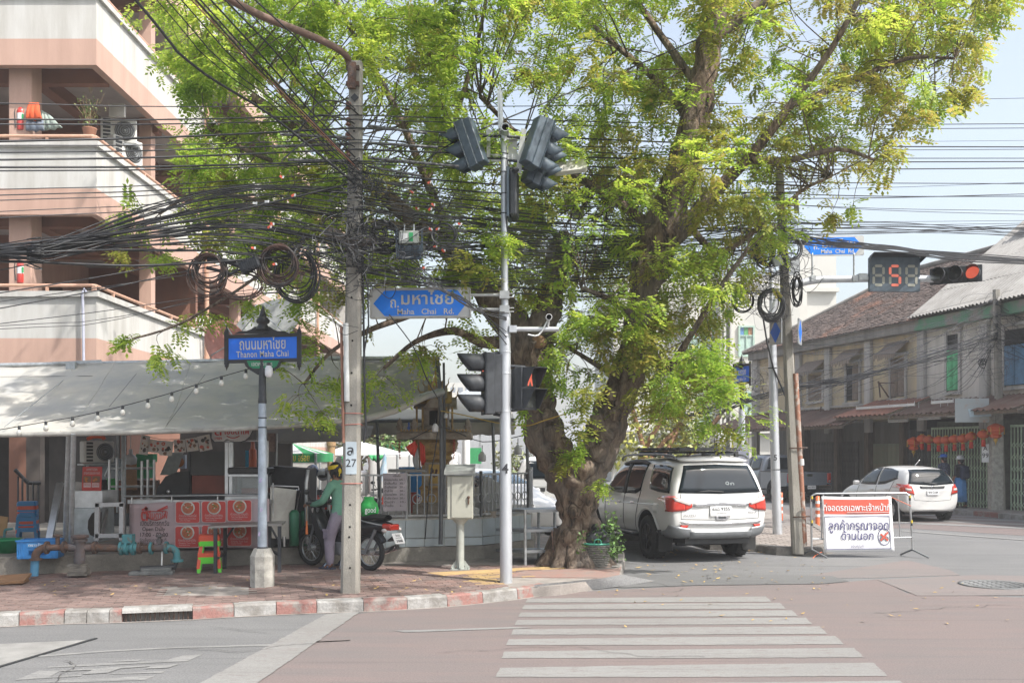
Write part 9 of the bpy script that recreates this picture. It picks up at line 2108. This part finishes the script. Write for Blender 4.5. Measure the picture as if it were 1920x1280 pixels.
tent((500,592,850,830,22.5,2.2),.20,M_CWH,M_GRN,"green and white parasol canopy with yellow lettering behind the covered cart","ทอด กรอบ อร่อย")
tent((600,745,852,826,27,3.2),.03,M_CWH,None,"white and blue grey tent canopy behind pole 27",None,"tent")
cloth("green_sheet",[P(640,855,26.5),P(668,853,26.5),P(664,890,26.5),P(648,892,26.5)],M_GRN,"dark green side curtain hanging from the white tent behind pole 27","curtain",.01,None,.06)
cloth("green_sheet",[P(690,853,26.6),P(722,853,26.6),P(712,866,26.6),P(700,864,26.6)],M_GRN,"short green curtain tied back under the white tent right of pole 27","curtain",.01,None,.06)
mb=MB();mb.bb(P(430,985,30),P(640,858,30)+V(0,.2,0));mb.bb(P(430,862,29.95),P(642,856,29.95)+V(0,.3,0));tag(build(mb,"boundary_wall",mat("wall_parkwhite",(.42,.41,.385),.8,var=.08)),"long white boundary wall at the back of the car park","wall")
mb=MB();mb.bb(P(640,985,34),P(1000,885,34)+V(0,.2,0));tag(build(mb,"boundary_wall",MATS["wall_parkwhite"]),"lower white boundary wall behind the shrine fence and parked cars","wall")
mb=MB();mb.cyl(P(621,985,25),P(621,826,25),.10,n=12);mb.lathe([(.12,-.05),(.12,.05)],12,P(621,832,25));tag(build(mb,"wooden_post",mat("post_tan",(.36,.23,.12),.7)),"tan round post standing behind the motorcycles left of pole 27","post")
cloth("orange_sheet",[P(428,838,21),P(470,836,21),P(474,852,21),P(440,858,21)],mat("sheet_orange",(.62,.20,.09),.75),"crumpled orange sheet hanging behind the glass display","sheet",.01,None,.12)
mb=MB();mb.lathe([(.07,0),(.07,.35),(.04,.38),(.03,.5),(0,.5)],12,P(474,880,18));mb.box(P(464,866,18),(.06,.06,.42),0,1);tag(build(mb,"gas_torch",[mat("bottle_orange",(.6,.13,.05),.4),mat("bottle_blue",(.02,.35,.6),.4)]),"orange and bright blue spray gadget standing behind the glass display","bottle")
mb=MB();c=P(722,866,24);mb.tube([c+V(0,0,.2),c+V(-.03,0,-.1),c+V(-.08,0,-.45)],[.03,.07,.13],8);tag(build(mb,"furled_umbrella",mat("umbrella_sky",(.25,.45,.6),.6,col2=(.5,.5,.52),scale=8)),"pale blue furled umbrella behind the fence left of the drink menu","umbrella")
p=P(780,850,31);mb=MB();mb.bb((p.x-1.5,31,.5),(p.x+1.3,33,1.9));mb.bb((p.x-1.9,31.2,.5),(p.x-1.5,32.8,1.3));tag(build(mb,"white_van",M_CARW,None,bev=.15,seg=3),"white van roof glimpsed beyond the fence and hanging red flags","van")
for px,lab in((776,"small green and white sign board on a pole far behind the fence"),):
 mb=MB();c=P(px-38,850,40);mb.bb(c+V(-.35,0,-.2),c+V(.35,.05,.35));mb.cyl(V(c.x,40.02,0),c,.03,n=6);tag(build(mb,"small_sign",MATS["sign_green"]),lab,"sign")
mb=MB();c=P(885,852,44);mb.bb(c+V(-.4,0,-.4),c+V(.4,.6,.3));tag(build(mb,"green_bin",M_GRN),"green box standing far behind the shrine by the white pole","bin")
mb=MB();mb.cyl(P(874,900,36),P(874,820,36),.14,n=12);tag(build(mb,"white_pole",M_WHITE),"white round pole far behind the shrine's right side","pole")
t=thing("gate_pillar","small white stepped gate pillar behind the white four wheel drive","pillar",P(1172,900,30));mb=MB();c=P(1172,870,30);mb.box(V(c.x,30,1.0),(.8,.5,2.0));mb.box(V(c.x,30,2.05),(1.0,.6,.1));mb.box(V(c.x,30,2.2),(.6,.45,.2));mb.box(V(c.x,30,2.38),(.3,.3,.16));build(mb,"pillar_body",M_WHITE,t,world=True)
for px,py,Y,s_,lab in((1173,803,26,.8,"white lamp globe hanging in the leaves above the gate pillar"),(1350,820,27,1.25,"white lantern lamp on a black bracket behind the roof rack")):
 mb=MB();mb.lathe([(.0,-.13),(.10,-.12),(.12,0),(.11,.08),(.05,.14),(0,.15)],14,P(px,py,Y),Matrix.Scale(s_,3));tag(build(mb,"lamp_globe",MATS["globe_white"]),lab,"lamp")
mb=MB();p=P(1342,836,27.1);mb.beam(V(p.x,27.1,0),p+V(0,0,.4),.08,.08);mb.box(p+V(.1,0,-.02),(.42,.4,.05));tag(build(mb,"lamp_bracket",M_SIG),"black bracket post under the white lantern lamp behind the roof rack","bracket")
bq=thing("barrier","steel crowd barrier with a white and red Thai parking banner on the road","barrier",G(1600,1046));Yb=G(1535,1044).y;kb=Yb/F
mb=MB();fr=smooth([P(1522,1030,Yb),P(1521,940,Yb),P(1523,929,Yb),P(1530,925,Yb)],3)+smooth([P(1698,924,Yb),P(1704,928,Yb),P(1706,938,Yb),P(1711,1030,Yb)],3);mb.tube(fr,.018,8);mb.tube([P(1522,1010,Yb),P(1710,1007,Yb)],.014,8);mb.tube([P(1683,926,Yb),P(1688,1007,Yb)],.013,8)
mb.tube([P(1544,926,Yb+.02),P(1540,1010,Yb+.02)],.013,8);build(mb,"frame",M_STEEL,bq,world=True)
for px in(1523,1711):c=P(px,1030,Yb);mb=MB();mb.tube(smooth([V(c.x-.1,Yb+.28,.02),V(c.x-.03,Yb+.1,.10),V(c.x,Yb,.13),V(c.x+.05,Yb-.1,.10),V(c.x+.18,Yb-.26,.02)],4),.018,8);build(mb,"foot",M_GREYB,bq,world=True)
for px,py in((1522,940),(1522,985),(1706,938),(1709,985)):mb=MB();c=P(px,py,Yb);mb.cyl(c,c+V(0,0,.05),.022,n=8);mb.cyl(c+V(0,0,.05),c+V(0,0,.10),.022,n=8,mi=1);build(mb,"tape_mark",[M_BLACK,mat("tape_yellow",(.55,.40,.03),.6)],bq,world=True)
mb=MB();rows=[]
q4=[P(1540,930,Yb-.03),P(1671,930,Yb-.03),P(1677,1033,Yb-.06),P(1545,1035,Yb-.06)]
def bp4(u,v,d_=0):return q4[0].lerp(q4[1],u).lerp(q4[3].lerp(q4[2],u),v)+V(0,-d_+.004*math.sin(u*13+v*5)*(1-v),.012*math.sin(u*math.pi)*-1*(1-v))
mb.grid([[bp4(j/24,i/14)for j in range(25)]for i in range(15)]);o=build(mb,"banner",mat("banner_white",(.66,.66,.67),.5,var=.03),bq,world=True);o.modifiers.new("t",'SOLIDIFY').thickness=.003
mb=MB();mb.grid([[bp4(.03+.93*j/24,.045+.27*i/4,.005)for j in range(25)]for i in range(5)]);build(mb,"red_band",mat("banner_red",(.56,.10,.065),.5,var=.06),o,world=True)
M_NAVY=mat("print_navy",(.045,.04,.16),.6);c_=lambda u,v:face_cam(bp4(u,v,.014))@Matrix.Rotation(R(.3),4,'Z')
text("ที่จอดรถเฉพาะเจ้าหน้าที่",.155,M_PWHITE,o,c_(.5,.20),.012,width=126*kb,world=True);text("ลูกค้ากรุณาจอด",.22,M_NAVY,o,c_(.51,.53),.004,width=112*kb,world=True);text("ด้านนอก",.20,M_NAVY,o,c_(.485,.715),.004,width=60*kb,world=True);text("ขอบคุณค่ะ",.07,M_NAVY,o,c_(.48,.895),.0,width=26*kb,world=True)
mb=MB();mb.beam(bp4(.35,.285,.01),bp4(.95,.285,.01),.012,.006);build(mb,"underline",M_PWHITE,o,world=True)
mb=MB();ll=[bp4(.035,.36,.008),bp4(.955,.36,.008),bp4(.955,.945,.008),bp4(.035,.945,.008)];mb.tube(ll,.005,4,0,True);mb.tube([bp4(.865+.085*math.cos(a),.73+.15*math.sin(a),.01)for a in np.linspace(0,6.283,24,endpoint=False)],.005,4,0,True);build(mb,"border_line",M_NAVY,o,world=True)
mb=MB();mb.beam(bp4(.81,.80,.013),bp4(.92,.65,.013),.006,.03);mb.beam(bp4(.815,.68,.013),bp4(.915,.80,.013),.006,.03);build(mb,"red_cross",MATS["banner_red"],o,world=True)
mb=MB()
for du in(-.035,.035):mb.tube([bp4(.865+du+.022*math.cos(a),.765+.035*math.sin(a),.010)for a in np.linspace(0,6.283,12,endpoint=False)],.006,4,0,True)
mb.beam(bp4(.83,.74,.011),bp4(.895,.72,.011),.006,.02);mb.beam(bp4(.895,.72,.011),bp4(.885,.66,.011),.006,.01);build(mb,"motorcycle_mark",mat("print_grey",(.2,.2,.22),.6),o,world=True)
mb=MB();mb.tube(smooth([P(1672,932,Yb-.02),P(1690,940,Yb-.03),P(1708,948,Yb-.02)],3),.006,5);mb.tube(smooth([P(1541,1034,Yb-.05),P(1530,1040,Yb-.1),P(1524,1046,Yb-.15)],3),.007,5);build(mb,"orange_twine",mat("twine_orange",(.62,.14,.06),.7),bq,world=True)
# ================================================================== PEOPLE
def figure(J,E,root,region,mats,name,parent,sub=2):
 """one continuous body grown over the joints J {name: (point, radius)} joined by E; region(face centre) gives the material"""
 ks=list(J);me=bpy.data.meshes.new(name);me.from_pydata([J[k][0]for k in ks],[(ks.index(a),ks.index(b_))for a,b_ in E],[])
 o=bpy.data.objects.new("tmp",me);COL.objects.link(o);o.modifiers.new("k",'SKIN');s_=o.modifiers.new("s",'SUBSURF');s_.levels=sub;s_.render_levels=sub;o.modifiers[0].use_smooth_shade=True
 for i,k in enumerate(ks):d_=me.skin_vertices[0].data[i];r=J[k][1];d_.radius=r if hasattr(r,'__len__')else(r,r);d_.use_root=(k==root)
 m2=ev_mesh(o);bpy.data.objects.remove(o);m2.name=name;m2.materials.clear()
 for m in mats:m2.materials.append(m)
 W=WM[parent.name].inverted()
 for p in m2.polygons:p.material_index=region(p.center);p.use_smooth=True
 m2.transform(W);b_=bpy.data.objects.new(name,m2);b_.parent=parent;COL.objects.link(b_);WM[b_.name]=WM[parent.name];return b_
def hand(J,E,wrist,nm,f,s_,up):
 """palm and five fingers from the wrist joint: f forward, s_ towards the thumb, up back of the hand"""
 w=Vector(J[wrist][0]);J[nm+'p']=(w+f*.05,(.030,.018));E.append((wrist,nm+'p'))
 for i,(o,l)in enumerate(((.028,.062),(.010,.072),(-.010,.067),(-.026,.052))):
  a=w+f*.085+s_*o;J[f'{nm}{i}a']=(a,.0095);J[f'{nm}{i}b']=(a+f*l*.5-up*.012,.0088);J[f'{nm}{i}c']=(a+f*l*.62-up*(.02+l*.4),.0075)
  E+=[(nm+'p',f'{nm}{i}a'),(f'{nm}{i}a',f'{nm}{i}b'),(f'{nm}{i}b',f'{nm}{i}c')]
 J[nm+'t']=(w+f*.04+s_*.045-up*.01,.0105);J[nm+'u']=(w+f*.075+s_*.05-up*.035,.009);E+=[(nm+'p',nm+'t'),(nm+'t',nm+'u')]
M_SKIN=mat("skin",(.27,.135,.085),.55,var=.1,scale=20);M_HAIR=mat("hair_black",(.012,.011,.011),.5,var=.3,bump=.6,bscale=60,stretch=(1,1,.2))
fw=V(math.cos(brz),math.sin(brz),0);lf=V(-fw.y,fw.x,0)
H=B0+fw*.56;H.z=PZ+.80
rd=thing("person","motorcycle rider in a pale green shirt and grey lilac cargo trousers with a yellow headband","person",V(H.x,H.y,PZ))
p_=lambda f,l,z:V(H.x+fw.x*f+lf.x*l,H.y+fw.y*f+lf.y*l,z+PZ)
J={'pel':(p_(0,0,.84),(.135,.115)),'sp':(p_(.03,0,.98),(.135,.105)),'ch':(p_(.07,0,1.15),(.15,.115)),'up':(p_(.09,0,1.27),(.12,.09)),'nk':(p_(.13,0,1.345),.05),'hd':(p_(.18,0,1.40),.06),'h2':(p_(.19,0,1.455),(.075,.088)),'h3':(p_(.18,0,1.51),(.07,.08))}
E=[('pel','sp'),('sp','ch'),('ch','up'),('up','nk'),('nk','hd'),('hd','h2'),('h2','h3')]
for n_,s_ in(('L',1),('R',-1)):
 J.update({n_+'sh':(p_(.08,s_*.17,1.24),.07),n_+'el':(p_(.17,s_*.25,1.01),.058),n_+'fa':(p_(.32,s_*.235,.965),.048),n_+'wr':(p_(.46,s_*.22,.955),.028)});E+=[('up',n_+'sh'),(n_+'sh',n_+'el'),(n_+'el',n_+'fa'),(n_+'fa',n_+'wr')]
 hand(J,E,n_+'wr',n_+'h',fw,lf*-s_,V(0,0,1))
 if s_>0:leg=((.03,.10,.78,.108),(.10,.17,.47,.092),(.09,.19,.40,.088),(.05,.215,.12,.072),(.04,.22,.05,.036),(.10,.225,.03,.036),(.19,.23,.025,.026))
 else:leg=((.04,-.10,.78,.098),(.25,-.17,.52,.075),(.25,-.18,.45,.070),(.16,-.22,.14,.052),(.15,-.22,.06,.036),(.22,-.22,.035,.034),(.30,-.22,.03,.026))
 pv='pel'
 for i,(f,l,z,r)in enumerate(leg):k=f'{n_}l{i}';J[k]=(p_(f,l,z),r);E.append((pv,k));pv=k
nose_z=1.45
def rreg(c):
 z=c.z-PZ;f=(c-H).dot(fw);l=abs((c-H).dot(lf))
 if z>1.325 and f>.06 and l<.10:return 2
 if f>.45 and z>.8:return 2
 if z<.075:return 2
 return 0 if z>.845-.02*math.sin(l*20)else 1
M_SHIRT=mat("shirt_green",(.13,.30,.215),.85,var=.15,scale=3,bump=.9,bscale=9);M_TROUS=mat("trousers_lilac",(.23,.20,.25),.9,var=.2,scale=4,bump=.9,bscale=11)
figure(J,E,'pel',rreg,[M_SHIRT,M_TROUS,M_SKIN],"body",rd)
hc=p_(.17,0,1.485)
mb=MB();HM=Matrix((fw,lf,V(0,0,1))).transposed()
mb.ball(hc+HM@V(-.025,0,.015),(.105,.095,.105),18,14,0,HM)
for i in range(60):a=U(R(60),R(300));s0=hc+HM@V(.085*math.cos(a)-.02,.088*math.sin(a),U(-.02,.04));mb.tube([s0,s0+HM@V(-.02,U(-.01,.01),-.06),s0+HM@V(-.03+U(-.02,.02),U(-.015,.015),U(-.15,-.10))],[.014,.012,.004],4)
build(mb,"hair",M_HAIR,rd,world=True)
mb=MB();mb.lathe([(.102,-.03),(.108,-.015),(.109,.012),(.103,.028)],24,hc+V(0,0,.03)+fw*-.012,HM@Matrix.Rotation(R(10),3,'Y'),cap=False);mb.ball(hc+HM@V(-.12,.01,-.02),(.03,.035,.045),10,8);mb.tube([hc+HM@V(-.12,.02,-.03),hc+HM@V(-.13,.03,-.10)],[.02,.008],6);build(mb,"headband",mat("headband_yellow",(.62,.46,.02),.7,bump=.5),rd,world=True)
fcn=p_(.255,0,1.455);mb=MB();mb.tube([fcn+V(0,0,.03),fcn+fw*.022+V(0,0,-.008),fcn+V(0,0,-.018)],[.008,.014,.010],7);mb.ball(p_(.165,.085,1.455),(.02,.012,.032),8,6);build(mb,"nose_and_ear",M_SKIN,rd,world=True)
mb=MB();
for s_ in(1,-1):mb.ball(p_(.25,s_*.032,1.478),(.010,.012,.006),8,6)
build(mb,"eyes",M_BLACK,rd,world=True);mb=MB();mb.ball(p_(.252,0,1.412),(.008,.022,.006),8,5);build(mb,"mouth",mat("lips",(.2,.07,.055),.5),rd,world=True)
mb=MB();
for s_,f0 in((1,.03),(-1,.14)):
 l=.222;mb.box(p_(f0+.07,s_*l,.012),(.27,.095,.022),brz);mb.tube([p_(f0+.12,s_*(l-.05),.02),p_(f0+.12,s_*l,.075),p_(f0+.12,s_*(l+.05),.02)],.020,6);mb.tube([p_(f0+.03,s_*(l-.05),.02),p_(f0+.02,s_*l,.085),p_(f0+.03,s_*(l+.05),.02)],.018,6)
build(mb,"sandal",mat("sandal_navy",(.035,.045,.08),.7),rd,world=True);mb=MB();mb.tube([p_(.12,.185,.05),p_(.12,.225,.085),p_(.12,.265,.05)],.012,6);build(mb,"sandal_strap",mat("strap_pale",(.42,.5,.6),.6),rd,world=True)
mb=MB();mb.box(p_(.09,.262,.52),(.11,.02,.13),brz);mb.box(p_(.09,.272,.585),(.12,.02,.035),brz);build(mb,"cargo_pocket",M_TROUS,rd,world=True,bev=.008)
mb=MB();mb.tube(smooth([p_(.10,.14,1.27),p_(.18,.10,1.12),p_(.14,.14,.98)],4),.012,6);build(mb,"bag_strap",M_BLACK,rd,world=True)
mb=MB();c=p_(.46,.30,.93);mb.tube([c,c+V(0,0,-.12),c+V(.005,0,-.24)],.005,5);mb.tube([c+V(.004,0,-.22),c+V(.005,0,-.42)],[.012,.022],8,1);tag(build(mb,"strap_tag",[mat("cord_tan",(.3,.2,.12),.7),mat("tag_orange",(.55,.15,.04),.6)]),"orange tag hanging on a cord from the motorcycle's handlebar","key tag")
def walker(base,h,label,rz,top,bottom,skirt,hat,backpack,brim):
 t=thing("person",label,"person",base,0);f=V(math.cos(rz),math.sin(rz),0);l=V(-f.y,f.x,0);k=h/1.7
 q_=lambda a,b_,z:base+f*(a*k)+l*(b_*k)+V(0,0,z*k)
 J={'pel':(q_(0,0,.92),(.14*k,.11*k)),'ch':(q_(0,0,1.22),(.15*k,.11*k)),'up':(q_(0,0,1.38),(.12*k,.09*k)),'nk':(q_(.01,0,1.46),.05*k),'h1':(q_(.03,0,1.55),(.075*k,.085*k)),'h2':(q_(.02,0,1.63),(.07*k,.08*k))};E=[('pel','ch'),('ch','up'),('up','nk'),('nk','h1'),('h1','h2')]
 for n_,s_ in(('L',1),('R',-1)):
  J.update({n_+'s':(q_(0,s_*.18,1.36),.055*k),n_+'e':(q_(-.03*s_,s_*.23,1.10),.044*k),n_+'w':(q_(.08,s_*.24,.88),.03*k),n_+'t':(q_(.02,s_*.09,.85),.085*k),n_+'k':(q_(.06*s_,s_*.09,.48),.06*k),n_+'a':(q_(.12*s_-.04,s_*.09,.09),.038*k),n_+'f':(q_(.12*s_+.10,s_*.09,.035),.032*k)})
  E+=[('up',n_+'s'),(n_+'s',n_+'e'),(n_+'e',n_+'w'),('pel',n_+'t'),(n_+'t',n_+'k'),(n_+'k',n_+'a'),(n_+'a',n_+'f')];hand(J,E,n_+'w',n_+'h',V(0,0,-1),f,l*s_)
 def reg(c):
  z=(c.z-base.z)/k;s_=abs((c-base).dot(l))/k
  if z>1.45 or(s_>.19 and z<1.05)or z<.1:return 2
  return 0 if z>.93 else 1
 figure(J,E,'pel',reg,[top,bottom,M_SKIN],"body",t)
 mb=MB();mb.ball(q_(.0,0,1.615),(.095*k,.095*k,.10*k),14,10);mb.ball(q_(-.05,0,1.55),(.06*k,.08*k,.09*k),12,8);build(mb,"hair",M_HAIR,t,world=True)
 mb=MB();mb.lathe([(.112*k,.0),(.112*k,.05*k),(.09*k,.09*k),(.0,.11*k)],18,q_(.01,0,1.63));
 if brim:mb.lathe([(.11*k,.01),(.17*k,-.02),(.17*k,-.03),(.11*k,0)],18,q_(.01,0,1.63),cap=False)
 else:mb.box(q_(.15,0,1.64),(.12*k,.15*k,.015),rz)
 build(mb,"hat",hat,t,world=True)
 if backpack:mb=MB();mb.box(q_(-.19,0,1.17),(.16*k,.29*k,.42*k),rz);build(mb,"backpack",backpack,t,world=True,bev=.05,seg=3);mb=MB();mb.box(q_(-.285,0,1.07),(.05,.22*k,.18*k),rz);build(mb,"backpack_pocket",backpack,t,world=True,bev=.02)
 if skirt:
  mb=MB();rows=[[q_(.02+r*math.cos(a)*(1+.06*math.cos(7*a)),r*1.05*math.sin(a)*(1+.06*math.cos(7*a)),z)for a in np.linspace(0,6.2832,33)]for z,r in((1.0,.145),(.8,.175),(.5,.19),(.2,.205))];mb.grid(rows);build(mb,"skirt",skirt,t,world=True).modifiers.new("t",'SOLIDIFY').thickness=.01
 mb=MB()
 for s_ in(1,-1):mb.box(q_(.12*s_+.04,s_*.09,.03),(.25*k,.09*k,.06*k),rz)
 build(mb,"shoe",M_BLACK,t,world=True,bev=.02)
wz=math.atan2(SD.y,SD.x)
w1=V(14.1,31.3,.13);w2=V(13.75,31.7,.13)
walker(w1,1.62,"woman walking away in a pale sun hat, dark top, navy backpack and long blue skirt",wz,mat("top_dark",(.03,.028,.035),.85),mat("legs_dark",(.03,.03,.04),.9),mat("skirt_blue",(.08,.22,.46),.85,var=.15),mat("hat_pale",(.50,.50,.52),.8),mat("pack_navy",(.015,.025,.06),.7),True)
walker(w2,1.66,"person in a bright blue cap and dark patterned shirt walking ahead of the hatted woman",wz,mat("shirt_pattern",(.04,.05,.09),.85,col2=(.16,.17,.22),scale=26,mix=(.52,.56)),mat("trousers_dark",(.03,.03,.035),.9),None,mat("cap_blue",(.015,.10,.42),.6),None,False)
# ================================================================== CITY HAZE: one even volume round the camera and the scene
mb=MB();mb.bb((-640,-80,-1.2),(640,940,22));hb=stuff(build(mb,"haze",[],None))
hm=bpy.data.materials.new("haze_air");hm.use_nodes=True;hn=hm.node_tree;hn.nodes.remove(hn.nodes["Principled BSDF"])
pv_=hn.nodes.new("ShaderNodeVolumePrincipled");pv_.inputs["Color"].default_value=(.95,.96,.98,1);pv_.inputs["Density"].default_value=.0013;pv_.inputs["Anisotropy"].default_value=0.0
hn.links.new(pv_.outputs[0],hn.nodes["Material Output"].inputs["Volume"]);hb.data.materials.append(hm)
